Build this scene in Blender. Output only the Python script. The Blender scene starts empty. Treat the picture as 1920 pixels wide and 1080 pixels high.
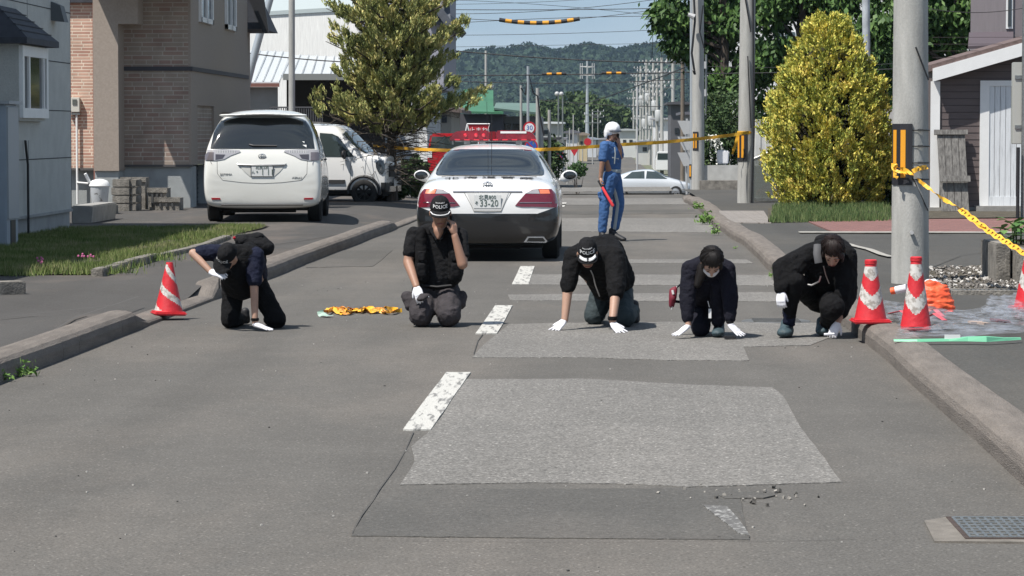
import bpy, bmesh, math, random
import numpy as np
from mathutils import Vector, Matrix, Euler, noise
from mathutils.bvhtree import BVHTree
R = math.radians
random.seed(7)
SC = bpy.context.scene
COL = SC.collection

# ---------------------------------------------------------------- camera, sky, sun, exposure
F = 5500.0; CAMH = 1.63
PITCH = math.atan(295.0 / F)
YAW = math.atan(164.0 * math.cos(PITCH) / F)
cd = bpy.data.cameras.new("camera"); cam = bpy.data.objects.new("camera", cd); COL.objects.link(cam)
cam.location = (0, 0, CAMH)
cam.rotation_euler = (math.pi / 2 - PITCH, 0, YAW)
cd.sensor_width = 36; cd.lens = 36 * F / 1920.0
cd.clip_start = 0.1; cd.clip_end = 20000
SC.camera = cam
CR = Euler(cam.rotation_euler).to_matrix()

SUN_EL, SUN_AZ = 60.0, 42.0          # azimuth: from the left, swung this far towards behind the camera
sdir = Vector((-math.cos(R(SUN_EL)) * math.cos(R(SUN_AZ)), -math.cos(R(SUN_EL)) * math.sin(R(SUN_AZ)), math.sin(R(SUN_EL))))
sl = bpy.data.lights.new("sun", 'SUN'); so = bpy.data.objects.new("sun", sl); COL.objects.link(so)
sl.energy = 5.0; sl.angle = R(0.5); sl.color = (1.0, 0.955, 0.89)
so.rotation_euler = sdir.to_track_quat('Z', 'Y').to_euler()
world = bpy.data.worlds.new("World"); SC.world = world; world.use_nodes = True
wn, wl = world.node_tree.nodes, world.node_tree.links
wn.clear()
wout = wn.new("ShaderNodeOutputWorld"); wbg = wn.new("ShaderNodeBackground"); wsky = wn.new("ShaderNodeTexSky")
wsky.sky_type = 'NISHITA'; wsky.sun_disc = False
wsky.sun_elevation = R(SUN_EL); wsky.sun_rotation = math.atan2(sdir.x, sdir.y)
wsky.air_density = 1.0; wsky.dust_density = .6; wsky.ozone_density = 1.0
wtc = wn.new("ShaderNodeTexCoord"); wmp = wn.new("ShaderNodeMapping"); wmp.inputs['Scale'].default_value = (3, 3, 16)
wno = wn.new("ShaderNodeTexNoise"); wno.inputs['Scale'].default_value = 1.7; wno.inputs['Detail'].default_value = 6; wno.inputs['Roughness'].default_value = .55
wr = wn.new("ShaderNodeMapRange"); wr.inputs[1].default_value = .42; wr.inputs[2].default_value = .72; wr.inputs[3].default_value = .02; wr.inputs[4].default_value = .38
wm = wn.new("ShaderNodeMix"); wm.data_type = 'RGBA'; wm.inputs[7].default_value = (9.0, 9.6, 10.4, 1)
wl.new(wtc.outputs['Generated'], wmp.inputs[0]); wl.new(wmp.outputs[0], wno.inputs['Vector']); wl.new(wno.outputs[0], wr.inputs[0])
# pale blue air low over the horizon, thin bright cloud mixed in
wsx = wn.new("ShaderNodeSeparateXYZ"); wl.new(wtc.outputs['Generated'], wsx.inputs[0])
wh = wn.new("ShaderNodeMapRange"); wh.inputs[1].default_value = .02; wh.inputs[2].default_value = .35; wh.inputs[3].default_value = .9; wh.inputs[4].default_value = .1
wl.new(wsx.outputs[2], wh.inputs[0])
wh2 = wn.new("ShaderNodeMix"); wh2.data_type = 'RGBA'; wh2.inputs[7].default_value = (3.5, 4.75, 6.1, 1)
wl.new(wh.outputs[0], wh2.inputs[0]); wl.new(wsky.outputs[0], wh2.inputs[6]); wl.new(wh2.outputs[2], wm.inputs[6])
wm.inputs[7].default_value = (5.4, 6.2, 6.8, 1)
wr.inputs[3].default_value = 0; wr.inputs[4].default_value = .8
wl.new(wr.outputs[0], wm.inputs[0]); wl.new(wm.outputs[2], wbg.inputs[0]); wl.new(wbg.outputs[0], wout.inputs[0])
wbg.inputs[1].default_value = 0.088
SC.view_settings.view_transform = 'Standard'; SC.view_settings.look = 'None'
SC.view_settings.exposure = 0.32; SC.view_settings.gamma = 1.0; SC.view_settings.use_curve_mapping = False
SC.cycles.max_bounces = 6; SC.cycles.diffuse_bounces = 3; SC.cycles.glossy_bounces = 3
SC.cycles.transparent_max_bounces = 12; SC.cycles.volume_bounces = 0
SC.cycles.use_denoising = True

# ---------------------------------------------------------------- picture pixel -> place
def ray(px, py):
    return CR @ Vector(((px - 960) / F, (540 - py) / F, -1))
def P(px, py, z=0.0):
    r = ray(px, py); t = (z - CAMH) / r.z
    return Vector((r.x * t, r.y * t, z))
def at(px, py, Y):
    r = ray(px, py); t = Y / r.y
    return Vector((r.x * t, Y, CAMH + r.z * t))

# ---------------------------------------------------------------- ground heights
def sstep(a, b, x):
    t = max(0.0, min(1.0, (x - a) / (b - a))); return t * t * (3 - 2 * t)
def gz(Y): return -1.8 * sstep(68, 150, Y)
def XL(Y): return -3.86 + 0.0165 * (min(Y, 90) - 18.9)
XR = 2.0
def HL(X, Y):
    d = max(0.0, XL(Y) - X)
    dip = sstep(23.6, 24.6, Y) * (1 - sstep(27.4, 28.6, Y)) + sstep(46.5, 48, Y)
    return gz(Y) + 0.135 - 0.085 * dip * (1 - sstep(0.2, 1.6, d)) + 0.012 * noise.noise(Vector((X * .6, Y * .3, 0)))
def HR(X, Y): return gz(Y) + 0.135 + 0.01 * noise.noise(Vector((X * .6, Y * .3, 5)))

# ---------------------------------------------------------------- materials
MATS = {}
def nd(t, k, **kw):
    n = t.nodes.new(k)
    for a, b in kw.items(): setattr(n, a, b)
    return n
def mat(name, col, rough=.8, metal=0.0, var=0.0, vscale=3.0, col2=None, bump=0.0, bscale=40.0, fine=0.0, fscale=200.0,
        emit=None, coat=0.0, spec=.5, island=None, stretch=None, alpha=None, trans=0.0, sub=0.0, detail=5.0, ramp=(.35,.65)):
    if name in MATS: return MATS[name]
    m = bpy.data.materials.new(name); m.use_nodes = True; MATS[name] = m
    t = m.node_tree; b = t.nodes["Principled BSDF"]
    b.inputs['Base Color'].default_value = (*col, 1); b.inputs['Roughness'].default_value = rough
    b.inputs['Metallic'].default_value = metal; b.inputs['Specular IOR Level'].default_value = spec
    if coat: b.inputs['Coat Weight'].default_value = coat; b.inputs['Coat Roughness'].default_value = .05
    if trans: b.inputs['Transmission Weight'].default_value = trans
    if alpha is not None: b.inputs['Alpha'].default_value = alpha
    if sub: b.inputs['Subsurface Weight'].default_value = sub; b.inputs['Subsurface Radius'].default_value = (.01, .004, .002)
    if emit: b.inputs['Emission Color'].default_value = (*emit[0], 1); b.inputs['Emission Strength'].default_value = emit[1]
    tc = nd(t, "ShaderNodeTexCoord"); vec = tc.outputs['Object']
    if stretch:
        mp = nd(t, "ShaderNodeMapping"); mp.inputs['Scale'].default_value = stretch
        t.links.new(vec, mp.inputs[0]); vec = mp.outputs[0]
    cur = None
    def rgb(c):
        n = nd(t, "ShaderNodeRGB"); n.outputs[0].default_value = (*c, 1); return n.outputs[0]
    if var or col2:
        c2 = col2 or tuple(max(0, c * (1 - var)) for c in col)
        no = nd(t, "ShaderNodeTexNoise"); no.inputs['Scale'].default_value = vscale; no.inputs['Detail'].default_value = detail; no.inputs['Roughness'].default_value = .6
        t.links.new(vec, no.inputs['Vector'])
        mr = nd(t, "ShaderNodeMapRange"); mr.inputs[1].default_value = ramp[0]; mr.inputs[2].default_value = ramp[1]
        t.links.new(no.outputs[0], mr.inputs[0])
        mx = nd(t, "ShaderNodeMix", data_type='RGBA'); t.links.new(mr.outputs[0], mx.inputs[0])
        t.links.new(rgb(col), mx.inputs[6]); t.links.new(rgb(c2), mx.inputs[7]); cur = mx.outputs[2]
    if island:
        ge = nd(t, "ShaderNodeNewGeometry"); cr = nd(t, "ShaderNodeValToRGB")
        cr.color_ramp.elements[0].color = (*island[0], 1); cr.color_ramp.elements[0].position = 0
        cr.color_ramp.elements[1].color = (*island[-1], 1); cr.color_ramp.elements[1].position = 1
        for i, c in enumerate(island[1:-1]):
            e = cr.color_ramp.elements.new((i + 1) / (len(island) - 1)); e.color = (*c, 1)
        if var:
            # clump-scale noise shifts each leaf's own random pick
            ad = nd(t, "ShaderNodeMath", operation='MULTIPLY_ADD'); ad.inputs[1].default_value = .55
            t.links.new(ge.outputs['Random Per Island'], ad.inputs[0]); m2 = nd(t, "ShaderNodeMath", operation='MULTIPLY'); m2.inputs[1].default_value = .5
            t.links.new(mr.outputs[0], m2.inputs[0]); t.links.new(m2.outputs[0], ad.inputs[2]); t.links.new(ad.outputs[0], cr.inputs[0])
        else: t.links.new(ge.outputs['Random Per Island'], cr.inputs[0])
        cur = cr.outputs[0]
    if fine:
        n2 = nd(t, "ShaderNodeTexNoise"); n2.inputs['Scale'].default_value = fscale; n2.inputs['Detail'].default_value = 3
        t.links.new(tc.outputs['Object'], n2.inputs['Vector'])
        m3 = nd(t, "ShaderNodeMapRange"); m3.inputs[1].default_value = .3; m3.inputs[2].default_value = .7; m3.inputs[3].default_value = 1 - fine; m3.inputs[4].default_value = 1 + fine
        t.links.new(n2.outputs[0], m3.inputs[0])
        mu = nd(t, "ShaderNodeVectorMath", operation='SCALE'); t.links.new(cur or rgb(col), mu.inputs[0]); t.links.new(m3.outputs[0], mu.inputs['Scale'])
        cur = mu.outputs[0]
    if cur is not None: t.links.new(cur, b.inputs['Base Color'])
    if bump:
        n4 = nd(t, "ShaderNodeTexNoise"); n4.inputs['Scale'].default_value = bscale; n4.inputs['Detail'].default_value = 4
        t.links.new(vec, n4.inputs['Vector'])
        bp = nd(t, "ShaderNodeBump"); bp.inputs['Strength'].default_value = min(1, bump); bp.inputs['Distance'].default_value = .02
        t.links.new(n4.outputs[0], bp.inputs['Height']); t.links.new(bp.outputs[0], b.inputs['Normal'])
    return m

def asphalt(name, base, dust=(.30, .25, .21), dustamt=.25, speck=.5, cracks=False):
    m = bpy.data.materials.new(name); m.use_nodes = True; MATS[name] = m
    t = m.node_tree; b = t.nodes["Principled BSDF"]; b.inputs['Roughness'].default_value = .9; b.inputs['Specular IOR Level'].default_value = .25
    tc = nd(t, "ShaderNodeTexCoord"); L = t.links
    def noi(scale, det=4, st=None, rough=.6):
        n = nd(t, "ShaderNodeTexNoise"); n.inputs['Scale'].default_value = scale; n.inputs['Detail'].default_value = det; n.inputs['Roughness'].default_value = rough
        if st:
            mp = nd(t, "ShaderNodeMapping"); mp.inputs['Scale'].default_value = st; L.new(tc.outputs['Object'], mp.inputs[0]); L.new(mp.outputs[0], n.inputs['Vector'])
        else: L.new(tc.outputs['Object'], n.inputs['Vector'])
        return n.outputs[0]
    def mr(s, a, c, d, e):
        n = nd(t, "ShaderNodeMapRange"); n.inputs[1].default_value = a; n.inputs[2].default_value = c; n.inputs[3].default_value = d; n.inputs[4].default_value = e
        L.new(s, n.inputs[0]); return n.outputs[0]
    mx = nd(t, "ShaderNodeMix", data_type='RGBA'); mx.inputs[6].default_value = (*base, 1); mx.inputs[7].default_value = (*dust, 1)
    L.new(mr(noi(.55, 5, (1, .35, 1)), .48, .75, 0, dustamt), mx.inputs[0])
    f1 = mr(noi(75, 2), .3, .7, 1 - .34 * speck, 1 + .34 * speck)
    f2 = mr(noi(22, 3), .3, .7, 1 - .10 * speck, 1 + .10 * speck)
    f3 = mr(noi(1.1, 5), .3, .7, .93, 1.07)
    v = nd(t, "ShaderNodeTexVoronoi"); v.inputs['Scale'].default_value = 26; L.new(tc.outputs['Object'], v.inputs['Vector'])
    f4 = mr(v.outputs['Distance'], .09, .2, 1 + .9 * speck, 1)
    f5 = mr(noi(1.3, 3, (1, .035, 1)), .35, .65, .93, 1.06)
    f6 = mr(noi(.8, 6, (1, .6, 1), .7), .62, .74, 1, .82)
    cur = None
    for f in (f1, f2, f3, f4, f5, f6):
        if cur is None: cur = f
        else:
            n = nd(t, "ShaderNodeMath", operation='MULTIPLY'); L.new(cur, n.inputs[0]); L.new(f, n.inputs[1]); cur = n.outputs[0]
    sc = nd(t, "ShaderNodeVectorMath", operation='SCALE'); L.new(mx.outputs[2], sc.inputs[0]); L.new(cur, sc.inputs['Scale']); L.new(sc.outputs[0], b.inputs['Base Color'])
    bp = nd(t, "ShaderNodeBump"); bp.inputs['Strength'].default_value = .5; bp.inputs['Distance'].default_value = .006
    L.new(noi(120, 3), bp.inputs['Height']); L.new(bp.outputs[0], b.inputs['Normal'])
    return m

def brickmat(name, c1, c2, mortar, w, h, ms=.01, bias=0.0, rot=(0, 0, 0), rough=.85, freq=2, off=.5, var3=None):
    m = bpy.data.materials.new(name); m.use_nodes = True; MATS[name] = m
    t = m.node_tree; b = t.nodes["Principled BSDF"]; b.inputs['Roughness'].default_value = rough; L = t.links
    tc = nd(t, "ShaderNodeTexCoord"); mp = nd(t, "ShaderNodeMapping"); mp.inputs['Rotation'].default_value = rot; L.new(tc.outputs['Object'], mp.inputs[0])
    br = nd(t, "ShaderNodeTexBrick"); br.inputs['Scale'].default_value = 1; br.inputs['Brick Width'].default_value = w; br.inputs['Row Height'].default_value = h
    br.inputs['Mortar Size'].default_value = ms; br.inputs['Mortar Smooth'].default_value = .2; br.inputs['Bias'].default_value = bias
    br.inputs['Color1'].default_value = (*c1, 1); br.inputs['Color2'].default_value = (*c2, 1); br.inputs['Mortar'].default_value = (*mortar, 1)
    br.offset = off; br.offset_frequency = freq; br.squash = .6; br.squash_frequency = 3
    L.new(mp.outputs[0], br.inputs['Vector'])
    no = nd(t, "ShaderNodeTexNoise"); no.inputs['Scale'].default_value = 3; no.inputs['Detail'].default_value = 6; L.new(tc.outputs['Object'], no.inputs['Vector'])
    mr = nd(t, "ShaderNodeMapRange"); mr.inputs[1].default_value = .3; mr.inputs[2].default_value = .7; mr.inputs[3].default_value = .85; mr.inputs[4].default_value = 1.15; L.new(no.outputs[0], mr.inputs[0])
    sc = nd(t, "ShaderNodeVectorMath", operation='SCALE'); L.new(br.outputs[0], sc.inputs[0]); L.new(mr.outputs[0], sc.inputs['Scale']); L.new(sc.outputs[0], b.inputs['Base Color'])
    bp = nd(t, "ShaderNodeBump"); bp.inputs['Strength'].default_value = .6; bp.inputs['Distance'].default_value = .01; bp.invert = True
    L.new(br.outputs['Fac'], bp.inputs['Height']); L.new(bp.outputs[0], b.inputs['Normal'])
    return m

# ---------------------------------------------------------------- objects
def thing(name, label, cat, loc=(0, 0, 0), rotz=0.0, group=None):
    o = bpy.data.objects.new(name, None); COL.objects.link(o); o.empty_display_size = .2
    o.location = loc; o.rotation_euler = (0, 0, rotz); o['label'] = label; o['category'] = cat
    if group: o['group'] = group
    return o
def tag(o, label, cat, group=None, kind=None):
    if label: o['label'] = label
    if cat: o['category'] = cat
    if group: o['group'] = group
    if kind: o['kind'] = kind
    return o
def root_inv(parent):
    m = Matrix.Identity(4); p = parent; chain = []
    while p is not None:
        chain.append(Matrix.LocRotScale(p.location, p.rotation_euler, p.scale)); p = p.parent
        if p is not None: pass
    return chain
def link_mesh(me, name, mats, parent=None, world=True, smooth=False, label=None):
    """world=True: the mesh is given in world coordinates; the object gets an origin at its own base"""
    o = bpy.data.objects.new(name, me); COL.objects.link(o)
    for m in (mats if isinstance(mats, (list, tuple)) else [mats]): me.materials.append(m)
    if smooth: me.polygons.foreach_set('use_smooth', [True] * len(me.polygons))
    if smooth and smooth != 'all':
        try: me.set_sharp_from_angle(angle=R(42))
        except Exception: pass
    if world:
        n = len(me.vertices); a = np.empty(n * 3, dtype=np.float32); me.vertices.foreach_get('co', a); a = a.reshape(-1, 3)
        if n:
            org = Vector(((a[:, 0].min() + a[:, 0].max()) / 2, (a[:, 1].min() + a[:, 1].max()) / 2, a[:, 2].min()))
            a -= np.array(org, dtype=np.float32); me.vertices.foreach_set('co', a.ravel())
        else: org = Vector()
        if parent is None: o.location = org
        else:
            W = Matrix.Identity(4); p = parent; ms = []
            while p is not None: ms.append(p.matrix_basis.copy() if False else Matrix.LocRotScale(p.location, p.rotation_euler.to_quaternion(), p.scale)); p = p.parent
            for q in reversed(ms): W = W @ q
            L = W.inverted() @ Matrix.Translation(org)
            lo, ro, sc = L.decompose(); o.location = lo; o.rotation_euler = ro.to_euler()
    if parent is not None: o.parent = parent
    if label: o['label'] = label
    me.update()
    return o
def copy_tree(o, parent=None):
    c = o.copy(); COL.objects.link(c); c.parent = parent
    for ch in KIDS(o): copy_tree(ch, c)
    return c
def KIDS(o): return [x for x in COL.objects if x.parent is o]

class MB:
    def __init__(s): s.v = []; s.f = []; s.m = []
    def add(s, vs, fs, mi=0):
        b = len(s.v); s.v += [tuple(v) for v in vs]
        for f in fs: s.f.append(tuple(b + i for i in f)); s.m.append(mi)
        return s
    def box(s, c, d, rot=None, mi=0):
        hx, hy, hz = d[0] / 2, d[1] / 2, d[2] / 2
        vs = [Vector((x, y, z)) for x in (-hx, hx) for y in (-hy, hy) for z in (-hz, hz)]
        if rot is not None:
            M = rot if isinstance(rot, Matrix) else Euler(rot).to_matrix()
            vs = [M @ v for v in vs]
        c = Vector(c); vs = [v + c for v in vs]
        return s.add(vs, [(0, 1, 3, 2), (4, 6, 7, 5), (0, 4, 5, 1), (2, 3, 7, 6), (0, 2, 6, 4), (1, 5, 7, 3)], mi)
    def bb(s, a, b, mi=0):
        return s.box([(a[i] + b[i]) / 2 for i in range(3)], [abs(b[i] - a[i]) for i in range(3)], None, mi)
    def tube(s, pts, r, n=8, mi=0, caps=True, flat=None):
        pts = [Vector(p) for p in pts]; k = len(pts); rs = r if isinstance(r, (list, tuple)) else [r] * k
        base = len(s.v); prev = None
        for i, p in enumerate(pts):
            d = (pts[min(i + 1, k - 1)] - pts[max(i - 1, 0)])
            d = d.normalized() if d.length > 1e-9 else Vector((0, 0, 1))
            if prev is None:
                a = d.cross(Vector((0, 0, 1))) if abs(d.z) < .95 else d.cross(Vector((0, 1, 0)))
                a.normalize()
            else:
                a = prev - d * prev.dot(d); a = a.normalized() if a.length > 1e-6 else d.orthogonal().normalized()
            prev = a; b = d.cross(a)
            for j in range(n):
                th = 2 * math.pi * j / n
                s.v.append(tuple(p + a * (rs[i] * math.cos(th)) + b * (rs[i] * math.sin(th) * (flat or 1))))
        for i in range(k - 1):
            for j in range(n):
                s.f.append((base + i * n + j, base + i * n + (j + 1) % n, base + (i + 1) * n + (j + 1) % n, base + (i + 1) * n + j)); s.m.append(mi)
        if caps:
            s.f.append(tuple(base + j for j in reversed(range(n)))); s.m.append(mi)
            s.f.append(tuple(base + (k - 1) * n + j for j in range(n))); s.m.append(mi)
        return s
    def lathe(s, prof, c=(0, 0, 0), n=24, axis='Z', mi=0, mf=None):
        base = len(s.v); c = Vector(c); k = len(prof)
        for (r, z) in prof:
            for j in range(n):
                th = 2 * math.pi * j / n; x, y = r * math.cos(th), r * math.sin(th)
                v = Vector((x, y, z)) if axis == 'Z' else (Vector((z, x, y)) if axis == 'X' else Vector((x, z, y)))
                s.v.append(tuple(v + c))
        for i in range(k - 1):
            for j in range(n):
                f = (base + i * n + j, base + i * n + (j + 1) % n, base + (i + 1) * n + (j + 1) % n, base + (i + 1) * n + j)
                if axis == 'Y': f = f[::-1]
                s.f.append(f); s.m.append(mf(i, j) if mf else mi)
        return s
    def prism(s, poly, vec, mi=0):
        """poly: 3-D polygon, extruded along vec"""
        poly = [Vector(p) for p in poly]; n = len(poly); vec = Vector(vec)
        nrm = Vector((0, 0, 0))
        for i in range(n): nrm += poly[i].cross(poly[(i + 1) % n])
        if nrm.dot(vec) > 0: poly = poly[::-1]
        vs = poly + [p + vec for p in poly]
        fs = [tuple(range(n)), tuple(range(2 * n - 1, n - 1, -1))] + [(i, i + n, (i + 1) % n + n, (i + 1) % n) for i in range(n)]
        return s.add(vs, fs, mi)
    def sphere(s, c, r, n=10, mi=0):
        r = r if isinstance(r, (list, tuple)) else (r, r, r); c = Vector(c); base = len(s.v); m = n // 2
        for i in range(m + 1):
            ph = math.pi * i / m
            for j in range(n):
                th = 2 * math.pi * j / n
                s.v.append((c.x + r[0] * math.sin(ph) * math.cos(th), c.y + r[1] * math.sin(ph) * math.sin(th), c.z + r[2] * math.cos(ph)))
        for i in range(m):
            for j in range(n):
                s.f.append((base + i * n + j, base + (i + 1) * n + j, base + (i + 1) * n + (j + 1) % n, base + i * n + (j + 1) % n)); s.m.append(mi)
        return s
    def mesh(s, name='m', bevel=0.0, weld=False):
        me = bpy.data.meshes.new(name); me.from_pydata([tuple(v) for v in s.v], [], s.f); me.polygons.foreach_set('material_index', s.m)
        if weld or bevel:
            bm = bmesh.new(); bm.from_mesh(me); bmesh.ops.remove_doubles(bm, verts=bm.verts, dist=1e-5)
            if bevel:
                ed = [e for e in bm.edges if len(e.link_faces) == 2 and e.calc_face_angle(0) > .5]
                bmesh.ops.bevel(bm, geom=ed, offset=bevel, segments=2, affect='EDGES', clamp_overlap=True)
            bm.to_mesh(me); bm.free()
        me.update(); return me
    def build(s, name, mats, parent=None, world=True, smooth=False, bevel=0.0, label=None, weld=False):
        return link_mesh(s.mesh(name, bevel, weld), name, mats, parent, world, smooth, label)

def npmesh(name, V, Fq, k):
    """fast mesh from numpy: V (n,3), Fq (m,k)"""
    me = bpy.data.meshes.new(name); n = len(V); m = len(Fq)
    me.vertices.add(n); me.vertices.foreach_set('co', np.asarray(V, dtype=np.float32).ravel())
    me.loops.add(m * k); me.loops.foreach_set('vertex_index', np.asarray(Fq, dtype=np.int32).ravel())
    me.polygons.add(m); me.polygons.foreach_set('loop_start', np.arange(0, m * k, k, dtype=np.int32))
    try: me.polygons.foreach_set('loop_total', np.full(m, k, dtype=np.int32))
    except Exception: pass
    me.update(calc_edges=True); return me

def gridmesh(name, xs, ys, hf):
    V = [(x, y, hf(x, y)) for y in ys for x in xs]; nx = len(xs)
    Fc = [(j * nx + i, j * nx + i + 1, (j + 1) * nx + i + 1, (j + 1) * nx + i) for j in range(len(ys) - 1) for i in range(nx - 1)]
    me = bpy.data.meshes.new(name); me.from_pydata(V, [], Fc); me.update(); return me
def frange(a, b, st):
    n = max(1, int(round((b - a) / st))); return [a + (b - a) * i / n for i in range(n + 1)]

def textmesh(s, size, depth=.002, sx=1.0):
    cu = bpy.data.curves.new('txt', 'FONT'); cu.body = s; cu.size = size; cu.align_x = 'CENTER'; cu.align_y = 'CENTER'; cu.extrude = depth; cu.resolution_u = 2
    o = bpy.data.objects.new('txt', cu); COL.objects.link(o)
    dg = bpy.context.evaluated_depsgraph_get(); me = bpy.data.meshes.new_from_object(o.evaluated_get(dg)); COL.objects.unlink(o); bpy.data.objects.remove(o)
    if sx != 1.0:
        for v in me.vertices: v.co.x *= sx
    return me
def place_text(s, size, M, name, m, parent, sx=1.0, bold=0.0, depth=.002):
    """M: matrix taking text space (x right, y up, z out) to world"""
    me = textmesh(s, size, depth, sx); me.materials.clear(); me.transform(M)
    return link_mesh(me, name, m, parent, True)
def frame_m(o, right, up):
    r = Vector(right).normalized(); u = Vector(up); u = (u - r * u.dot(r)).normalized(); n = r.cross(u)
    M = Matrix.Identity(4)
    for i in range(3): M[i][0] = r[i]; M[i][1] = u[i]; M[i][2] = n[i]; M[i][3] = o[i]
    return M

# patches hugging a surface: a flat polygon cut on a grid, then cast onto a mesh
def cast_patch(bvh, poly, plane, dirv, off, step=.06, thick=.008):
    """poly: list of (a,b); plane(a,b)->Vector start point; dirv: cast direction"""
    bm = bmesh.new(); vs = [bm.verts.new((a, b, 0)) for a, b in poly]; bm.faces.new(vs)
    xs = [p[0] for p in poly]; ys = [p[1] for p in poly]
    for ax, lo, hi in ((0, min(xs), max(xs)), (1, min(ys), max(ys))):
        k = lo + step
        while k < hi - 1e-4:
            co = (k, 0, 0) if ax == 0 else (0, k, 0); no = (1, 0, 0) if ax == 0 else (0, 1, 0)
            bmesh.ops.bisect_plane(bm, geom=bm.verts[:] + bm.edges[:] + bm.faces[:], plane_co=co, plane_no=no)
            k += step
    bmesh.ops.triangulate(bm, faces=bm.faces[:])
    d = Vector(dirv).normalized(); last = None; bad = []
    for v in bm.verts:
        o = plane(v.co.x, v.co.y); hit = bvh.ray_cast(o, d)
        if hit[0] is None: bad.append((v, o)); continue
        nn = hit[1] if hit[1].dot(d) < 0 else -hit[1]; v.co = hit[0] + (nn * 1.3 - d).normalized() * off
    for v, o in bad:
        q = bvh.find_nearest(o + d * .3); v.co = q[0] - d * off if q[0] is not None else o
    r = bmesh.ops.extrude_face_region(bm, geom=bm.faces[:])
    for e in r['geom']:
        if isinstance(e, bmesh.types.BMVert): e.co += d * thick
    bmesh.ops.recalc_face_normals(bm, faces=bm.faces[:])
    me = bpy.data.meshes.new('patch'); bm.to_mesh(me); bm.free(); return me

# ---------------------------------------------------------------- organic shapes: hulls of spheres, fused by voxel remesh
_ico = None
def icopts():
    global _ico
    if _ico is None:
        bm = bmesh.new(); bmesh.ops.create_icosphere(bm, subdivisions=2, radius=1); _ico = [v.co.copy() for v in bm.verts]; bm.free()
    return _ico
def hull_into(bm, balls):
    vs = []
    for b in balls:
        p, r = b[0], b[1]; Mx = b[2] if len(b) > 2 else None
        rr = r if isinstance(r, (list, tuple)) else (r, r, r)
        for q in icopts():
            w = Vector((q.x * rr[0], q.y * rr[1], q.z * rr[2]))
            if Mx is not None: w = Mx @ w
            vs.append(bm.verts.new(Vector(p) + w))
    res = bmesh.ops.convex_hull(bm, input=vs)
    kill = [g for g in res['geom_interior'] if isinstance(g, bmesh.types.BMVert)]
    bmesh.ops.delete(bm, geom=kill, context='VERTS')
def blob(prims, vox=.011, smooth=5, fold=0.0, ffreq=(9, 9, 14), seed=0.0, taper=None):
    bm = bmesh.new()
    for pr in prims: hull_into(bm, pr)
    me = bpy.data.meshes.new('blob'); bm.to_mesh(me); bm.free()
    o = bpy.data.objects.new('tmp', me); COL.objects.link(o)
    md = o.modifiers.new('r', 'REMESH'); md.mode = 'VOXEL'; md.voxel_size = vox; md.use_smooth_shade = True
    if smooth:
        ms = o.modifiers.new('s', 'SMOOTH'); ms.factor = .5; ms.iterations = smooth
    dg = bpy.context.evaluated_depsgraph_get(); out = bpy.data.meshes.new_from_object(o.evaluated_get(dg))
    COL.objects.unlink(o); bpy.data.objects.remove(o)
    if fold:
        ns = [v.normal.copy() for v in out.vertices]
        for v, nn in zip(out.vertices, ns):
            c = v.co; q = Vector((c.x * ffreq[0] + seed, c.y * ffreq[1], c.z * ffreq[2]))
            w = noise.noise(q) ; w2 = noise.noise(q * 2.3 + Vector((5, 3, 1)))
            w3 = noise.noise(q * 4.1 + Vector((1, 7, 2))); ridge = (1 - abs(w) * 2.6) * .8 + (1 - abs(w2) * 3) * .45 + w3 * .25
            v.co += nn * ((ridge - .3) * fold * .8)
        out.update()
    return out

# ---------------------------------------------------------------- foliage
RNG = np.random.default_rng(3)
def rdirs(n):
    a = RNG.normal(size=(n, 3)); return a / np.linalg.norm(a, axis=1, keepdims=True)
def leaves(C, length, width, up=0.0, D=None, spread=.7, droop=0.0):
    """C (n,3) leaf centres; rhombic leaves; D optional preferred direction"""
    n = len(C); u = rdirs(n)
    if D is not None: u = D + spread * u
    u[:, 2] += up; u /= np.linalg.norm(u, axis=1, keepdims=True)
    w = np.cross(u, rdirs(n)); w /= np.linalg.norm(w, axis=1, keepdims=True) + 1e-9
    L = (length * (.6 + .8 * RNG.random(n)))[:, None]; W = (width * (.6 + .8 * RNG.random(n)))[:, None]
    V = np.empty((n, 4, 3)); V[:, 0] = C - u * L * .5; V[:, 1] = C + w * W * .5; V[:, 2] = C + u * L * .5; V[:, 3] = C - w * W * .5
    return V.reshape(-1, 3)
def leafmesh(name, Vs):
    V = np.concatenate(Vs); return npmesh(name, V, np.arange(len(V)).reshape(-1, 4), 4)
def blades(name, pts, h, w, lean=.35):
    n = len(pts); a = RNG.random(n) * 2 * np.pi; hh = h * (.4 + .9 * RNG.random(n))
    d = np.stack([np.cos(a), np.sin(a), np.zeros(n)], 1); l = rdirs(n) * lean; l[:, 2] = 0
    V = np.empty((n, 3, 3)); V[:, 0] = pts - d * w / 2; V[:, 1] = pts + d * w / 2
    V[:, 2] = pts + l * hh[:, None] + np.array([0, 0, 1]) * hh[:, None]
    return npmesh(name, V.reshape(-1, 3), np.arange(3 * n).reshape(-1, 3), 3)
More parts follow.
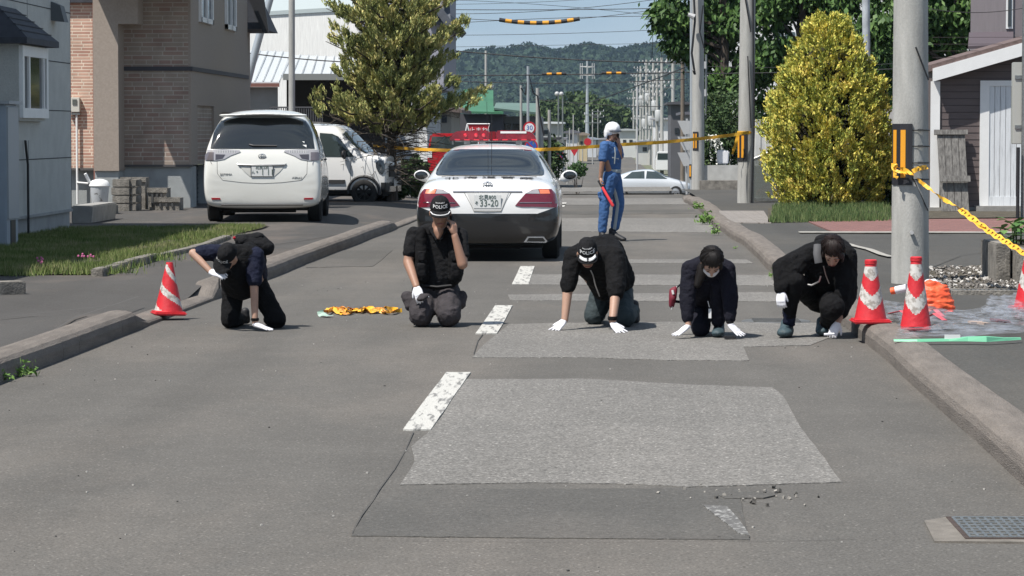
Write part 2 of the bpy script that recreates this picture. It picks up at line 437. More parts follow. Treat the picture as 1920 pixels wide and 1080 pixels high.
# ================================================================= SETTING
M_road = asphalt('asphalt_road', (.110, .104, .095), dust=(.20, .175, .15), dustamt=.45, speck=.9)
M_patch = asphalt('asphalt_light', (.170, .163, .152), dust=(.24, .225, .205), dustamt=.3, speck=1.5)
M_dark = asphalt('asphalt_dark', (.096, .092, .085), speck=.7, dustamt=.15)
M_lot = asphalt('asphalt_lot', (.078, .074, .070), dust=(.19, .155, .13), dustamt=.75, speck=.5)
M_walk = asphalt('asphalt_walk', (.072, .070, .065), dust=(.125, .112, .095), dustamt=.4, speck=.7)
M_kerb = mat('kerb_concrete', (.195, .17, .148), .92, var=.3, vscale=5, stretch=(2.5, .35, 2.5), detail=8, bump=.6, bscale=60, fine=.22, fscale=90)
M_conc = mat('concrete', (.34, .33, .31), .9, var=.25, vscale=4, bump=.4, bscale=60, fine=.12, fscale=150)
M_concd = mat('concrete_dirty', (.27, .25, .22), .93, var=.55, vscale=6, bump=.6, bscale=50, fine=.2, fscale=90)
M_mark = mat('road_paint', (.50, .49, .455), .8, col2=(.20, .195, .185), vscale=7, stretch=(3.2, .45, 1), detail=9, ramp=(.52, .60), fine=.14, fscale=100, bump=.3)
M_grass = mat('grass_blades', (.12, .2, .04), .8, island=[(.04, .085, .02), (.09, .14, .035), (.15, .20, .06), (.24, .25, .11), (.36, .32, .20)], var=.3, vscale=1.2, spec=.2)
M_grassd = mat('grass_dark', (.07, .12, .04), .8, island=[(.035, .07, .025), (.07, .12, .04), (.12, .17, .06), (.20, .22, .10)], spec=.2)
M_soil = mat('soil', (.10, .085, .06), 1, var=.5, vscale=5, bump=1, bscale=30, fine=.3, fscale=60)
M_ground = mat('ground_far', (.12, .14, .07), 1, col2=(.16, .15, .12), vscale=.05, fine=.2, fscale=3)

# the ground: one sheet to the horizon
ys = [-60, -20, 0, 10, 20, 30, 40, 50, 60, 70] + frange(75, 160, 5) + [200, 300, 450, 700, 1000, 1500, 2200, 3500, 5000]
o = link_mesh(gridmesh('ground', [-2500, -800, -300, -120, -60, -30, -15, -8, 0, 8, 15, 30, 60, 120, 300, 800, 2500], ys, lambda x, y: gz(y) - .06), 'ground', M_ground)
tag(o, None, None, kind='structure')
# the carriageway
ry = frange(4, 76, 4) + frange(78, 152, 3) + [160, 200, 300, 450, 700, 1000]
V = []; Fc = []
for i, y in enumerate(ry):
    w = sstep(95, 170, y); xl = XL(y) * (1 - w) + -3.1 * w - .35; xr = (XR + .35) * (1 - w) + 4.2 * w
    for k in range(5): V.append((xl + (xr - xl) * k / 4, y, gz(y)))
for j in range(len(ry) - 1):
    for k in range(4): a = j * 5 + k; Fc.append((a, a + 1, a + 6, a + 5))
me = bpy.data.meshes.new('road'); me.from_pydata(V, [], Fc)
tag(link_mesh(me, 'road', M_road), None, None, kind='structure')
# crossing street beyond the crest
V = []; Fc = []
cy = frange(84, 166, 4)
for y in cy: V += [(-90, y, gz(y) - .012), (90, y, gz(y) - .012)]
Fc = [(2 * j, 2 * j + 1, 2 * j + 3, 2 * j + 2) for j in range(len(cy) - 1)]
me = bpy.data.meshes.new('cross'); me.from_pydata(V, [], Fc)
tag(link_mesh(me, 'crossing_street', M_walk), None, None, kind='structure')
# left yard and pavement
xs = frange(-30, -12.5, 2.5) + frange(-12, -4.6, .4) + frange(-4.5, -3, .12)
def leftmesh():
    ysl = frange(8, 92, .5); n = 60; V = []; 
    for y in ysl:
        x1 = XL(y) - .16
        for k in range(n + 1):
            t = (k / n) ** .45; x = -32 + (x1 + 32) * t; V.append((x, y, HL(x, y)))
    Fc = [(j * (n + 1) + k, j * (n + 1) + k + 1, (j + 1) * (n + 1) + k + 1, (j + 1) * (n + 1) + k) for j in range(len(ysl) - 1) for k in range(n)]
    me = bpy.data.meshes.new('l'); me.from_pydata(V, [], Fc); return me
tag(link_mesh(leftmesh(), 'left_pavement', M_lot, smooth=True), None, None, kind='structure')
tag(link_mesh(gridmesh('r', [XR + .2] + frange(2.6, 12, .8) + [16, 24, 34], frange(8, 84, 1), HR), 'right_pavement', M_walk, smooth=True), None, None, kind='structure')

def sheet(name, pix, z, m, hf=None, lift=.004, kind='structure'):
    bm = bmesh.new(); f = bm.faces.new([bm.verts.new(P(x, y, z)) for x, y in pix]); 
    if f.normal.z < 0: f.normal_flip()
    bmesh.ops.triangulate(bm, faces=bm.faces[:])
    for v in bm.verts: v.co.z += lift
    bmesh.ops.recalc_face_normals(bm, faces=bm.faces[:])
    for f in bm.faces:
        if f.normal.z < 0: f.normal_flip()
    ed = [e for e in bm.edges if len(e.link_faces) == 1]; rr = bmesh.ops.extrude_edge_only(bm, edges=ed)
    for e in rr['geom']:
        if isinstance(e, bmesh.types.BMVert): e.co.z -= lift + .004
    me = bpy.data.meshes.new(name); bm.to_mesh(me); bm.free()
    return tag(link_mesh(me, name, m), None, None, kind=kind)
def jag(pts, amp=2.0, seed=1):
    """roughens a pixel outline a little so that a patch edge is not ruler-straight"""
    rnd = random.Random(seed); out = []
    for i in range(len(pts)):
        a, b = pts[i], pts[(i + 1) % len(pts)]; L = math.hypot(b[0] - a[0], b[1] - a[1]); n = max(1, int(L / 14))
        for k in range(n):
            t = k / n; out.append((a[0] + (b[0] - a[0]) * t + rnd.uniform(-amp, amp), a[1] + (b[1] - a[1]) * t + rnd.uniform(-amp, amp) * .35))
    return out
sheet('road_patch', jag([(735, 918), (1385, 917), (1392, 960), (1405, 1013), (1000, 1010), (658, 1006), (700, 944)], 1.2, 3), 0, M_dark, lift=.004)
sheet('road_patch', jag([(876, 712), (1100, 711), (1290, 722), (1448, 727), (1470, 745), (1500, 800), (1545, 860), (1578, 905), (1400, 911), (1290, 914), (1200, 909), (1000, 906), (750, 910), (778, 866), (772, 838), (800, 815), (830, 780), (856, 735)], 1.5, 4), 0, M_patch, lift=.004)
sheet('road_patch', jag([(955, 608), (1200, 604), (1575, 606), (1570, 628), (1520, 648), (1395, 651), (1404, 677), (1250, 676), (1100, 671), (885, 671), (905, 648)], 1.2, 5), 0, M_patch, lift=.004)
for q, m in (([(952, 553), (1465, 548), (1500, 566), (957, 564)], M_patch), ([(985, 515), (1440, 516), (1462, 536), (975, 534)], M_patch),
             ([(1052, 486), (1400, 487), (1412, 494), (1050, 493)], M_patch), ([(1052, 409), (1322, 409), (1345, 436), (1052, 434)], M_patch),
             ([(1052, 372), (1278, 372), (1288, 383), (1052, 384)], M_patch), ([(1052, 395), (1300, 393), (1308, 401), (1052, 402)], M_dark),
             ([(1052, 352), (1255, 350), (1262, 358), (1052, 360)], M_patch), ([(560, 470), (735, 470), (700, 500), (575, 502)], M_dark)):
    sheet('road_patch', jag(q, 1.0, int(q[0][1])), 0, m, lift=.004)
sheet('worn_paint', jag([(1318, 950), (1362, 953), (1385, 975), (1405, 1008), (1385, 1003), (1350, 975)], 1.5, 9), 0, mat('worn_paint_m', (.36, .355, .34), .8, col2=(.112, .108, .102), vscale=30, detail=9, ramp=(.40, .50)), lift=.009)
# centre line dashes, worn where wheels run
for q in ([(755, 808), (836, 700), (882, 700), (808, 808)], [(892, 627), (928, 574), (961, 574), (932, 627)], [(960, 534), (975, 500), (1002, 500), (991, 534)]):
    sheet('centre_line_dash', jag(q, .8, q[0][0]), 0, M_mark, lift=.009)
for (ya, yb) in ((46.3, 50.3), (54.5, 58.5), (62.5, 66.5)):
    me = MB().add([(-.93, ya, .009), (-.75, ya, .009), (-.74, yb, .009), (-.92, yb, .009)], [(0, 1, 2, 3)])
    tag(me.build('centre_line_dash', M_mark), None, None, kind='structure')
sheet('stop_line', [(1052, 383), (1290, 382), (1291, 384), (1052, 385)], 0, M_patch, lift=.009)
# joints and cracks in the road, as thin tar seams
M_tar = mat('tar_seam', (.075, .071, .066), .85)
def seam(pts, w=.012, z=0.0, lift=.007, name='road_seam'):
    m = MB(); pp = [P(x, y, z) for x, y in pts]; k = []
    for i, p in enumerate(pp):
        d = (pp[min(i + 1, len(pp) - 1)] - pp[max(0, i - 1)]).normalized(); n = Vector((-d.y, d.x, 0)) * (w * random.uniform(.4, 1.1) / 2)
        k += [p + n, p - n]
    for v in k: v.z += lift
    for i in range(len(pp) - 1): m.add([k[2 * i], k[2 * i + 1], k[2 * i + 3], k[2 * i + 2]], [(0, 1, 2, 3)])
    tag(m.build(name, M_tar), None, None, kind='structure')
seam([(660, 1003), (668, 985), (680, 965), (700, 938), (712, 918), (740, 880), (760, 845), (775, 812)], .008)
seam([(700, 1014), (900, 1016), (1100, 1018), (1300, 1014), (1420, 1016), (1600, 1012)], .006)
seam([(888, 665), (896, 640), (905, 628)], .012); seam([(575, 502), (640, 500), (700, 501), (776, 499)], .008)
seam([(1395, 650), (1440, 648), (1520, 649)], .006); seam([(1405, 1010), (1395, 985), (1386, 960)], .007)
seam([(1010, 452), (1120, 452), (1225, 453), (1330, 451)], .014)

# pothole with loose stones
hp = P(1395, 931); m = MB()
for i in range(34):
    a = random.gauss(0, .24), random.gauss(0, .2); s = random.uniform(.005, .013)
    m.box((hp.x + a[0] * .55, hp.y + a[1] * 1.0, .004 + s * .3), (s * 1.4, s * 1.2, s), (random.random() * 3, random.random() * 3, random.random() * 3), random.choice((0, 1, 1)))
tag(m.build('loose_stones', [M_dark, mat('grit', (.3, .28, .25), .9)]), None, None, kind='stuff')
sheet('pothole', jag([(1345, 930), (1370, 925), (1440, 924), (1455, 930), (1430, 936), (1360, 937)], 1.5, 2), 0, M_dark, lift=.007)
# loose grit scattered over the carriageway
m = MB()
for i in range(220):
    x = random.uniform(-3.6, 2.0); y = 10 + 22 * random.random() ** 1.3; s = random.uniform(.003, .008)
    m.box((x, y, s * .35), (s * 1.3, s * 1.1, s), (0, 0, random.random() * 3), random.choice((0, 1, 1)))
tag(m.build('road_grit', [M_tar, mat('grit2', (.42, .4, .37), .9)]), None, None, kind='stuff')

# ---- kerbs (rounded stones, laid end to end)
KP = [(0.0, -.06), (0.0, .075), (.012, .115), (.035, .14), (.075, .153), (.14, .158), (.2, .15), (.225, .12), (.225, -.06)]
def kerb(name, xf, side, ya, yb, hf, L=.6, w=1.0):
    m = MB(); y = ya
    while y < yb - .01:
        y1 = min(y + L, yb); h0 = hf(y); h1 = hf(y1 - .008); rows = []
        for (yy, hh) in ((y, h0), (y + .02, h0 * 1.0), (y1 - .02, h1), (y1 - .008, h1)):
            edge = yy in (y, y1 - .008)
            jx = random.uniform(-.0015, .0015)
            rows.append([Vector((xf(yy) + side * (px_ * w + (.004 if edge and 0 < i < 8 else 0)) + jx, yy, gz(yy) + (pz if pz < 0 else pz * hh - (.004 if edge else 0)))) for i, (px_, pz) in enumerate(KP)])
        n = len(KP); vs = [v for r_ in rows for v in r_]; fs = []
        for a in range(3):
            for b in range(n - 1): fs.append((a * n + b, (a + 1) * n + b, (a + 1) * n + b + 1, a * n + b + 1))
        fs.append(tuple(range(n))); fs.append(tuple(3 * n + i for i in reversed(range(n))))
        if side > 0: fs = [f[::-1] for f in fs]
        m.add(vs, fs); y = y1
    return tag(m.build(name, M_kerb, smooth=False), None, None, kind='structure')
def hleft(y):
    low = .32; d = sstep(24.0, 24.45, y) * (1 - sstep(28.0, 28.5, y)) + sstep(48.2, 48.8, y)
    return 1.05 * (1 - d) + low * d
def wob(y): return .03 * noise.noise(Vector((y * .35, 0, 0)))
kerb('kerb_left', lambda y: XL(y) + wob(y), -1, 10, 80, hleft, w=1.15)
def hright(y): return 1.0 * (1 - sstep(66, 68, y) * .6) * (1 - .35 * sstep(18.3, 18.8, y) * (1 - sstep(20.5, 21, y)) * 0)
kerb('kerb_right', lambda y: XR + .04 * math.sin(y * .35) + wob(y) * 1.5 + .9 * sstep(70, 82, y), 1, 10, 80, hright, w=1.25)

# ---- gutter grate, bottom right
g = thing('gutter_grate', 'galvanised steel gutter grate set in the road at the right-hand kerb', 'grate', P(1860, 995, 0))
M_steel = mat('galvanised', (.36, .37, .36), .45, .85, var=.3, vscale=20, bump=.2)
M_rust = mat('rusty_frame', (.09, .065, .055), .8, .3, var=.4, vscale=20)
a, b, c, d = P(1777, 975), P(1925, 975), P(1946, 1013), P(1800, 1013)
x0, x1, y0, y1 = a.x + .02, b.x + .05, d.y, a.y
fr = MB(); t_ = .025
fr.bb((x0 - t_, y0 - t_, -.05), (x1 + t_, y0, .012)); fr.bb((x0 - t_, y1, -.05), (x1 + t_, y1 + t_, .012)); fr.bb((x0 - t_, y0, -.05), (x0, y1, .011)); fr.bb((x1, y0, -.05), (x1 + t_, y1, .011))
fr.build('frame', M_rust, g)
MB().bb((x0, y0, -.004), (x1, y1, .0055)).build('pit_shade_fill', mat('pit_shade', (.012, .012, .012), .9), g)  # near-black slab under the bars, the pit's shade as colour
gb = MB(); n = 7
for i in range(n + 1):
    y = y0 + .01 + (y1 - y0 - .02) * i / n; gb.bb((x0, y - .012, .006), (x1, y + .012, .016))
nx_ = 11
for i in range(nx_ + 1):
    x = x0 + (x1 - x0) * i / nx_; gb.bb((x - .006, y0, .007), (x + .006, y1, .0145))
gb.build('bars', M_steel, g)
sheet('concrete_surround', [(1733, 980), (1777, 972), (1930, 972), (1935, 1020), (1752, 1018)], 0, mat('surround', (.20, .18, .155), .9, var=.3, vscale=10, fine=.15), lift=.0085)
# old round drain cover far right lane
cv = P(1455, 603); m = MB(); m.lathe([(0, .012), (.27, .012), (.29, .008), (.30, 0)], cv, 28, mi=0)
for i in range(7):
    m.bb((cv.x - .2, cv.y - .2 + i * .065, .013), (cv.x + .2, cv.y - .185 + i * .065, .017))
tag(m.build('drain_cover', mat('cast_iron', (.2, .2, .195), .6, .6, var=.3, vscale=12)), 'round grey iron drain cover in the road beyond the crouching woman', 'drain cover')

# ---- verge, tiles, slabs on the right
def hpatch(name, pix, m, z=.135, lift=.02):
    return sheet(name, pix, z, m, lift=lift)
hpatch('red_paving', [(1508, 414), (1700, 412), (2050, 408), (2050, 436), (1900, 438), (1700, 438), (1560, 436)], brickmat('red_paver', (.23, .11, .095), (.2, .095, .085), (.13, .08, .07), .2, .1, .008))
hpatch('concrete_slab', [(1340, 397), (1432, 397), (1446, 420), (1366, 419)], brickmat('slab', (.27, .245, .225), (.24, .22, .2), (.14, .12, .1), .3, .1, .008))
hpatch('soil_bed', [(1440, 392), (1690, 388), (2050, 396), (2050, 411), (1700, 413), (1440, 419)], M_soil)
hpatch('gravel_bed', [(1742, 512), (1858, 498), (1925, 500), (1960, 540), (1780, 545), (1742, 530)], M_soil)
m = MB()
for i in range(900):
    p = P(random.uniform(1744, 1950), random.uniform(500, 542), .155); s = random.uniform(.008, .03)
    m.box((p.x, p.y, .155 + s * .3), (s * 1.3, s, s * .7), (random.random(), random.random(), random.random() * 3), random.choice((0, 0, 0, 1)))
tag(m.build('gravel', [mat('gravel_a', (.22, .2, .18), .95, var=.5, vscale=20), mat('gravel_b', (.5, .48, .45), .9)]), None, None, kind='stuff')
seamr = [(1575, 455), (1600, 463), (1630, 470), (1655, 480), (1672, 484)]
m = MB(); pp = [P(x, y, .135) for x, y in seamr]
for i in range(len(pp) - 1):
    n_ = Vector((.05, 0, 0)); m.add([pp[i] + n_ + Vector((0, 0, .02)), pp[i] - n_ + Vector((0, 0, .02)), pp[i + 1] - n_ + Vector((0, 0, .02)), pp[i + 1] + n_ + Vector((0, 0, .02))], [(0, 1, 2, 3)])
m.bb(P(1500, 438.5, .135) + Vector((0, 0, .014)), P(1905, 437.2, .135) + Vector((0, 0, .024)))
tag(m.build('edging_strip', mat('edging', (.42, .4, .36), .9, var=.4, vscale=8)), None, None, kind='structure')
# cracked joint lines on the right pavement
for q in ([(1700, 522), (1800, 480), (1890, 466)], [(1740, 590), (1800, 605), (1925, 612)], [(1450, 470), (1520, 466), (1580, 455)]):
    seam(q, .02, .135, .022, 'pavement_seam')
for q in ([(0, 600), (90, 590), (210, 577), (260, 560)], [(150, 500), (300, 470), (350, 455)], [(60, 650), (140, 600), (200, 580)], [(430, 480), (500, 462), (570, 452), (640, 440)]):
    seam(q, .02, .135, .022, 'pavement_seam')

# long concrete trench cover on the right pavement
g0 = P(1785, 553, .135); g1 = P(1930, 540, .135)
m = MB(); m.bb((g0.x, g0.y, .12), (g1.x + .1, g0.y + .09, .175)); m.bb((g0.x, g0.y + .34, .12), (g1.x + .1, g0.y + .42, .172))
c1 = thing('trench_cover', 'concrete edged steel trench grate behind the orange cone', 'grate', (g0.x + .3, g0.y + .2, .13))
m.build('edge', M_concd, c1)
m = MB(); m.bb((g0.x, g0.y + .09, .12), (g1.x + .1, g0.y + .34, .16), 1)
for i in range(26): m.bb((g0.x + .02 + i * .04, g0.y + .1, .158), (g0.x + .04 + i * .04, g0.y + .33, .168), 0)
m.build('bars', [M_steel, mat('pit_shade', (.01, .01, .01))], c1)  # darkness below the grate painted as a near-black slab
# planter kerb blocks at the right edge
pb = P(1885, 534, .135)
def block(lab, mn, mx, grp=None):
    m = MB(); m.bb(mn, mx); return tag(m.build('concrete_block', M_concd, bevel=.012), lab, 'block', grp)
bx = P(1858, 528, .135).x
block('mossy concrete planter block at the right edge, standing upright beside the gravel', (bx, pb.y + .2, .1), (bx + .14, pb.y + 1.3, .53))
block('weathered concrete planter wall block with white lime stains behind the gravel', (bx + .16, pb.y - .1, .1), (bx + .34, pb.y + 2.6, .47))
m = MB(); m.bb((bx + .34, pb.y, .1), (bx + 3, pb.y + 4, .42)); tag(m.build('planter_soil', M_soil), None, None, kind='structure')

# ---- left grass bed with low stone edging
gp = [P(-60, 519, .135), P(180, 516, .135), P(287, 484, .135), P(382, 461, .135), P(420, 446, .135), P(490, 430, .135), P(505, 424, .135), P(440, 424, .135), P(365, 428, .135), P(150, 430, .135), P(-200, 430, .135)]
me = bpy.data.meshes.new('bed'); me.from_pydata([(p.x, p.y, .152) for p in gp], [], [tuple(range(len(gp)))])
tag(link_mesh(me, 'grass_bed', M_soil), None, None, kind='structure')
def inpoly(p, poly):
    c = False; n = len(poly)
    for i in range(n):
        a, b = poly[i], poly[(i + 1) % n]
        if (a.y > p[1]) != (b.y > p[1]) and p[0] < (b.x - a.x) * (p[1] - a.y) / (b.y - a.y) + a.x: c = not c
    return c
def scatter(poly, n, z):
    xs = [p.x for p in poly]; ys_ = [p.y for p in poly]; out = []
    while len(out) < n:
        q = (random.uniform(min(xs), max(xs)), random.uniform(min(ys_), max(ys_)))
        if inpoly(q, poly) and noise.noise(Vector((q[0] * 1.3, q[1] * .8, 2))) > random.uniform(-.55, .3): out.append((q[0], q[1], z))
    return np.array(out)
tag(link_mesh(blades('grass', scatter(gp, 90000, .15), .055, .009), 'grass', M_grass), None, None, kind='stuff')
def tufts(name, spots, n, h, w, m, spread=.1):
    pts = []
    for s in spots:
        for _ in range(n): pts.append((s[0] + random.gauss(0, spread), s[1] + random.gauss(0, spread), s[2]))
    return link_mesh(blades(name, np.array(pts), h, w, .5), name, m)
tag(tufts('tall_grass', [P(x, y, .15) for x, y in [(245, 488), (265, 484), (255, 480), (215, 500), (60, 512), (130, 508), (160, 512), (100, 506), (380, 445), (400, 440), (360, 450), (190, 512), (20, 512), (275, 488), (30, 515), (180, 505)]], 300, .10, .010, M_grass, .2), None, None, kind='stuff')
# small pink flowers
m = MB()
for i in range(16):
    x, y = random.choice(((168, 486, ), (118, 488), (150, 490), (175, 484), (72, 496))); p = P(x + random.gauss(0, 7), y + random.gauss(0, 3), .2); s = .014
    m.sphere((p.x, p.y, .2 + random.uniform(0, .07)), s, 6)
tag(m.build('pink_flowers', mat('pink_petal', (.55, .14, .3), .6)), None, None, kind='stuff')
# edging stones
def edgestones(pts, h, w, L, grp, lab):
    for i in range(len(pts) - 1):
        a, b = pts[i], pts[i + 1]; d = (b - a); n = max(1, int(d.length / L)); ang = math.atan2(d.y, d.x)
        for k in range(n):
            c = a + d * ((k + .5) / n); m = MB()
            m.box((c.x, c.y, .135 + h / 2 - .02), (d.length / n - .012, w, h + random.uniform(-.01, .01)), (random.uniform(-.03, .03), 0, ang))
            tag(m.build('edging_stone', M_concd, bevel=.01), lab, 'edging stone', grp)
edgestones([P(182, 519, .135), P(287, 488, .135)], .10, .13, .62, 'edging stones along the grass bed', 'weathered concrete edging stone along the near grass bed')
edgestones([P(287, 487, .135), P(385, 463, .135), P(425, 448, .135)], .07, .12, .8, 'edging stones of the shaded bend', 'low dark edging stone in the shade where the grass bed bends')
edgestones([P(-20, 552, .135), P(42, 550, .135)], .14, .2, .7, 'stones by the pavement', 'short brown upright stone beside the pavement at the left edge')

# ---- weeds at the kerbs
def weed(p, n, h, m, lab, name='weed_plant'):
    C = np.array([(p.x + random.gauss(0, h * .35), p.y + random.gauss(0, h * .3), p.z + abs(random.gauss(0, h * .4)) + .01) for _ in range(n)])
    o = link_mesh(leafmesh('w', [leaves(C, h * .45, h * .16, up=.6)]), name, m); return tag(o, lab, 'weed')
M_weed = mat('weed_leaf', (.12, .2, .04), .7, island=[(.08, .16, .03), (.14, .26, .06), (.22, .32, .1)], spec=.3)
weed(P(47, 706), 60, .11, M_weed, 'leafy green weed growing from the gutter below the left kerb')
weed(P(8, 716), 50, .08, M_weed, 'tiny weed at the foot of the left kerb at the picture edge')
weed(P(1322, 418, .03), 120, .2, M_weed, 'green weed along the far right kerb before the concrete slab')
weed(P(1340, 438, .03), 80, .13, M_weed, 'small weed at the right kerb, the second from the corner')
weed(P(1308, 392, .1), 90, .15, M_weed, 'yellowish weed on the kerb corner of the crossing')
weed(P(1447, 520, .03), 40, .08, M_weed, 'small dry weed by the kerb behind the crouching woman')
weed(P(1378, 468, .1), 30, .05, M_weed, 'tiny yellow weed on the right kerb')
weed(P(1850, 820, .0), 40, .035, M_weed, 'moss tuft in the joint at the foot of the near right kerb')

# ---- hills in the distance
ridge = [(-900, 170), (-300, 150), (200, 120), (520, 112), (700, 108), (850, 104), (880, 100), (930, 97), (985, 88), (1012, 91), (1045, 101), (1052, 97), (1075, 90), (1105, 88), (1130, 91), (1150, 97), (1172, 94), (1210, 89), (1245, 87), (1280, 92), (1400, 84), (1600, 96), (1900, 110), (2600, 150)]
def ridgepx(x):
    for i in range(len(ridge) - 1):
        if ridge[i][0] <= x <= ridge[i + 1][0]:
            t = (x - ridge[i][0]) / (ridge[i + 1][0] - ridge[i][0]); t = t * t * (3 - 2 * t); return ridge[i][1] + (ridge[i + 1][1] - ridge[i][1]) * t
    return 170
HY = 3000.0
xs = frange(-1100, 900, 9); ysh = [1900, 1980] + frange(2040, 3000, 30) + [3050, 3120, 3300, 3600]
def hill(x, y):
    px = 1124 + x * F / y; top = (245 - ridgepx(px)) / F * HY + CAMH
    if y <= 3000: t = sstep(1950, 3000, y); s = .12 * t + .88 * t ** 2.0 if False else (y - 1950) / 1050; s = max(0, s); prof = .55 * s + .45 * s * s
    else: prof = 1 - .3 * sstep(3000, 3600, y)
    n1 = noise.noise(Vector((x * .004, y * .0022, 3))); n2 = noise.noise(Vector((x * .012, y * .007, 9)))
    z = top * prof * (1 + (1 - prof) * (.9 * n1 + .4 * n2)) 
    near_t = max(0, noise.noise(Vector((x * .05, y * .05, 1)))) * 5 + max(0, noise.noise(Vector((x * .13, y * .13, 1)))) * 3.0
    return -3 + z + near_t * min(1, s * 4 if y <= 3000 else 1)
M_hill = mat('forest_hill', (.012, .028, .016), 1, col2=(.028, .052, .026), vscale=.011, detail=10, ramp=(.43, .56), fine=.4, fscale=.12, bump=1, bscale=.2)
tag(link_mesh(gridmesh('hill', xs, ysh, hill), 'hills', M_hill, smooth=True), None, None, kind='structure')
# ridge-top trees on the hills: one far wood
pts = []
for i in range(14000):
    x = random.uniform(-420, 260); y = random.choice((2998, 2990, 2975, 2950)); pts.append((x, y, hill(x, y) + random.uniform(0, 6)))
C = np.array(pts)
pts = []
for i in range(34000):
    y = random.uniform(2120, 3000); x = random.uniform(-.17, .10) * y; pts.append((x, y, hill(x, y) + random.uniform(0, 4)))
C2_ = np.array(pts)
tag(link_mesh(leafmesh('fw', [leaves(C, 3.2, 2.2, up=.8), leaves(C2_, 7, 5, up=.5)]), 'far_wood', mat('far_wood_leaf', (.03, .06, .025), 1, island=[(.008, .022, .013), (.018, .038, .02), (.034, .06, .03)])), None, None, kind='stuff')

# ---- the air between here and the hills
m = MB(); m.bb((-2450, -58, -14), (2450, 4800, 420)); hz = m.build('haze', [bpy.data.materials.new('haze_air')]); tag(hz, None, None, kind='stuff')
hm = hz.data.materials[0]; hm.use_nodes = True; hm.node_tree.nodes.clear(); ho = hm.node_tree.nodes.new("ShaderNodeOutputMaterial"); hv = hm.node_tree.nodes.new("ShaderNodeVolumePrincipled")
hv.inputs['Color'].default_value = (.55, .78, 1.0, 1); hv.inputs['Density'].default_value = .000055; hm.node_tree.links.new(hv.outputs[0], ho.inputs['Volume'])
# ================================================================= BUILDINGS
M_siding = mat('grey_siding', (.50, .505, .48), .85, var=.12, vscale=3, bump=.25, bscale=90, fine=.08, fscale=50)
M_groove = mat('dark_groove', (.05, .055, .06), .9)
M_white = mat('white_paint', (.82, .82, .81), .55, var=.06, vscale=4)
M_whited = mat('white_board', (.74, .74, .72), .6, var=.18, vscale=5, stretch=(6, 6, .5), bump=.1)
M_glass = mat('window_glass', (.03, .035, .04), .06, spec=.9)
M_shing = mat('dark_shingle', (.05, .055, .07), .8, var=.3, vscale=6)
M_tile = brickmat('brick_tiles_lit', (.62, .42, .32), (.47, .26, .20), (.74, .64, .52), .36, .062, .009, .1, (R(90), 0, 0), freq=2)  # tiles of the sunlit strip, sunlight put into the paler colour
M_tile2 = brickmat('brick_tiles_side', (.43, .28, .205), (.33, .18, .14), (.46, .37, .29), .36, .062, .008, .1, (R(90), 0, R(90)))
M_tileb = brickmat('brick_tiles_shaded', (.31, .255, .21), (.27, .155, .13), (.43, .38, .33), .40, .085, .010, -.3, (R(90), 0, 0))  # same cladding on the shaded facade, shade put into the darker colour
M_tilec = mat('brown_render', (.35, .295, .25), .9, var=.15, vscale=30, fine=.1, fscale=60)
M_found = mat('grey_foundation', (.38, .40, .40), .9, var=.2, vscale=3, bump=.2)
M_pipe = mat('brown_pipe', (.20, .09, .07), .5)
M_plast = mat('pale_plastic', (.6, .58, .52), .5)
M_black = mat('black_metal', (.02, .02, .022), .5)

# --- grey sided house at the left edge
h = thing('grey_house', 'blue-grey sided house at the left edge with a small roofed bay window', 'house', (-10, 38, .1))
WX = -8.13
m = MB(); m.bb((-16, 24, .42), (WX, 45, 5.0)); m.build('wall', M_siding, h)
m = MB()
for z in (1.22, 1.93, 2.66, 3.43, 4.2): m.bb((WX, 24, z - .007), (WX + .004, 45.004, z + .007))
for y in (34.0, 36.9, 41.6, 44.985): m.bb((WX, y - .005, .42), (WX + .003, y + .005, 4.6))
m.build('panel_joint', M_groove, h)
m = MB(); m.bb((-16, 24, -.05), (WX - .03, 44.98, .395)); m.bb((WX - .02, 24, .39), (WX + .02, 45.0, .43)); m.build('foundation', mat('foundation_grey', (.36, .37, .37), .9, var=.2, vscale=3), h)
rf = MB(); rf.prism([(-17, 23, 5.0), (WX + .15, 23, 5.0), (WX + .15, 23, 5.12), (-12, 23, 6.0), (-17, 23, 5.3)], (0, 22.2, 0)); rf.build('roof', M_shing, h)
b = MB(); b.bb((WX, 38.7, 1.76), (WX + .45, 40.55, 2.78)); b.bb((WX, 38.75, 1.5), (WX + .38, 40.5, 1.757), 0); bay = b.build('bay', M_siding, h)
wf = MB(); bx0 = WX + .45
for (ya, yb, za, zb) in ((38.72, 40.53, 2.62, 2.76), (38.72, 40.53, 1.80, 1.93), (38.72, 38.84, 1.93, 2.62), (40.41, 40.53, 1.93, 2.62), (39.16, 39.24, 1.93, 2.62), (40.18, 40.24, 1.93, 2.62)):
    wf.bb((bx0, ya, za), (bx0 + .05, yb, zb))
win = wf.build('window', M_white, h); MB().bb((bx0, 38.84, 1.93), (bx0 + .02, 40.41, 2.62)).build('pane', M_glass, win)
r_ = MB(); e = WX + .6
r_.add([(WX, 38.5, 2.78), (e, 38.5, 2.78), (e, 40.8, 2.78), (WX, 40.8, 2.78), (WX, 38.5, 2.86), (e, 38.5, 2.86), (e, 40.8, 2.86), (WX, 40.8, 2.86), (WX, 38.9, 3.3), (WX + .12, 38.95, 3.3), (WX + .12, 40.2, 3.3), (WX, 40.2, 3.3)],
       [(0, 3, 2, 1), (0, 1, 5, 4), (1, 2, 6, 5), (2, 3, 7, 6), (4, 5, 9, 8), (5, 6, 10, 9), (6, 7, 11, 10), (8, 9, 10, 11)])
for i in range(1, 5):
    z = 2.86 + i * .088; x = e - i * .096 + .012; r_.bb((x - .03, 38.5 + i * .08, z), (x, 40.8 - i * .1, z + .012))
r_.build('bay_roof', M_shing, h)
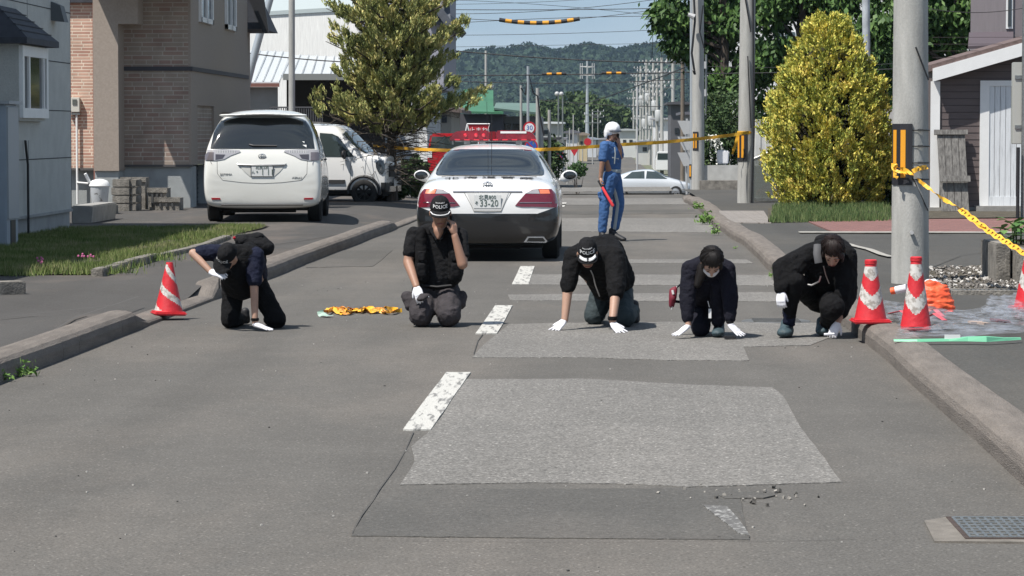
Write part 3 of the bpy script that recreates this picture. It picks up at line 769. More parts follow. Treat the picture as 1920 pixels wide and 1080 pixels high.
w2 = MB(); w2.bb((WX, 41.95, 2.25), (WX + .05, 42.35, 2.95)); w2.build('window', M_white, h)
vh = MB(); p = at(86, 24, 43.6); vh.prism([(WX, 43.4, p.z - .12), (WX + .2, 43.4, p.z - .14), (WX + .14, 43.4, p.z + .1), (WX, 43.4, p.z + .16)], (0, .34, 0)); vh.build('vent_hood', mat('hood_grey', (.09, .1, .11), .6), h)
m = MB(); m.tube([(WX + .05, 41.3, .16), (WX + .05, 41.3, 1.15), (WX + .035, 41.2, 1.5), (WX + .035, 41.2, 2.2)], .018, 6); m.build('wall_cable', M_black, h)
# blue-grey cabinet
c = thing('storage_cabinet', 'tall blue-grey steel cabinet against the grey house at the left edge', 'cabinet', (-7.9, 37.5, .13))
m = MB(); m.bb((-8.12, 37.2, .14), (-7.56, 37.95, 1.97)); m.build('body', mat('cabinet_blue', (.33, .38, .44), .6, var=.1), c, bevel=.012)
MB().bb((-7.56, 37.24, .5), (-7.535, 37.92, 1.93)).build('door', mat('cabinet_light', (.36, .38, .40), .55), c)
MB().bb((-7.56, 37.45, .15), (-7.55, 37.75, .48)).build('vent_opening', M_black, c)
MB().bb((-8.15, 37.15, 1.97), (-7.5, 38.0, 2.01)).build('lid', mat('cabinet_light', (.3, .3, .3)), c)

# --- brick tiled house
h = thing('brick_house', 'two-storey house clad in brown brick tiles behind the white minivan', 'house', (-9, 60, .13))
def zz(py, Y): return CAMH + (245 - py) * Y / F
Yf, Xs = 56.8, -7.97
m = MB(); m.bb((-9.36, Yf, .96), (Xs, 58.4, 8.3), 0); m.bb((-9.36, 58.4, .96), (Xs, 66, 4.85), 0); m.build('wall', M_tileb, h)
m = MB()
segs = [(Yf + .004, 57.7, .96, 2.8), (57.7, 60.2, 2.13, 2.8), (60.2, 61.4, .96, 2.8), (61.4, 63.8, 2.02, 2.8), (63.8, 66, .96, 2.8)]
for a, b_, c_, d_ in segs: m.bb((Xs, a, c_), (Xs + .05, b_, d_))
m.bb((Xs, Yf + .004, 2.86), (Xs + .05, 58.4, 8.3)); m.bb((Xs, 58.4, 2.86), (Xs + .05, 66, 4.85)); m.build('side_wall', M_tilec, h)
m = MB(); m.bb((-9.3, Yf - .03, 2.79), (Xs + .08, Yf, 2.87)); m.bb((Xs + .05, Yf - .03, 2.79), (Xs + .08, 66, 2.87)); m.build('trim_band', mat('trim_dark', (.05, .05, .06), .7), h)
m = MB(); m.bb((-13, 57.2, .1), (-9.7, 60, .86)); m.bb((-9.34, Yf + .05, .1), (Xs + .02, 57.7, .93)); m.bb((Xs - .3, 60.2, .1), (Xs + .02, 61.4, .93)); m.build('foundation', M_found, h)
m = MB(); m.bb((-9.38, Yf - .02, .93), (Xs + .07, Yf + .2, .97)); m.bb((-13, 57.05, .855), (-9.7, 57.3, .9)); m.build('sill_ledge', mat('ledge_dark', (.09, .085, .085), .8), h)
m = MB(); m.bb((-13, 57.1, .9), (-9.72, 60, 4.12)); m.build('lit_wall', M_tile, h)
m = MB(); m.bb((-13, 56.98, 4.12), (-9.72, 60, 4.25)); m.build('lower_roof', M_shing, h)
m = MB(); m.bb((-9.70, 56.1, .86), (-9.22, 57.4, 6.3)); m.bb((-9.218, 56.1, 3.67), (-8.84, 56.8, 6.3)); m.build('projecting_pier', M_tilec, h)
m = MB(); m.bb((-9.69, 56.15, .1), (-9.24, 57.4, .855)); m.build('pier_base', M_found, h)
m = MB(); m.tube([(-9.80, 56.95, .14), (-9.80, 56.95, 4.1)], .055, 10); m.build('downpipe', M_pipe, h)
m = MB(); m.prism([(-9.75, 55.6, 8.6), (-7.2, 55.6, 8.2), (-7.2, 55.6, 8.3), (-9.75, 55.6, 9.1)], (0, 3.0, 0)); m.build('roof', M_shing, h)
m = MB(); m.bb((-9.75, 54.8, 4.5), (-7.2, 56.05, 5.5)); m.bb((-9.75, 56.05, 4.5), (-7.35, 56.8, 4.7)); m.build('shade_slab', M_tilec, h)  # unseen slab, added above the frame to keep the facade in shadow
for a, b_ in ((57.95, 59.8), (62.0, 63.6)):
    f = MB(); z0 = 3.78
    for (ya, yb, za, zb) in ((a, b_, z0, z0 + .1), (a, a + .12, z0, 4.8), (b_ - .12, b_, z0, 4.8), (a, b_, 4.7, 4.8), ((a + b_) / 2 - .04, (a + b_) / 2 + .04, z0, 4.8)): f.bb((Xs + .05, ya, za), (Xs + .11, yb, zb))
    w = f.build('window', M_white, h); MB().bb((Xs + .05, a + .1, z0 + .08), (Xs + .07, b_ - .1, 4.72)).build('pane', M_glass, w)
M_gar = mat('garage_steel', (.05, .055, .065), .5)
for a, b_, z1 in ((57.7, 60.2, 2.13), (61.4, 63.8, 2.02)):
    f = MB(); f.bb((Xs - .35, a, .12), (Xs - .3, b_, z1))
    for i in range(22): f.bb((Xs - .3, a, .16 + i * .09), (Xs - .285, b_, .2 + i * .09))
    f.build('garage_door', M_gar, h)
# dark porch roof of the house further back
h2 = thing('porch_roof', 'dark shingled roof corner behind the brick house with a black bargeboard', 'roof', (-8, 67, 3.5))
m = MB(); q = at(440, 55, 66.5); e_ = at(496, 55, 66.5)
m.prism([(q.x - .3, 66.3, q.z), (e_.x, 66.3, q.z), (e_.x - .35, 66.3, q.z + .75), (q.x - .3, 66.3, q.z + .75)], (0, 3, 0)); m.build('slope', M_shing, h2)
m = MB(); m.prism([(e_.x, 66.2, q.z - .1), (e_.x + .13, 66.2, q.z - .1), (e_.x + .02, 66.2, q.z + .7), (e_.x - .32, 66.2, q.z + .9), (e_.x - .36, 66.2, q.z + .78)], (0, .1, 0)); m.build('bargeboard', M_black, h2)
m = MB(); m.bb((-9, 66.6, -.1), (q.x + .05, 69, q.z)); m.build('wall', M_tilec, h2)

# meter, conduit, trough, bin, blocks by the brick wall
mt = thing('electric_meter', 'cream electricity meter box on the sunlit brick wall', 'meter', (at(142, 197, 57).x, 57.05, 2.0))
p = at(141, 196, 57.05); m = MB(); m.bb((p.x - .1, 56.98, p.z - .15), (p.x + .1, 57.095, p.z + .14)); m.build('case', M_plast, mt, bevel=.01)
m = MB(); m.bb((p.x - .04, 56.965, p.z + .0), (p.x + .045, 56.98, p.z + .1)); m.build('dial', mat('dial_grey', (.12, .13, .12), .3), mt)
m = MB(); m.bb((p.x - .11, 56.99, p.z - .2), (p.x + .1, 57.08, p.z - .165)); m.build('bracket', M_steel, mt)
m = MB(); x = at(144, 300, 57).x; m.tube([(x, 57.03, p.z - .2), (x, 57.03, .32), (x, 57.03, .2)], .022, 8); m.tube([(x, 57.0, .62), (x + .22, 57.0, .6)], .02, 8)
tag(m.build('conduit_pipe', M_white, smooth=True), 'thin white conduit pipe running down from the electricity meter', 'pipe')
tr = MB(); a = P(135, 424, .13); Yt = 47.2; xa, xb = at(134, 400, Yt).x, at(168, 400, Yt).x
tr.prism([(xa, Yt, .12), (xb + .02, Yt, .12), (xb + .05, Yt, .42), (xa, Yt, .42)], (0, 2.4, 0)); o = tr.build('concrete_trough', M_conc, bevel=.02); tag(o, 'pale concrete gutter block standing in the grass beside the grey house', 'concrete block')
bn = thing('dustbin', 'white plastic dustbin with its lid bulging in front of the brown pier', 'bin', P(187, 386, .44)); q = at(187, 386, 52.5)
m = MB(); c0 = (q.x, 52.5, q.z); m.lathe([(0, 0), (.13, 0), (.14, .02), (.175, .36), (.17, .36), (.0, .30)], c0, 20); m.build('bucket', mat('bin_grey', (.5, .52, .54), .5, col2=(.2, .2, .2), vscale=9, ramp=(.6, .62)), bn, smooth=True)
m = MB(); m.lathe([(.18, .345), (.19, .36), (.18, .40), (.14, .455), (.06, .48), (0, .485)], c0, 20); m.build('lid', M_white, bn, smooth=True)
m = MB(); m.tube([(q.x - .17, 52.45, q.z + .42), (q.x - .24, 52.4, q.z + .58)], .03, 6); m.build('handle', M_white, bn, smooth=True)
m = MB(); m.bb((q.x - .45, 52.2, .12), (q.x + .22, 53.2, q.z)); tag(m.build('concrete_ledge', M_concd), 'rough concrete ledge under the white dustbin', 'ledge')
# stacked blocks
for i, (xa, xb, ya, yb, nr, lab) in enumerate(((212, 246, 335, 396, 4, 'dark concrete block, part of the four-high stack beside the dustbin'),)):
    for k in range(4):
        y0_ = yb - (yb - ya) / 4 * k; A = at(xa, y0_, 54.6); B = at(xb, y0_ - 14.5, 54.6); m = MB(); m.bb((A.x + .02 * (k % 2), 54.4, A.z), (B.x, 54.75, B.z + .0))
        m.bb((B.x, 54.45, A.z + .01), (B.x + .12, 55.1, B.z - .01))
        tag(m.build('building_block', M_concd, bevel=.01), lab, 'concrete block', 'stack of four blocks by the dustbin')
def tub(xa, xb, ya, yb, Y, lab):
    A = at(xa, yb, Y); B = at(xb, ya, Y); m = MB(); t = .05
    m.bb((A.x, Y, .135), (B.x, Y + .55, B.z)); m.bb((A.x - .02, Y - .03, B.z - .08), (B.x + .02, Y + .0, B.z + .01))
    for i in range(3):
        x = A.x + (B.x - A.x) * (i + .7) / 4; m.bb((x, Y - .03, .2), (x + .04, Y, B.z - .1), 1)
    tag(m.build('concrete_planter', [M_concd, mat('gap_dark', (.06, .06, .06))], bevel=0), lab, 'planter')
tub(228, 272, 333, 390, 55.6, 'tallest grey concrete planter in the dim corner by the brick house')
tub(278, 312, 353, 392, 55.3, 'middle-sized grey concrete planter in the dim corner by the brick house')
tub(291, 336, 371, 396, 54.9, 'lowest grey concrete planter, ribbed, in front by the brick house')

# --- white house and lean-to in the middle distance (wall turned towards the sun)
h = thing('white_house', 'large bright white sided house with a lean-to roof behind the minivan', 'house', (-9, 92, -.4))
A = at(415, 100, 95); B = at(675, 100, 89); zt = zz(22, 90); zb_ = -.6
d = (Vector((B.x, B.y, 0)) - Vector((A.x, A.y, 0))).normalized(); nrm = Vector((d.y, -d.x, 0))
m = MB(); m.prism([(A.x, A.y, zb_), (B.x, B.y, zb_), (B.x, B.y, zt), (A.x, A.y, zt)], Vector((B.x * 8 / 89 - .4, 8, 0))); m.build('wall', M_whited, h)
m = MB(); m.prism([Vector((A.x, A.y, zt)) + nrm * .06 - d * .4, Vector((B.x, B.y, zt)) + nrm * .06 + d * .25, Vector((B.x - .8, B.y + 5, zt + 1.9)), Vector((A.x - .8, A.y + 5, zt + 1.9))], (0, 0, .12)); m.build('roof', mat('pale_roof', (.42, .47, .47), .5, .2), h)
h = thing('lean_to_building', 'grey lean-to with a ribbed white metal roof and open dark carport', 'building', (-9, 82, -.2))
Ya, Yb = 80.0, 86.0
c = [at(400, 157, Ya), at(524, 157, Ya), at(545, 101, Yb), at(430, 96, Yb)]
M_rib = mat('metal_roof_white', (.7, .72, .72), .35, .3)
m = MB(); m.prism(c, (0, 0, .05)); 
for i in range(9):
    t = i / 8; a = c[0].lerp(c[1], t); b_ = c[3].lerp(c[2], t); m.tube([a + Vector((0, 0, .07)), b_ + Vector((0, 0, .07))], .025, 4)
m.build('roof', M_rib, h)
c2 = [at(528, 147, Ya + .2), at(690, 147, Ya + .2), at(690, 112, Yb), at(547, 106, Yb)]
m = MB(); m.prism(c2, (0, 0, .05))
for i in range(10):
    t = i / 9; a = c2[0].lerp(c2[1], t); b_ = c2[3].lerp(c2[2], t); m.tube([a + Vector((0, 0, .07)), b_ + Vector((0, 0, .07))], .025, 4)
m.build('roof', M_rib, h)
a, b_ = at(400, 163, Ya), at(524, 156, Ya); m = MB(); m.bb((a.x, Ya - .05, a.z), (b_.x, Ya, b_.z)); m.build('fascia', M_pipe, h)
a, b_ = at(530, 150, Ya), at(690, 138, Ya); m = MB(); m.bb((a.x, Ya + .1, a.z), (b_.x, Ya + .15, b_.z)); m.build('fascia', mat('fascia_grey', (.2, .21, .2), .7), h)
a, b_ = at(400, 240, Ya), at(518, 163, Ya); m = MB(); m.bb((a.x, Ya + .2, -.2), (b_.x, Ya + .4, b_.z)); m.build('wall', mat('lean_wall', (.27, .26, .24), .85, var=.2, vscale=1.5), h)
a, b_ = at(512, 240, Ya), at(690, 150, Ya); m = MB(); m.bb((a.x, Ya + 3.5, -.2), (b_.x + .2, Ya + 3.6, b_.z + .3)); m.build('back_wall', mat('inside_shade', (.03, .028, .026), .9), h)  # the carport's inner shade is put into this wall's near-black colour
rl = MB(); a, b_ = at(508, 200, Ya), at(606, 214, Ya)
rl.bb((a.x, Ya - .3, a.z - .04), (b_.x, Ya - .25, a.z)); rl.bb((a.x, Ya - .3, a.z - .45), (b_.x, Ya - .25, a.z - .41))
for i in range(24): x = a.x + (b_.x - a.x) * i / 23; rl.bb((x - .012, Ya - .29, a.z - .9), (x + .012, Ya - .26, a.z - .02))
tag(rl.build('railing', mat('rail_dark', (.08, .08, .085), .6)), 'dark slatted railing in front of the open carport', 'railing')
# --- purple-grey gabled house behind the juniper
h = thing('gabled_house', 'purple-grey gabled house with white lower siding behind the bushy pine', 'house', (-6, 87, -.4)); Yg = 86.5
a, b_ = at(672, 0, Yg), at(800, 168, Yg); m = MB(); m.bb((a.x, Yg, b_.z), (b_.x + .5, 94, 6.6)); m.build('upper_wall', mat('mauve_wall', (.36, .36, .41), .85, var=.1), h)
m = MB()
for i in range(14): m.bb((a.x + .02, Yg - .01, b_.z - 1.9 + i * .14), (b_.x, Yg + .3, b_.z - 1.9 + i * .14 + .125))
m.bb((a.x, Yg + .05, -.8), (b_.x, 94, b_.z)); m.build('lower_wall', mat('pale_clapboard', (.5, .52, .54), .7, var=.1), h)
m = MB(); p0, p1, p2 = at(822, 48, Yg), at(843, -30, Yg), at(700, -30, Yg); m.prism([(p0.x + .3, Yg - .6, p0.z - .1), (p0.x + .45, Yg - .6, p0.z + .05), (a.x + 1, Yg - .6, p0.z + 2.6), (a.x + .8, Yg - .6, p0.z + 2.4)], (0, 9, 0)); 
m.prism([at(800, 46, Yg - .3), at(845, 46, Yg - .3), at(842, -10, Yg + 1.4), at(806, -10, Yg + 1.4)], (0, 0, .08)); m.build('roof', mat('slate_roof', (.10, .11, .13), .7, var=.3, vscale=4), h)
m = MB(); m.bb(at(728, 66, Yg) + Vector((0, -.03, 0)), at(744, 30, Yg)); m.build('window', M_glass, h)
# --- beige house and green-roofed building
h = thing('beige_house', 'small beige house between the pine and the green-roofed building', 'house', (-6.5, 110, -1)); Y = 108
a, b_ = at(798, 330, Y), at(846, 200, Y); m = MB(); m.bb((a.x, Y, -1.5), (b_.x, Y + 7, b_.z)); m.build('wall', mat('beige_wall', (.30, .29, .26), .85, var=.1, vscale=1), h)
m = MB(); m.prism([at(790, 202, Y - .4), at(866, 212, Y - .4), at(866, 206, Y - .4), at(820, 185, Y - .4), at(790, 192, Y - .4)], (0, 8, 0)); m.build('roof', mat('brown_roof', (.13, .1, .09), .8), h)
m = MB(); m.bb(at(828, 230, Y) + Vector((0, -.03, 0)), at(838, 216, Y)); m.build('window', M_glass, h)
h = thing('green_roofed_building', 'dark building with a stepped green metal roof behind the police car', 'building', (-5, 120, -1.2)); Y = 118
M_green = mat('green_roof', (.065, .20, .11), .5, .1, var=.15, vscale=2)
a, b_ = at(843, 340, Y), at(944, 214, Y); m = MB(); m.bb((a.x, Y, -1.8), (b_.x, Y + 8, b_.z)); m.build('wall', mat('dark_wall', (.075, .075, .085), .8), h)
a2, b2 = at(943, 340, Y), at(1012, 218, Y); m = MB(); m.bb((a2.x, Y + 1, -1.8), (b2.x, Y + 8, b2.z)); m.build('wing', mat('grey_wing', (.2, .215, .23), .8), h)
m = MB(); m.prism([at(866, 212, Y - .5), at(944, 214, Y - .5), at(944, 203, Y + 2.2), at(925, 203, Y + 2.2), at(925, 173, Y + 5), at(869, 171, Y + 5)], (0, .0, .08)); m.build('roof', M_green, h)
m = MB(); m.prism([at(926, 206, Y - .4), at(1012, 215, Y + .3), at(1012, 197, Y + 4), at(930, 196, Y + 4)], (0, 0, .08)); m.build('roof', mat('green_grey_roof', (.13, .20, .165), .5), h)
m = MB(); m.bb(at(946, 246, Y + 1) + Vector((0, -.04, 0)), at(958, 232, Y + 1)); m.bb(at(962, 246, Y + 1) + Vector((0, -.04, 0)), at(976, 232, Y + 1)); m.build('window', M_glass, h)

# --- brown shed on the right
h = thing('brown_shed', 'brown sided shed with white trim and a white plank door', 'shed', (8, 56, .13)); Y = 54.3
sx = at(1746, 300, Y).x; m = MB(); zr = lambda x: zz(133, Y) + (x - sx) * (zz(88, Y) - zz(133, Y)) / (at(1905, 88, Y).x - sx)
xe = 9.4; m.prism([(sx, Y, .2), (xe, Y, .2), (xe, Y, zr(xe)), (sx, Y, zr(sx))], (0, 5, 0), 0); 
m.build('wall', mat('brown_siding', (.135, .108, .105), .8, var=.12, vscale=3, stretch=(1, 1, 6)), h)
m = MB(); k = 0; z = .34
while z < 3.4: m.bb((sx, Y - .006, z), (xe, Y, z + .008)); z += .125
m.build('siding_joint', mat('joint_brown', (.05, .04, .04)), h)
m = MB(); th = .24; ov = .34
m.prism([(sx - .02, Y - ov, zr(sx) - th + .03), (xe, Y - ov, zr(xe) - th + .03), (xe, Y - ov, zr(xe) + .03), (sx - .02, Y - ov, zr(sx) + .03)], (0, .04, 0)); m.build('fascia', M_white, h)
m = MB(); m.prism([(sx - .05, Y - ov + .04, zr(sx) - .02), (xe, Y - ov + .04, zr(xe) - .02), (xe, Y - ov + .04, zr(xe) + .10), (sx - .05, Y - ov + .04, zr(sx) + .10)], (0, 6, 0)); m.build('roof', mat('brown_shingle', (.17, .12, .11), .9, var=.4, vscale=12), h)
m = MB(); m.bb((sx - .02, Y - .04, .16), (sx + .15, Y, zr(sx) - .2)); m.build('corner_board', M_white, h)
da, db = at(1853, 375, Y).x, at(1925, 375, Y).x; zt = zz(162, Y); z0 = zz(388, Y)
m = MB(); m.bb((at(1839, 0, Y).x, Y - .05, z0), (da, Y, zt + .1)); m.bb((da, Y - .05, zt), (db + .12, Y, zt + .1)); m.bb((db, Y - .05, z0), (db + .12, Y, zt)); m.build('door_frame', M_white, h)
m = MB(); n = 7
for i in range(n): m.bb((da + (db - da) * i / n + .004, Y - .03, z0 + .2), (da + (db - da) * (i + 1) / n - .004, Y - .004, zt))
m.bb((da, Y - .04, z0), (db, Y - .004, z0 + .2)); m.build('door', mat('door_white', (.7, .72, .74), .6, col2=(.5, .52, .54), vscale=4, stretch=(8, 1, .6), ramp=(.5, .7)), h)
m = MB(); m.bb((sx - .1, Y - .12, .1), (at(1830, 0, Y).x, Y, .22)); m.bb((at(1830, 0, Y).x, Y - .3, .1), (db + .2, Y, .25)); m.build('footing', M_conc, h)
# leaning old boards
bd = thing('old_board_door', 'weathered grey plank door leaning against the brown shed', 'old door', (at(1785, 395, Y).x, Y - .35, .15))
A, B = at(1765, 395, Y - .5), at(1818, 395, Y - .5); tp = zz(246, Y - .1)
M_old = mat('old_wood', (.24, .23, .215), .9, col2=(.10, .095, .09), vscale=3, stretch=(10, 10, 1), detail=8, bump=.4)
m = MB(); n = 4
for i in range(n):
    xa = A.x + (B.x - A.x) * i / n; xb = A.x + (B.x - A.x) * (i + 1) / n - .008; s = -.045
    m.prism([(xa, Y - .5, .16), (xb, Y - .5, .16), (xb + s, Y - .1, tp), (xa + s, Y - .1, tp)], (0, .03, 0))
m.build('planks', M_old, bd)
m = MB(); m.box(((A.x + B.x) / 2 - .05, Y - .13, tp - .02), (B.x - A.x + .1, .05, .09), (R(-12), 0, 0)); m.box(((A.x + B.x) / 2 - .0, Y - .44, .75), (B.x - A.x + .03, .05, .11), (R(-12), 0, 0)); m.build('battens', M_old, bd)
# meter cabinet and grey post at the right edge
eb = thing('switch_box', 'pale grey electrical box strapped to the steel post at the right edge', 'electric box', (at(1907, 268, 50).x, 50, 1.4))
a, b_ = at(1897, 270, 50), at(1915, 117, 50); m = MB(); m.bb((a.x, 49.85, a.z), (b_.x, 50.1, b_.z)); m.build('case', mat('box_grey', (.42, .43, .40), .5), eb, bevel=.01)
for py in (145, 238):
    q = at(1906, py, 50); m = MB(); m.bb((q.x - .05, 49.83, q.z - .03), (q.x + .08, 49.85, q.z + .03)); m.build('latch', M_steel, eb)
m = MB(); q = at(1920, 300, 49.8); m.tube([(q.x, 49.8, .1), (q.x, 49.8, 5.2)], .05, 12); tag(m.build('steel_post', M_steel, smooth=True), 'slim galvanised post carrying the electrical box at the right edge', 'post')
m = MB(); q = at(1909, 300, 49.7); m.tube([(q.x, 49.7, .14), (q.x, 49.7, 1.35)], .03, 10); tag(m.build('cable_sleeve', M_black, smooth=True), 'black cable sleeve rising to the electrical box at the right edge', 'cable sleeve')
# purple-brown house upper right
h = thing('mauve_house', 'mauve-brown house rising behind the shed roof at the right edge', 'house', (8, 64, .1)); Y = 63
a, b_ = at(1884, 300, Y), at(2050, -30, Y); m = MB(); m.bb((a.x, Y, .1), (b_.x, Y + 6, b_.z)); m.build('wall', mat('mauve_brown', (.22, .19, .2), .85, var=.1), h)
m = MB(); m.bb(at(1886, 54, Y) + Vector((0, -.05, 0)), at(1899, -20, Y)); w = m.build('window', M_white, h); MB().bb(at(1889, 50, Y) + Vector((0, -.07, 0)), at(1896, -20, Y) + Vector((0, -.055, 0))).build('pane', M_glass, w)
m = MB(); m.prism([at(1815, 92, Y - 2), at(1900, 88, Y - 2), at(1900, 64, Y), at(1817, 66, Y)], (0, 0, .06)); m.build('lower_roof', mat('mauve_roof', (.09, .07, .08), .8), h)

# --- things beyond the pavement on the right
lw = MB(); a, b_ = at(1318, 345, 80), at(1392, 310, 80); lw.bb((a.x, 80, -.1), (b_.x + 1.2, 80.25, b_.z)); tag(lw.build('low_wall', mat('low_wall_white', (.5, .5, .48), .85, var=.25, vscale=3)), 'low whitewashed concrete garden wall between the two utility poles', 'wall')
lw = MB(); lw.bb((a.x - .1, 79.6, -.1), (b_.x + 1.2, 79.98, at(1320, 338, 80).z)); tag(lw.build('stone_footing', M_concd), 'rough stone footing in front of the low white garden wall', 'wall footing')
def corr(name, x0, x1, yt, Y, lab, col=(.62, .62, .6)):
    a, b_ = at(x0, yt, Y), at(x1, yt, Y); m = MB(); n = int((b_.x - a.x) / .12)
    for i in range(n): m.bb((a.x + i * .12, Y - (.02 if i % 2 else 0), .05), (a.x + (i + 1) * .12, Y + .03, a.z))
    return tag(m.build(name, mat('corr' + name, col, .6, var=.2, vscale=2)), lab, 'fence')
corr('corrugated_fence', 1408, 1452, 224, 72, 'white corrugated sheet fence between the utility pole and the golden conifer')
corr('board_fence', 1640, 1700, 205, 70, 'pale board fence seen between the golden conifer and the large pole', (.5, .49, .48))
cf = thing('cold_frame', 'sagging glass and timber cold frame beside the golden conifer', 'cold frame', (at(1430, 372, 62).x, 62, .14)); a, b_ = at(1411, 374, 62), at(1466, 300, 62)
m = MB(); m.bb((a.x, 61.97, a.z - .04), (b_.x, 62.03, a.z + .03)); m.tube([(a.x, 62, a.z), (a.x, 62, a.z + .85)], .02, 6); m.tube([(a.x, 62, a.z + .85), (b_.x, 62, a.z + 1.12)], .02, 6); m.build('frame', M_steel, cf)
m = MB(); m.prism([(a.x, 62, a.z + .02), (b_.x, 62, a.z + .02), (b_.x, 62, a.z + 1.1), (a.x, 62, a.z + .83)], (0, .02, 0)); m.build('pane', mat('dusty_glass', (.20, .22, .21), .25, alpha=.62), cf)
m = MB(); m.bb((a.x, 62.3, .1), (b_.x, 62.6, a.z + .7)); m.build('back_board', mat('back_dark', (.07, .07, .06), .9), cf)
tp = at(1435, 362, 62.15); o = link_mesh(blob([[(tp, .12), (tp + Vector((.12, 0, .06)), .1)], [(tp + Vector((-.1, 0, -.02)), .08), (tp + Vector((.02, .02, .09)), .09)]], .02, 2, .03, (14, 14, 14)), 'clay_pot', mat('terracotta', (.38, .13, .07), .8, var=.5, vscale=18), smooth=True)
tag(o, 'heap of orange-brown clay pots inside the cold frame', 'pots')
m = MB(); q = at(1354, 305, 81); m.prism([(q.x - .15, 80.4, .65), (q.x + .15, 80.4, .65), (q.x + .17, 80.4, 1.02), (q.x - .17, 80.4, 1.04)], (0, .2, 0)); z_ = at(1354, 308, 80.4).z
o = m.build('white_bag', mat('white_bag_m', (.7, .7, .72), .7), bevel=.03); o.location.z = z_; tag(o, 'white wrapped pot standing on the low garden wall', 'pot')
# white apartment block glimpsed through the big trees
h = thing('white_apartments', 'white apartment block glimpsed through the big green trees', 'building', (12, 135, -1)); Y = 132
a, b_ = at(1282, 330, Y), at(1990, -60, Y); m = MB(); m.bb((a.x + 1.3, Y, -2), (b_.x, Y + 10, b_.z)); m.build('wall', mat('apt_white', (.74, .74, .73), .8), h)
for (xa, ya, xb, yb) in ((1331, -2, 1368, 22), (1450, 60, 1490, 90), (1560, 60, 1600, 90), (1770, 60, 1800, 90)):
    f = MB(); f.bb(at(xa - 2, yb + 2, Y) + Vector((0, -.05, 0)), at(xb + 2, ya - 2, Y)); w = f.build('window', M_white, h)
    g_ = MB(); g_.bb(at(xa, yb, Y) + Vector((0, -.08, 0)), at((xa + xb) / 2 - 1, ya, Y) + Vector((0, -.06, 0))); g_.bb(at((xa + xb) / 2 + 1, yb, Y) + Vector((0, -.08, 0)), at(xb, ya, Y) + Vector((0, -.06, 0))); g_.build('pane', mat('dull_glass', (.09, .12, .13), .2), w)

# --- far houses of the street
def farhouse(x0, x1, yt, Y, col, rc, lab, gable=6, wins=()):
    g = gz(Y); a, b_ = at(x0, yt, Y), at(x1, yt, Y); h = thing('far_house', lab, 'house', ((a.x + b_.x) / 2, Y, g), group='houses far down the street')
    m = MB(); m.bb((a.x, Y, g - .3), (b_.x, Y + 9, a.z)); m.build('wall', mat('fh%d' % (hash(col) % 9999), col, .85, var=.12, vscale=.7), h)
    m = MB(); t = gable * Y / F; m.prism([(a.x - .3, Y - .4, a.z), (b_.x + .3, Y - .4, a.z), (b_.x + .3, Y - .4, a.z + .15), ((a.x + b_.x) / 2, Y - .4, a.z + t), (a.x - .3, Y - .4, a.z + .15)], (0, 10, 0)); m.build('roof', mat('fr%d' % (hash(rc) % 9999), rc, .7), h)
    for (wx, wy, ww, wh) in wins:
        m = MB(); m.bb(at(wx, wy + wh, Y) + Vector((0, -.06, 0)), at(wx + ww, wy, Y)); m.build('window', M_glass, h)
farhouse(1012, 1052, 232, 260, (.42, .42, .42), (.6, .62, .64), 'pale house with a flat white roof just right of the speed limit sign', 4, ((1020, 244, 8, 8),))
farhouse(1037, 1056, 262, 230, (.68, .68, .68), (.2, .2, .22), 'small white hut down the street left of the far lamp posts', 5)
farhouse(1061, 1082, 250, 300, (.62, .62, .63), (.12, .12, .14), 'white house with one dark window down the street', 7, ((1066, 252, 6, 10),))
farhouse(1083, 1101, 254, 330, (.58, .48, .3), (.25, .2, .16), 'cream yellow house down the street', 6, ((1088, 265, 5, 6),))
farhouse(1102, 1118, 262, 380, (.6, .62, .64), (.3, .34, .4), 'white house with a blue-grey roof behind the standing officer', 5)
farhouse(1120, 1166, 262, 420, (.5, .5, .5), (.3, .3, .32), 'long low grey house behind the standing officer', 4)
farhouse(1158, 1192, 245, 380, (.6, .61, .58), (.4, .42, .42), 'broad pale house just left of the row of utility poles', 4, ((1168, 262, 6, 6), (1180, 262, 6, 6)))
farhouse(1194, 1228, 268, 300, (.55, .55, .52), (.2, .22, .25), 'pale house among the row of utility poles', 5, ((1205, 276, 8, 8),))
farhouse(1228, 1262, 224, 260, (.74, .74, .74), (.4, .4, .42), 'tall white house behind the poles at the right', 3, ((1236, 250, 7, 8),))
farhouse(1258, 1292, 196, 200, (.10, .10, .11), (.07, .07, .08), 'dark house right of the tall white one', 6, ((1265, 240, 8, 10),))
farhouse(1285, 1330, 215, 170, (.3, .3, .3), (.12, .12, .14), 'grey house half hidden by the first right-hand pole pair', 6)
farhouse(1004, 1040, 262, 175, (.05, .055, .05), (.04, .04, .045), 'dark shed beneath the blue no-parking sign', 4)
# ================================================================= TREES, POLES, WIRES, SIGNS
M_bark = mat('bark', (.10, .08, .065), .95, var=.5, vscale=8, stretch=(3, 3, .6), bump=1, bscale=25)
M_juni = mat('juniper_leaf', (.09, .12, .03), .75, island=[(.07, .095, .035), (.17, .20, .07), (.30, .33, .12), (.52, .48, .18), (.70, .58, .27)], var=.4, vscale=2.2, spec=.25)
M_thuja = mat('golden_leaf', (.25, .25, .04), .7, island=[(.11, .15, .04), (.26, .31, .07), (.50, .50, .10), (.80, .68, .15), (.85, .64, .20)], var=.5, vscale=2.6, spec=.25)
M_decid = mat('broad_leaf', (.06, .12, .025), .6, island=[(.018, .045, .012), (.04, .085, .02), (.07, .14, .03), (.12, .19, .05)], var=.5, vscale=1.4, spec=.35)
M_dshrub = mat('shrub_leaf', (.05, .09, .03), .7, island=[(.02, .04, .015), (.05, .09, .03), (.09, .13, .05)], spec=.25)

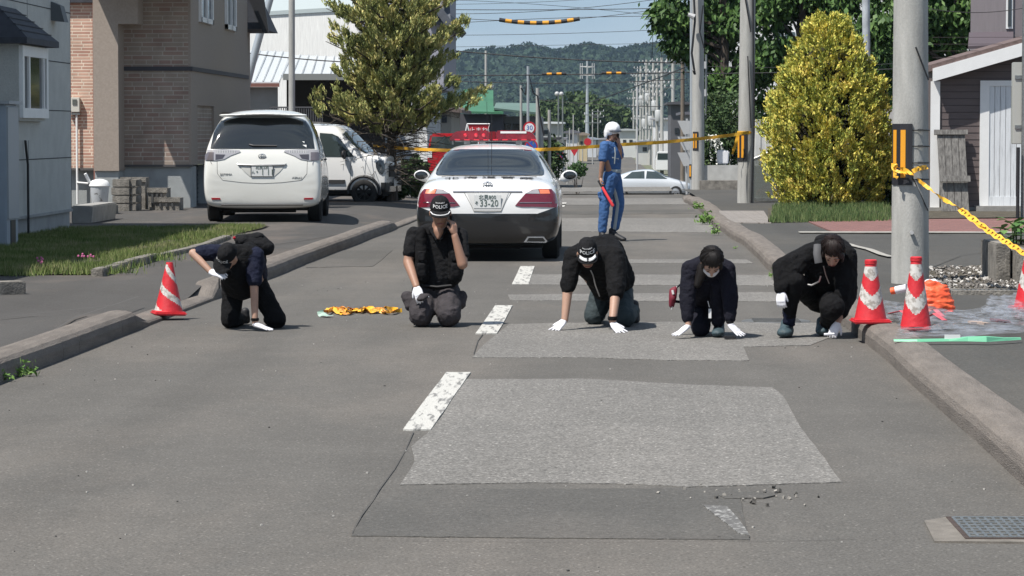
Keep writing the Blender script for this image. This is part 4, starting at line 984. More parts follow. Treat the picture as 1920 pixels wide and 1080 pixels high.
def limb(m, a, b, r0, r1, bend=.1, n=4, k=6):
    a, b = Vector(a), Vector(b); off = Vector((random.uniform(-1, 1), random.uniform(-1, 1), random.uniform(0, 1))) * (b - a).length * bend
    pts = [a.lerp(b, t / n) + off * math.sin(math.pi * t / n) for t in range(n + 1)]
    m.tube(pts, [r0 + (r1 - r0) * t / n for t in range(n + 1)], k)
    return pts
# --- bushy pine on the left: whorls of boughs that turn up at the tips
base = P(735, 377, .13); BY = base.y; ppm = F / BY
t = thing('bushy_pine', 'bushy green pine with yellow-tipped upturned boughs beside the white car', 'tree', base)
m = MB(); top = at(738, -95, BY); tr = [base, at(734, 280, BY), at(738, 160, BY), at(741, 60, BY), top]; m.tube(tr, [.13, .10, .085, .06, .02], 8)
def trunkat(z):
    for i in range(len(tr) - 1):
        if tr[i].z <= z <= tr[i + 1].z: return tr[i].lerp(tr[i + 1], (z - tr[i].z) / (tr[i + 1].z - tr[i].z))
    return tr[-1].copy()
boughs = []
def silh(py):   # outline (left, right) in pixels of the crown at a height
    tab = [(-95, 728, 750), (-60, 690, 790), (-20, 640, 838), (15, 606, 865), (45, 640, 868), (75, 598, 886), (105, 604, 872), (125, 628, 842), (150, 600, 885), (185, 570, 925), (215, 580, 900), (240, 640, 810)]
    for i in range(len(tab) - 1):
        if tab[i][0] <= py <= tab[i + 1][0]:
            s = (py - tab[i][0]) / (tab[i + 1][0] - tab[i][0]); return [tab[i][k] + (tab[i + 1][k] - tab[i][k]) * s for k in (1, 2)]
    return (700, 760)
Cs = []; Ds = []; dead = MB()
ztop, zbot = at(738, -95, BY).z, at(738, 232, BY).z
nb = 104; ga = 2.39996
for i in range(nb):
    py = -92 + (324) * ((i + .5) / nb) ** .9; l, r = silh(py); an = i * ga; c, s = math.cos(an), math.sin(an)
    zc = at(738, py, BY).z; a0 = trunkat(zc - .25)
    reach = ((r - 738) if c > 0 else (738 - l)) / ppm; reach *= random.uniform(.78, 1.04) * (.86 + .24 * math.sin(py / 9.5 + (1.2 if c > 0 else 0)))
    if abs(c) < .5: reach = min(reach, 1.75)
    tip = Vector((a0.x + c * reach, a0.y + s * reach * .95, zc + random.uniform(-.05, .12)))
    mid = a0.lerp(tip, .55) + Vector((0, 0, -.10 - .05 * reach)); P0 = [a0.lerp(mid, q / 3) for q in range(3)] + [mid.lerp(tip, q / 3) for q in range(4)]
    m.tube(P0, [.034 - .0045 * q for q in range(7)], 5)
    nt = int(3 + reach * 5.2)
    for k in range(nt):
        q = .25 + .75 * (k + random.random()) / nt; b = P0[0].lerp(mid, q / .55) if q < .55 else mid.lerp(tip, (q - .55) / .45)
        side = Vector((-s, c, 0)) * random.gauss(0, .11 * (1.25 - .5 * q)) + Vector((c, s, 0)) * random.gauss(0, .06)
        b = b + side + Vector((0, 0, random.uniform(-.05, .12)))
        for _ in range(random.randint(3, 5)):
            bb = b + Vector((random.gauss(0, .045), random.gauss(0, .045), random.gauss(.02, .035))); n = 36; ln = random.uniform(.13, .22)
            ax = Vector((c * .45 + random.gauss(0, .28), s * .45 + random.gauss(0, .28), 1)).normalized()
            tt = RNG.random(n); Cn = np.array(bb)[None, :] + np.array(ax)[None, :] * (tt * ln)[:, None] + RNG.normal(size=(n, 3)) * .02
            Cs.append(Cn); Ds.append(np.repeat(np.array(ax)[None, :], n, 0))
# bare dead twigs under the crown
for i in range(150):
    z0 = random.uniform(.5, zbot + .25); a0 = trunkat(z0); an = random.random() * 6.28; L = random.uniform(.4, 1.5)
    e = a0 + Vector((math.cos(an) * L, math.sin(an) * L, random.uniform(-.25, .2))); pts = limb(dead, a0, e, .012, .004, .12, 4, 4)
    for _ in range(4):
        q = random.choice(pts[1:]); limb(dead, q, q + Vector((random.gauss(0, .2), random.gauss(0, .2), random.gauss(0, .15))), .006, .003, .1, 2, 3)
m.build('trunk', M_bark, t, smooth=True)
dead.build('dead_twigs', mat('twig', (.09, .075, .06), .95), t)
C = np.concatenate(Cs); D = np.concatenate(Ds)
link_mesh(leafmesh('crown', [leaves(C, .085, .026, D=D, spread=.55)]), 'crown', M_juni, t)

# --- golden conifer on the right
base = P(1556, 387, .13); BY = base.y; ppm = F / BY
t = thing('golden_conifer', 'golden-green egg-shaped conifer standing in the grass on the right', 'tree', base)
m = MB(); m.tube([base, at(1556, 300, BY), at(1554, 120, BY), at(1552, 45, BY)], [.10, .08, .05, .015], 8)
tabT = [(35, 4), (50, 34), (90, 58), (130, 76), (170, 98), (210, 112), (260, 116), (310, 112), (350, 102), (380, 90)]
def halfw(py):
    for i in range(len(tabT) - 1):
        if tabT[i][0] <= py <= tabT[i + 1][0]: return tabT[i][1] + (tabT[i + 1][1] - tabT[i][1]) * (py - tabT[i][0]) / (tabT[i + 1][0] - tabT[i][0])
    return 80
Cs = []; Ds = []
for i in range(1500):
    py = 38 + 344 * random.random() ** .85; an = random.random() * 6.28; hw = halfw(py) / ppm; lump = 1 + .16 * noise.noise(Vector((math.cos(an) * 2.2, math.sin(an) * 2.2, py * .022))) + .10 * noise.noise(Vector((math.cos(an) * 5, math.sin(an) * 5, py * .06)))
    rr = hw * lump * random.uniform(.62, 1.03); c = at(1553, py, BY); b = Vector((c.x + math.cos(an) * rr, BY + math.sin(an) * rr, c.z))
    if an and random.random() < .12: m.tube([Vector((c.x, BY, c.z - .25)), b], [.014, .004], 4)
    for _ in range(3):
        n = 26; ln = random.uniform(.10, .20); out = Vector((math.cos(an) * .5 + random.gauss(0, .25), math.sin(an) * .5 + random.gauss(0, .25), .9)).normalized()
        bb = b + Vector((random.gauss(0, .05), random.gauss(0, .05), random.gauss(0, .05)))
        # flat fans: needles spread in one plane
        pl = Vector((random.gauss(0, 1), random.gauss(0, 1), random.gauss(0, .3))).normalized()
        tt = RNG.random(n); Cn = np.array(bb)[None] + np.array(out)[None] * (tt * ln)[:, None] + np.array(pl)[None] * (RNG.normal(size=n) * .04)[:, None] + RNG.normal(size=(n, 3)) * .008
        Cs.append(Cn); Ds.append(np.repeat(np.array(out)[None], n, 0))
C = np.concatenate(Cs); D = np.concatenate(Ds)
m.build('trunk', M_bark, t, smooth=True)
link_mesh(leafmesh('crown', [leaves(C, .065, .034, D=D, spread=.6)]), 'crown', M_thuja, t)
# inner twigs of the conifer, the gaps' shade put into their dark colour
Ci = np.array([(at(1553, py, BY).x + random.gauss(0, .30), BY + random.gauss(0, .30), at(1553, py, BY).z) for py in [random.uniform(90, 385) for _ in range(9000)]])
link_mesh(leafmesh('inner', [leaves(Ci, .14, .05)]), 'inner_shade_twigs', mat('inner_twig_shade', (.05, .045, .02), .95), t)
m = MB()
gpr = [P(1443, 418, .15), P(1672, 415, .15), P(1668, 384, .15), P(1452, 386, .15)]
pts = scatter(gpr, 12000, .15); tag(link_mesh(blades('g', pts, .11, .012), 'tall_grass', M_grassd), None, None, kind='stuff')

# --- the big broad-leaved trees behind
def broad(name, lab, trunkpx, Y, boughs, n_per, grp='broad-leaved trees behind the right-hand gardens', leaf=(.26, .12), mt=None, trunk_r=.2):
    base = at(trunkpx[0], 300, Y); base.z = gz(Y); tr_ = thing(name, lab, 'tree', base, group=grp); m = MB()
    topz = at(trunkpx[0], trunkpx[1], Y).z; m.tube([base, Vector((base.x + .1, Y, base.z + (topz - base.z) * .5)), Vector((base.x, Y, topz))], [trunk_r, trunk_r * .75, trunk_r * .35], 8)
    Cs = []; Ds = []
    for (px, py, r, dy) in boughs:
        c = at(px, py, Y); c.y += dy; st = Vector((base.x, Y, min(max(base.z + 1.2, c.z - r * 1.4), topz))); pts = limb(m, st, c, trunk_r * .4, .03, .1, 4, 5)
        k = int(n_per * r * r)
        for i in range(k):
            d = rdirs(1)[0]; s = r * random.random() ** .45; o = Vector((d[0] * s, d[1] * s * 1.1, d[2] * s * .82))
            if noise.noise((c + o) * .9) < -.12: continue
            n = 12; q = np.array(c + o)[None] + RNG.normal(size=(n, 3)) * np.array([[.17, .17, .12]]); Cs.append(q)
            dd = np.array([[o.x, o.y, -.9 * r]]) / max(r, .1) + np.zeros((n, 3)); Ds.append(dd)
            if random.random() < .03: limb(m, c, c + o, .03, .008, .15, 2, 3)
    C = np.concatenate(Cs); D = np.concatenate(Ds); m.build('trunk', M_bark, tr_, smooth=True)
    link_mesh(leafmesh('crown', [leaves(C, leaf[0], leaf[1], D=D, spread=.8)]), 'crown', mt or M_decid, tr_)
broad('broadleaf_tree', 'tall broad-leaved tree whose lowest bough hangs over the row of utility poles', (1352, -150), 98,
      [(1262, 20, .75, 0), (1250, 50, .5, 0), (1285, 45, .8, 1), (1300, 5, .8, 0), (1290, 88, .55, .5), (1310, 100, .55, 1), (1268, 85, .42, 0), (1335, 60, .9, 1), (1350, 110, .9, 1), (1375, 40, .8, 0), (1378, 150, .6, 1), (1345, 160, .55, 0), (1300, -40, 1.4, 1), (1400, -40, 1.6, 1), (1400, 90, .8, 1.5), (1245, 28, .3, 0), (1280, -20, .7, 0)], 165)
broad('broadleaf_tree', 'dense dark green broad-leaved tree rising behind the golden conifer', (1500, -150), 94,
      [(1440, 15, 1.0, 0), (1480, 30, .8, 0), (1452, 110, .9, 0), (1425, 165, .8, 1), (1470, 170, .9, 1), (1530, 15, 1.0, 0), (1590, 10, 1.1, 0), (1580, 75, 1.0, 1), (1640, 100, .8, 0), (1650, 150, .9, 1), (1500, 110, .9, 2), (1450, 210, .7, 1), (1650, 205, .7, 1), (1520, -50, 1.6, 1), (1415, 120, .6, 0), (1640, 40, .7, 1)], 150)
broad('broadleaf_tree', 'broad-leaved tree with bright leaf tips standing behind the brown shed', (1790, -150), 90,
      [(1690, 20, 1.0, 0), (1650, 60, .8, 0), (1700, 90, 1.0, 0), (1760, 10, 1.1, 0), (1830, 20, 1.1, 0), (1790, 75, .7, 0), (1840, 60, .8, 0), (1765, 115, .7, 1), (1865, -10, 1.0, 0), (1680, 140, .9, 1), (1880, 30, .7, 1), (1740, 60, .8, 1.5), (1700, 185, .8, 1), (1800, -60, 1.6, 0)], 150)
def shrub(name, lab, px, py, Y, r, n, m_, leaf=(.12, .06), squash=.9, grp=None, cat='shrub'):
    c = at(px, py, Y); g = HR(c.x, Y) if Y < 80 else gz(Y); st = thing(name, lab, cat, (c.x, Y, g), group=grp)
    k = MB()
    for i in range(7): limb(k, (c.x, Y, g), (c.x + random.gauss(0, r * .5), Y + random.gauss(0, r * .4), c.z + random.uniform(-.2, .6) * r), .02, .006, .1, 3, 4)
    k.build('stem', M_bark, st)
    d = rdirs(n); s = r * RNG.random(n)[:, None] ** .4 * (1 + .25 * np.sin(d[:, :1] * 7) * np.cos(d[:, 2:] * 6)); C = np.array(c)[None] + d * s * np.array([[1, .8, squash]]); C[:, 2] = np.maximum(C[:, 2], g + .02)
    link_mesh(leafmesh('crown', [leaves(C, *leaf, up=.3)]), 'crown', m_, st); return st
shrub('garden_shrub', 'dark green round shrub behind the low white garden wall', 1362, 262, 84, 1.0, 5200, M_dshrub, squash=1.25)
shrub('garden_shrub', 'loose olive shrub with thin shoots beside the tall slim pole', 1342, 215, 88, .75, 2600, M_dshrub, squash=1.1)
sp_ = shrub('white_spirea', 'arching shrub covered in small white flowers by the utility pole', 1334, 282, 83, .42, 1500, M_dshrub, squash=1.3)
c = at(1334, 278, 82.8); k = []
for i in range(26):
    a = random.random() * 6.28; L = random.uniform(.25, .5)
    for t_ in range(26):
        q = t_ / 25; k.append((c.x + math.cos(a) * L * q + random.gauss(0, .02), c.y + math.sin(a) * L * q - .1, c.z + .25 + .35 * q * (1 - q) * 2 - q * q * .75 + random.gauss(0, .02)))
link_mesh(leafmesh('b', [leaves(np.array(k), .06, .05)]), 'blossom', mat('white_blossom', (.75, .75, .68), .8), sp_)
shrub('garden_shrub', 'low dark bush under the pine, left of the red vehicle', 772, 330, 66, .42, 2600, M_dshrub, squash=1.0)
shrub('garden_shrub', 'small dark bush touching the police car mirror', 748, 352, 63.5, .28, 1200, M_dshrub, squash=.8)
shrub('hedge_shrub', 'deep green shrub filling the gap right of the golden conifer', 1668, 345, 60, .6, 3400, mat('bright_shrub', (.07, .14, .03), .7, island=[(.03, .07, .02), (.08, .16, .04)]), squash=1.5)
shrub('roadside_bush', 'green bush on the far left roadside behind the police car', 1030, 300, 128, .7, 1500, M_dshrub, grp=None, leaf=(.2, .1), squash=1.4)
shrub('roadside_bush', 'weedy green bush at the foot of the far lamp posts', 1082, 318, 150, .5, 900, mat('bright_shrub', (.1, .16, .05)), leaf=(.16, .08), squash=.8)
for i, (px, py, Y, r, lab) in enumerate(((1038, 232, 600, 6.5, 'round dark tree beyond the far houses, left of the tall antenna pole'), (1085, 222, 620, 7.5, 'largest round dark tree beyond the far houses, behind the antenna pole'), (1130, 232, 640, 6.5, 'round dark tree beyond the far houses above the officer helmet'), (1160, 246, 640, 4, 'small round tree beyond the far houses right of the officer helmet'))):
    c = at(px, py, Y); tr_ = thing('far_tree', lab, 'tree', (c.x, Y, gz(Y)), group='trees beyond the far houses'); k = MB(); k.tube([(c.x, Y, gz(Y)), c], [.4, .2], 6); k.build('trunk', M_bark, tr_)
    n = 2600; d = rdirs(n); C = np.array(c)[None] + d * (r * RNG.random(n)[:, None] ** .35) * np.array([[1.1, 1, .75]]); link_mesh(leafmesh('crown', [leaves(C, 1.3, .8)]), 'crown', mat('far_tree_leaf', (.05, .08, .03), 1, island=[(.03, .055, .02), (.08, .12, .04)]), tr_)

# hosta leaves in the planter at the right edge
pl = thing('hosta_plant', 'broad-leaved green plant in the planter at the right edge', 'plant', (at(1905, 440, 31.5).x, 31.5, .45)); m = MB()
for i in range(85):
    a = random.random() * 6.28; c = at(random.uniform(1880, 1965), random.uniform(408, 468), 31.5 + random.uniform(-.5, .6)); L = random.uniform(.12, .22); ti = random.uniform(-.5, .6)
    u = Vector((math.cos(a), math.sin(a), ti)).normalized(); w = u.cross(Vector((0, 0, 1))).normalized() * L * .3; dn = Vector((0, 0, -L * .18))
    m.add([c, c + u * L * .35 + w, c + u * L * .75 + w * .7 + dn * .3, c + u * L + dn, c + u * L * .75 - w * .7 + dn * .3, c + u * L * .35 - w, c + u * L * .5 + Vector((0, 0, -.012))], [(0, 1, 6), (1, 2, 6), (2, 3, 6), (3, 4, 6), (4, 5, 6), (5, 0, 6)])
m.build('foliage', mat('hosta', (.10, .20, .04), .45, island=[(.06, .14, .03), (.14, .26, .06)]), pl)
m = MB()
for i in range(14): c = at(random.uniform(1885, 1955), 455, 31.5 + random.uniform(-.3, .3)); m.tube([(c.x, c.y, .4), (c.x + random.gauss(0, .04), c.y, c.z + .15)], .006, 4)
m.build('stem', M_dshrub, pl)

# ------------------------------------------------------------- utility poles
M_pole = mat('pole_concrete', (.45, .445, .42), .85, var=.28, vscale=2.2, stretch=(3, 3, .6), bump=.3, bscale=60, fine=.07, fscale=60)
M_wood = mat('pole_wood', (.2, .165, .13), .9, var=.4, vscale=4, stretch=(4, 4, .3))
M_yel = mat('yellow_band', (.75, .33, .02), .5); M_blk = mat('guard_black', (.02, .02, .025), .55)
M_ins = mat('insulator_white', (.46, .46, .46), .4); M_cable = mat('cable_black', (.015, .015, .018), .6)
def pole(lab, px, Y, ytop, r0, r1, m_=None, gy=None, name='utility_pole', grp=None, taperpx=None):
    b = at(px, 300, Y); g = (gy if gy is not None else (HR(b.x, Y) if b.x > 0 and Y < 80 else gz(Y))); tp = at(taperpx if taperpx is not None else px, ytop, Y)
    o = thing(name, lab, 'utility pole' if name == 'utility_pole' else 'pole', (b.x, Y, g), group=grp)
    m = MB(); m.tube([(b.x, Y, g - .1), (b.x * .5 + tp.x * .5, Y, (g + tp.z) / 2), (tp.x, Y, tp.z)], [r0, (r0 + r1) / 2, r1], 20 if r0 > .12 else 10); m.build('shaft', m_ or M_pole, o, smooth=True); return o, b.x, g, tp
o, x, g, tp = pole('large concrete utility pole nearest the camera on the right, tape tied round it', 1708, 28.9, -60, .186, .166)
# guard plate with yellow bars, straps, step bolt, cable
def guard(o, px0, px1, py0, py1, Y, x, r, nb=2, name='guard_plate'):
    a0 = math.asin(max(-.98, min(.98, (at(px0, 0, Y - r * .6).x - x) / (r + .01)))); a1 = math.asin(max(-.98, min(.98, (at(px1, 0, Y - r * .6).x - x) / (r + .01))))
    zt, zb = at(px0, py0, Y - r).z, at(px0, py1, Y - r).z
    def strip(m, A, B, za, zb_, rr, n=6):
        for i in range(n):
            t0, t1 = A + (B - A) * i / n, A + (B - A) * (i + 1) / n
            q = [Vector((x + rr * math.sin(t), Y - rr * math.cos(t), z)) for t, z in ((t0, zb_), (t1, zb_), (t1, za), (t0, za))]
            q2 = [Vector((x + (rr - .012) * math.sin(t), Y - (rr - .012) * math.cos(t), z)) for t, z in ((t0, zb_), (t1, zb_), (t1, za), (t0, za))]
            m.add(q + q2, [(0, 1, 2, 3), (7, 6, 5, 4), (0, 4, 5, 1), (2, 6, 7, 3), (0, 3, 7, 4), (1, 5, 6, 2)])
    m = MB(); strip(m, a0, a1, zt, zb, r + .014); pl = m.build(name, M_blk, o)
    h = zt - zb; m = MB(); w = (a1 - a0) / (2 * nb + 1)
    for i in range(nb): strip(m, a0 + w * (2 * i + .7), a0 + w * (2 * i + 1.7 ), zt - h * .10, zb + h * .12, r + .018, 3)
    m.build('yellow_bars', M_yel, pl)
guard(o, 1676, 1711, 232, 347, 28.9, x, .178)
m = MB()
for py in (244, 274, 305, 336):
    q = at(1708, py, 28.9); m.lathe([(.183, -.006), (.186, 0), (.183, .006)], (x, 28.9, q.z), 24); m.box((x + .07, 28.9 - .19, q.z), (.05, .02, .022))
m.build('steel_strap', mat('strap_dark', (.08, .08, .08), .5, .6), o)
m = MB(); q0, q1 = at(1717, 88, 28.72), at(1741, 150, 28.76); m.tube([q0, q1], .008, 6); q0, q1 = at(1710, 330, 28.71), at(1740, 395, 28.78); m.tube([q0, q1], .006, 6); m.build('hook_bar', M_black, o)
m = MB(); q = at(1709, 436, 28.71); m.lathe([(.0, -.03), (.02, -.03), (.02, .0)], (q.x, q.y, q.z), 10, 'Y'); m.build('number_stud', M_ins, o)
o, x, g, tp = pole('second concrete utility pole on the right, beside the golden conifer, tape end dangling', 1398, 61, -60, .172, .155, taperpx=1403)
guard(o, 1383, 1402, 249, 302, 61, x, .165)
m = MB(); m.tube([at(1409, 380, 60.85), at(1411, 330, 60.83), at(1414, 240, 60.84), at(1412, 0, 60.84), at(1412, -60, 60.84)], .018, 6); m.tube([at(1396, -10, 60.8), at(1408, 60, 60.8)], .014, 6); m.tube([at(1402, 105, 60.8), at(1408, 240, 60.8)], .012, 6); m.build('cable', M_cable, o, smooth=True)
o, x, g, tp = pole('third concrete utility pole on the right, at the corner of the crossing', 1309, 80, -60, .178, .15)
guard(o, 1300, 1310, 247, 282, 80, x, .17)
m = MB(); m.tube([at(1299, -60, 79.7), at(1303, 40, 79.7), at(1297, 100, 79.6), at(1303, 140, 79.7), at(1300, 132, 79.6)], .03, 6); m.tube([at(1318, 10, 79.7), at(1312, 60, 79.7), at(1320, 90, 79.7)], .02, 5); m.build('cable', M_cable, o, smooth=True)
m = MB(); m.tube([at(1290, 27, 79.6), at(1302, 32, 79.6)], [.05, .08], 8); m.build('street_lamp_head', M_ins, o, smooth=True)
o, x, g, tp = pole('slim pale steel pole standing just left of the third concrete pole', 1297, 81, -60, .05, .05, mat('pale_steel', (.5, .53, .55), .4, .5), name='steel_pole')
guard(o, 1293, 1300, 308, 334, 81, x, .06, 1)
m = MB(); m.tube([at(1297, 300, 81), at(1297, -60, 81)], .055, 8)
o, x, g, tp = pole('slim grey pole with two small white boxes near the third concrete pole', 1324, 84, 102, .035, .03, M_steel, name='steel_pole')
for py in (122, 174):
    q = at(1322, py, 83.9); m = MB(); m.bb((q.x - .06, 83.8, q.z - .1), (q.x + .03, 83.95, q.z + .1)); m.build('sensor_box', M_ins, o)
o, x, g, tp = pole('tall white steel pipe standing behind the golden conifer', 1627, 66, -60, .09, .085, mat('white_pipe', (.5, .53, .56), .45, var=.3, vscale=4), name='steel_pole', taperpx=1623)
# far line of poles down the street
def arms(o, x, Y, z, w, n=5, both=True, seed=0):
    rnd = random.Random(seed); m = MB(); m.bb((x - w / 2, Y - .06, z - .04), (x + w / 2, Y + .02, z + .04))
    for i in range(n): xx = x - w / 2 + w * i / max(1, n - 1); m.lathe([(0, 0), (.07, .01), (.05, .06), (.075, .10), (.05, .15), (.03, .22), (0, .24)], (xx, Y - .02, z + .036), 8, mi=1)
    m.build('crossarm', [M_steel, M_ins], o)
def trafo(o, x, Y, z, s=1.0):
    m = MB(); m.lathe([(0, 0), (.24 * s, 0), (.26 * s, .05), (.26 * s, .75 * s), (.2 * s, .82 * s), (0, .84 * s)], (x, Y - .3, z), 14); m.build('transformer', mat('trafo_grey', (.42, .43, .43), .5), o, smooth=True)
grp = 'utility poles in the far row on the right'
for i, (px, Y, yt, r, lab, ar) in enumerate(((1262, 205, 112, .16, 'nearest pole of the far right row, plain concrete', 1), (1241, 235, 108, .16, 'second pole of the far right row, topped by a wide crossarm', 2), (1225, 275, 116, .16, 'third pole of the far right row, with a grey transformer', 3),
        (1212, 320, 112, .17, 'fourth pole of the far right row, with stacked crossarms', 3), (1201, 362, 124, .17, 'fifth pole of the far right row, with stacked crossarms', 3), (1218, 300, 150, .15, 'shorter pole with insulators between the third and fourth poles of the far right row', 3), (1232, 255, 128, .15, 'pole with a transformer between the second and third poles of the far right row', 3), (1206, 345, 165, .15, 'short pole between the fourth and fifth poles of the far right row', 3), (1194, 405, 138, .17, 'sixth pole of the far right row', 3), (1188, 455, 170, .17, 'last pole of the far right row, the farthest', 2))):
    o, x, g, tp = pole(lab, px, Y, yt, r, r * .7, grp=grp)
    if ar >= 1: arms(o, x, Y, tp.z - .3, 1.6 if ar > 1 else 1.0, 5 if ar > 1 else 3)
    if ar >= 2: arms(o, x, Y, tp.z - 1.3, 2.0, 6); arms(o, x, Y, tp.z - 2.4, 1.4, 4)
    if ar >= 3: trafo(o, x + .1, Y, tp.z - 4.6, 1.2); arms(o, x, Y, tp.z - 5.0, 1.2, 3); arms(o, x, Y, tp.z - 6.3, 1.5, 4)
o, x, g, tp = pole('brown wooden pole rising between the far row and the third concrete pole', 1280, 150, 108, .12, .10, M_wood)
pole('thin bright steel pole left of the far row of poles', 1195, 160, 160, .05, .045, M_ins, name='steel_pole')
# left side far poles
lg = None
o, x, g, tp = pole('tall steel pole carrying the round speed limit sign', 990, 112, 124, .06, .05, mat('pale_steel', (.5, .53, .55)), name='sign_pole'); XS, YS = x, 137
pole('slim pole with a small grey box left of the speed limit sign pole', 977, 113, 160, .05, .05, M_pole, name='utility_pole')
pole('grey pole right of the speed limit sign, hung with black cables', 1008, 114, 165, .075, .07, M_pole)
pole('weathered grey pole further right of the speed limit sign, short', 1030, 120, 206, .075, .065, M_pole)
pole('concrete pole carrying cables to the left of the green roof', 911, 150, 95, .07, .06, M_pole)
o, x, g, tp = pole('small lamp post with a white globe above the green roof', 921, 175, 162, .03, .03, M_steel, name='lamp_post'); m = MB(); m.sphere((x, 175, tp.z), .17, 10); m.build('globe', M_ins, o, smooth=True)
for px, Y, lab in ((1047, 205, 'left one of the twin far lamp posts with a white globe'), (1055, 215, 'right one of the twin far lamp posts with a white globe')):
    o, x, g, tp = pole(lab, px, Y, 180, .07, .05, M_steel, name='lamp_post'); m = MB(); m.sphere((x - .1, Y, tp.z + .15), .17, 10); m.build('globe', M_ins, o, smooth=True)
for px, Y, yt, lab in ((1064, 190, 270, 'thin leaning post beside the blue no-parking sign'), (1075, 260, 215, 'thin pole carrying the small red sign down the street'), (1085, 300, 240, 'thin grey pole behind the red sign'), (1092, 330, 250, 'short grey pole before the cream house'), (1111, 300, 210, 'thin far pole with short crossarms left of the officer helmet'), (1121, 420, 205, 'thin far pole with crossarms just left of the officer helmet'), (1068, 280, 180 + 60, 'stub pole left of the red sign')):
    o, x, g, tp = pole(lab, px, Y, yt, .06, .05, M_pole)
    if 'crossarm' in lab: arms(o, x, Y, tp.z - .3, 1.6, 3); arms(o, x, Y, tp.z - 1.1, 1.6, 3)
# antenna pole
o, x, g, tp = pole('tall antenna pole with a ring frame of aerials in the far distance', 1101, 420, 112, .32, .12, mat('pale_steel', (.5, .53, .55)))
m = MB()
for dz in (1.0, 2.2, -.0):
    z = tp.z - dz
    if dz: m.lathe([(1.0, -.06), (1.05, 0), (1.0, .06)], (x, 420, z), 16)
for i in range(8):
    a = i * math.pi / 4; m.tube([(x + math.cos(a), 420 + math.sin(a), tp.z - 2.7), (x + math.cos(a), 420 + math.sin(a), tp.z - .5)], .06, 5); m.tube([(x, 420, tp.z - 1.0), (x + math.cos(a), 420 + math.sin(a), tp.z - 1.0)], .04, 4)
m.build('aerial_ring', M_ins, o)
# poles at left
o, x, g, tp = pole('thin concrete pole rising beside the white house', 547, 75, -60, .085, .08, M_pole, gy=.1)
a0, a1 = at(449, 212, 72), at(514, -30, 72); m = MB(); m.tube([a0, a0.lerp(a1, .5) + Vector((-.02, 0, 0)), a1], [.10, .095, .09], 14); m.tube([a0, Vector((a0.x - .02, 72, .1))], .10, 14); tag(m.build('leaning_pole', mat('pale_steel', (.5, .53, .55)), smooth=True), 'pale leaning stay pole rising behind the white minivan', 'pole')
a0, a1 = at(445, 150, 73), at(462, 62, 73); m = MB(); m.tube([(a0.x - .2, 73, .1), a0, a1], [.06, .05, .05], 10); tag(m.build('leaning_pole', M_wood, smooth=True), 'short brown stay pole between the brick house and the pale leaning pole', 'pole')

# ------------------------------------------------------------- signs
def disc(c, r, Y, name, mats, parent, n=28, th=.02):
    m = MB(); m.lathe([(0, 0), (r, 0), (r, th), (0, th)], (c.x, Y, c.z), n, 'Y'); return m.build(name, mats, parent)
M_sred = mat('sign_red', (.45, .02, .03), .45); M_swhite = mat('sign_white', (.75, .75, .76), .45); M_sblue = mat('sign_blue', (.03, .10, .42), .45); M_back = mat('sign_back', (.35, .36, .37), .5)
def speed(px, py, Y, r, lab, text):
    c = at(px, py, Y); s = thing('road_sign', lab, 'road sign', (c.x, Y, c.z - r)); disc(c, r, Y - .10, 'rim', M_sred, s); disc(c, r * .74, Y - .112, 'face', M_swhite, s)
    place_text(text, r * 1.05, frame_m(Vector((c.x, Y - .116, c.z)), (1, 0, 0), (0, 0, 1)), 'number', M_sblue, s, sx=1.0); return s
s = speed(993, 240, 111.8, .245, 'round red-rimmed 30 speed limit sign on the steel pole behind the police car', '30')
c = at(993, 260, 111.8); m = MB(); m.bb((c.x - .24, 111.74, c.z - .10), (c.x + .24, 111.76, c.z + .12)); m.build('backing_plate', M_back, s)
def nopark(px, py, Y, r, lab, blue=M_sblue):
    c = at(px, py, Y); s = thing('road_sign', lab, 'road sign', (c.x, Y, c.z - r)); disc(c, r, Y - .08, 'rim', M_sred, s); disc(c, r * .8, Y - .092, 'face', blue, s)
    m = MB(); m.box((c.x, Y - .10, c.z), (r * 1.7, .01, r * .17), (0, R(45), 0)); m.build('slash', M_sred, s); return s
nopark(996, 274, 110, .25, 'round blue no-parking sign directly behind the police car light bar')
nopark(1050, 292, 204, .30, 'small round blue no-parking sign on the far lamp post')
c = at(1077, 284, 255); s = thing('road_sign', 'small red triangular stop sign far down the street', 'road sign', (c.x, 255, c.z - .4)); m = MB(); m.prism([(c.x - .45, 254.8, c.z + .35), (c.x + .45, 254.8, c.z + .35), (c.x, 254.8, c.z - .4)], (0, .02, 0)); m.build('face', M_sred, s)
c = at(1102, 266, 300); s = thing('road_sign', 'dark red round sign far down the street beside the cream house', 'road sign', (c.x, 300, c.z - .4)); disc(c, .38, 299, 'face', M_sred, s)
# stop sign board behind the light bar
Y = 60; c = at(897, 242, Y); s = thing('stop_board', 'small red folding stop board in white frame above the police light bar', 'warning board', (c.x, Y, c.z - .2))
w, h = .23, .17
m = MB(); m.prism([(c.x - w, Y, c.z + h * .6), (c.x + w, Y, c.z + h * .6), (c.x + w * .72, Y, c.z - h * .8), (c.x - w * .72, Y, c.z - h * .8)], (0, .015, 0)); m.build('panel', M_sred, s)
m = MB(); P4 = [(c.x - w, Y - .01, c.z + h * .62), (c.x + w, Y - .01, c.z + h * .62), (c.x + w * .72, Y - .01, c.z - h * .8)]; m.tube(P4, .013, 5); m.tube([P4[0], (c.x - w * .72, Y - .01, c.z - h * .8)], .013, 5); m.tube([P4[0], (c.x - w * 1.3, Y, c.z - h * 1.3)], .014, 5); m.tube([(c.x + w * .9, Y, c.z), (c.x + w * .95, Y, c.z - .25)], .013, 5); m.tube([(c.x, Y, c.z - .1), (c.x, Y, .2)], .012, 5); m.build('frame', M_swhite, s)
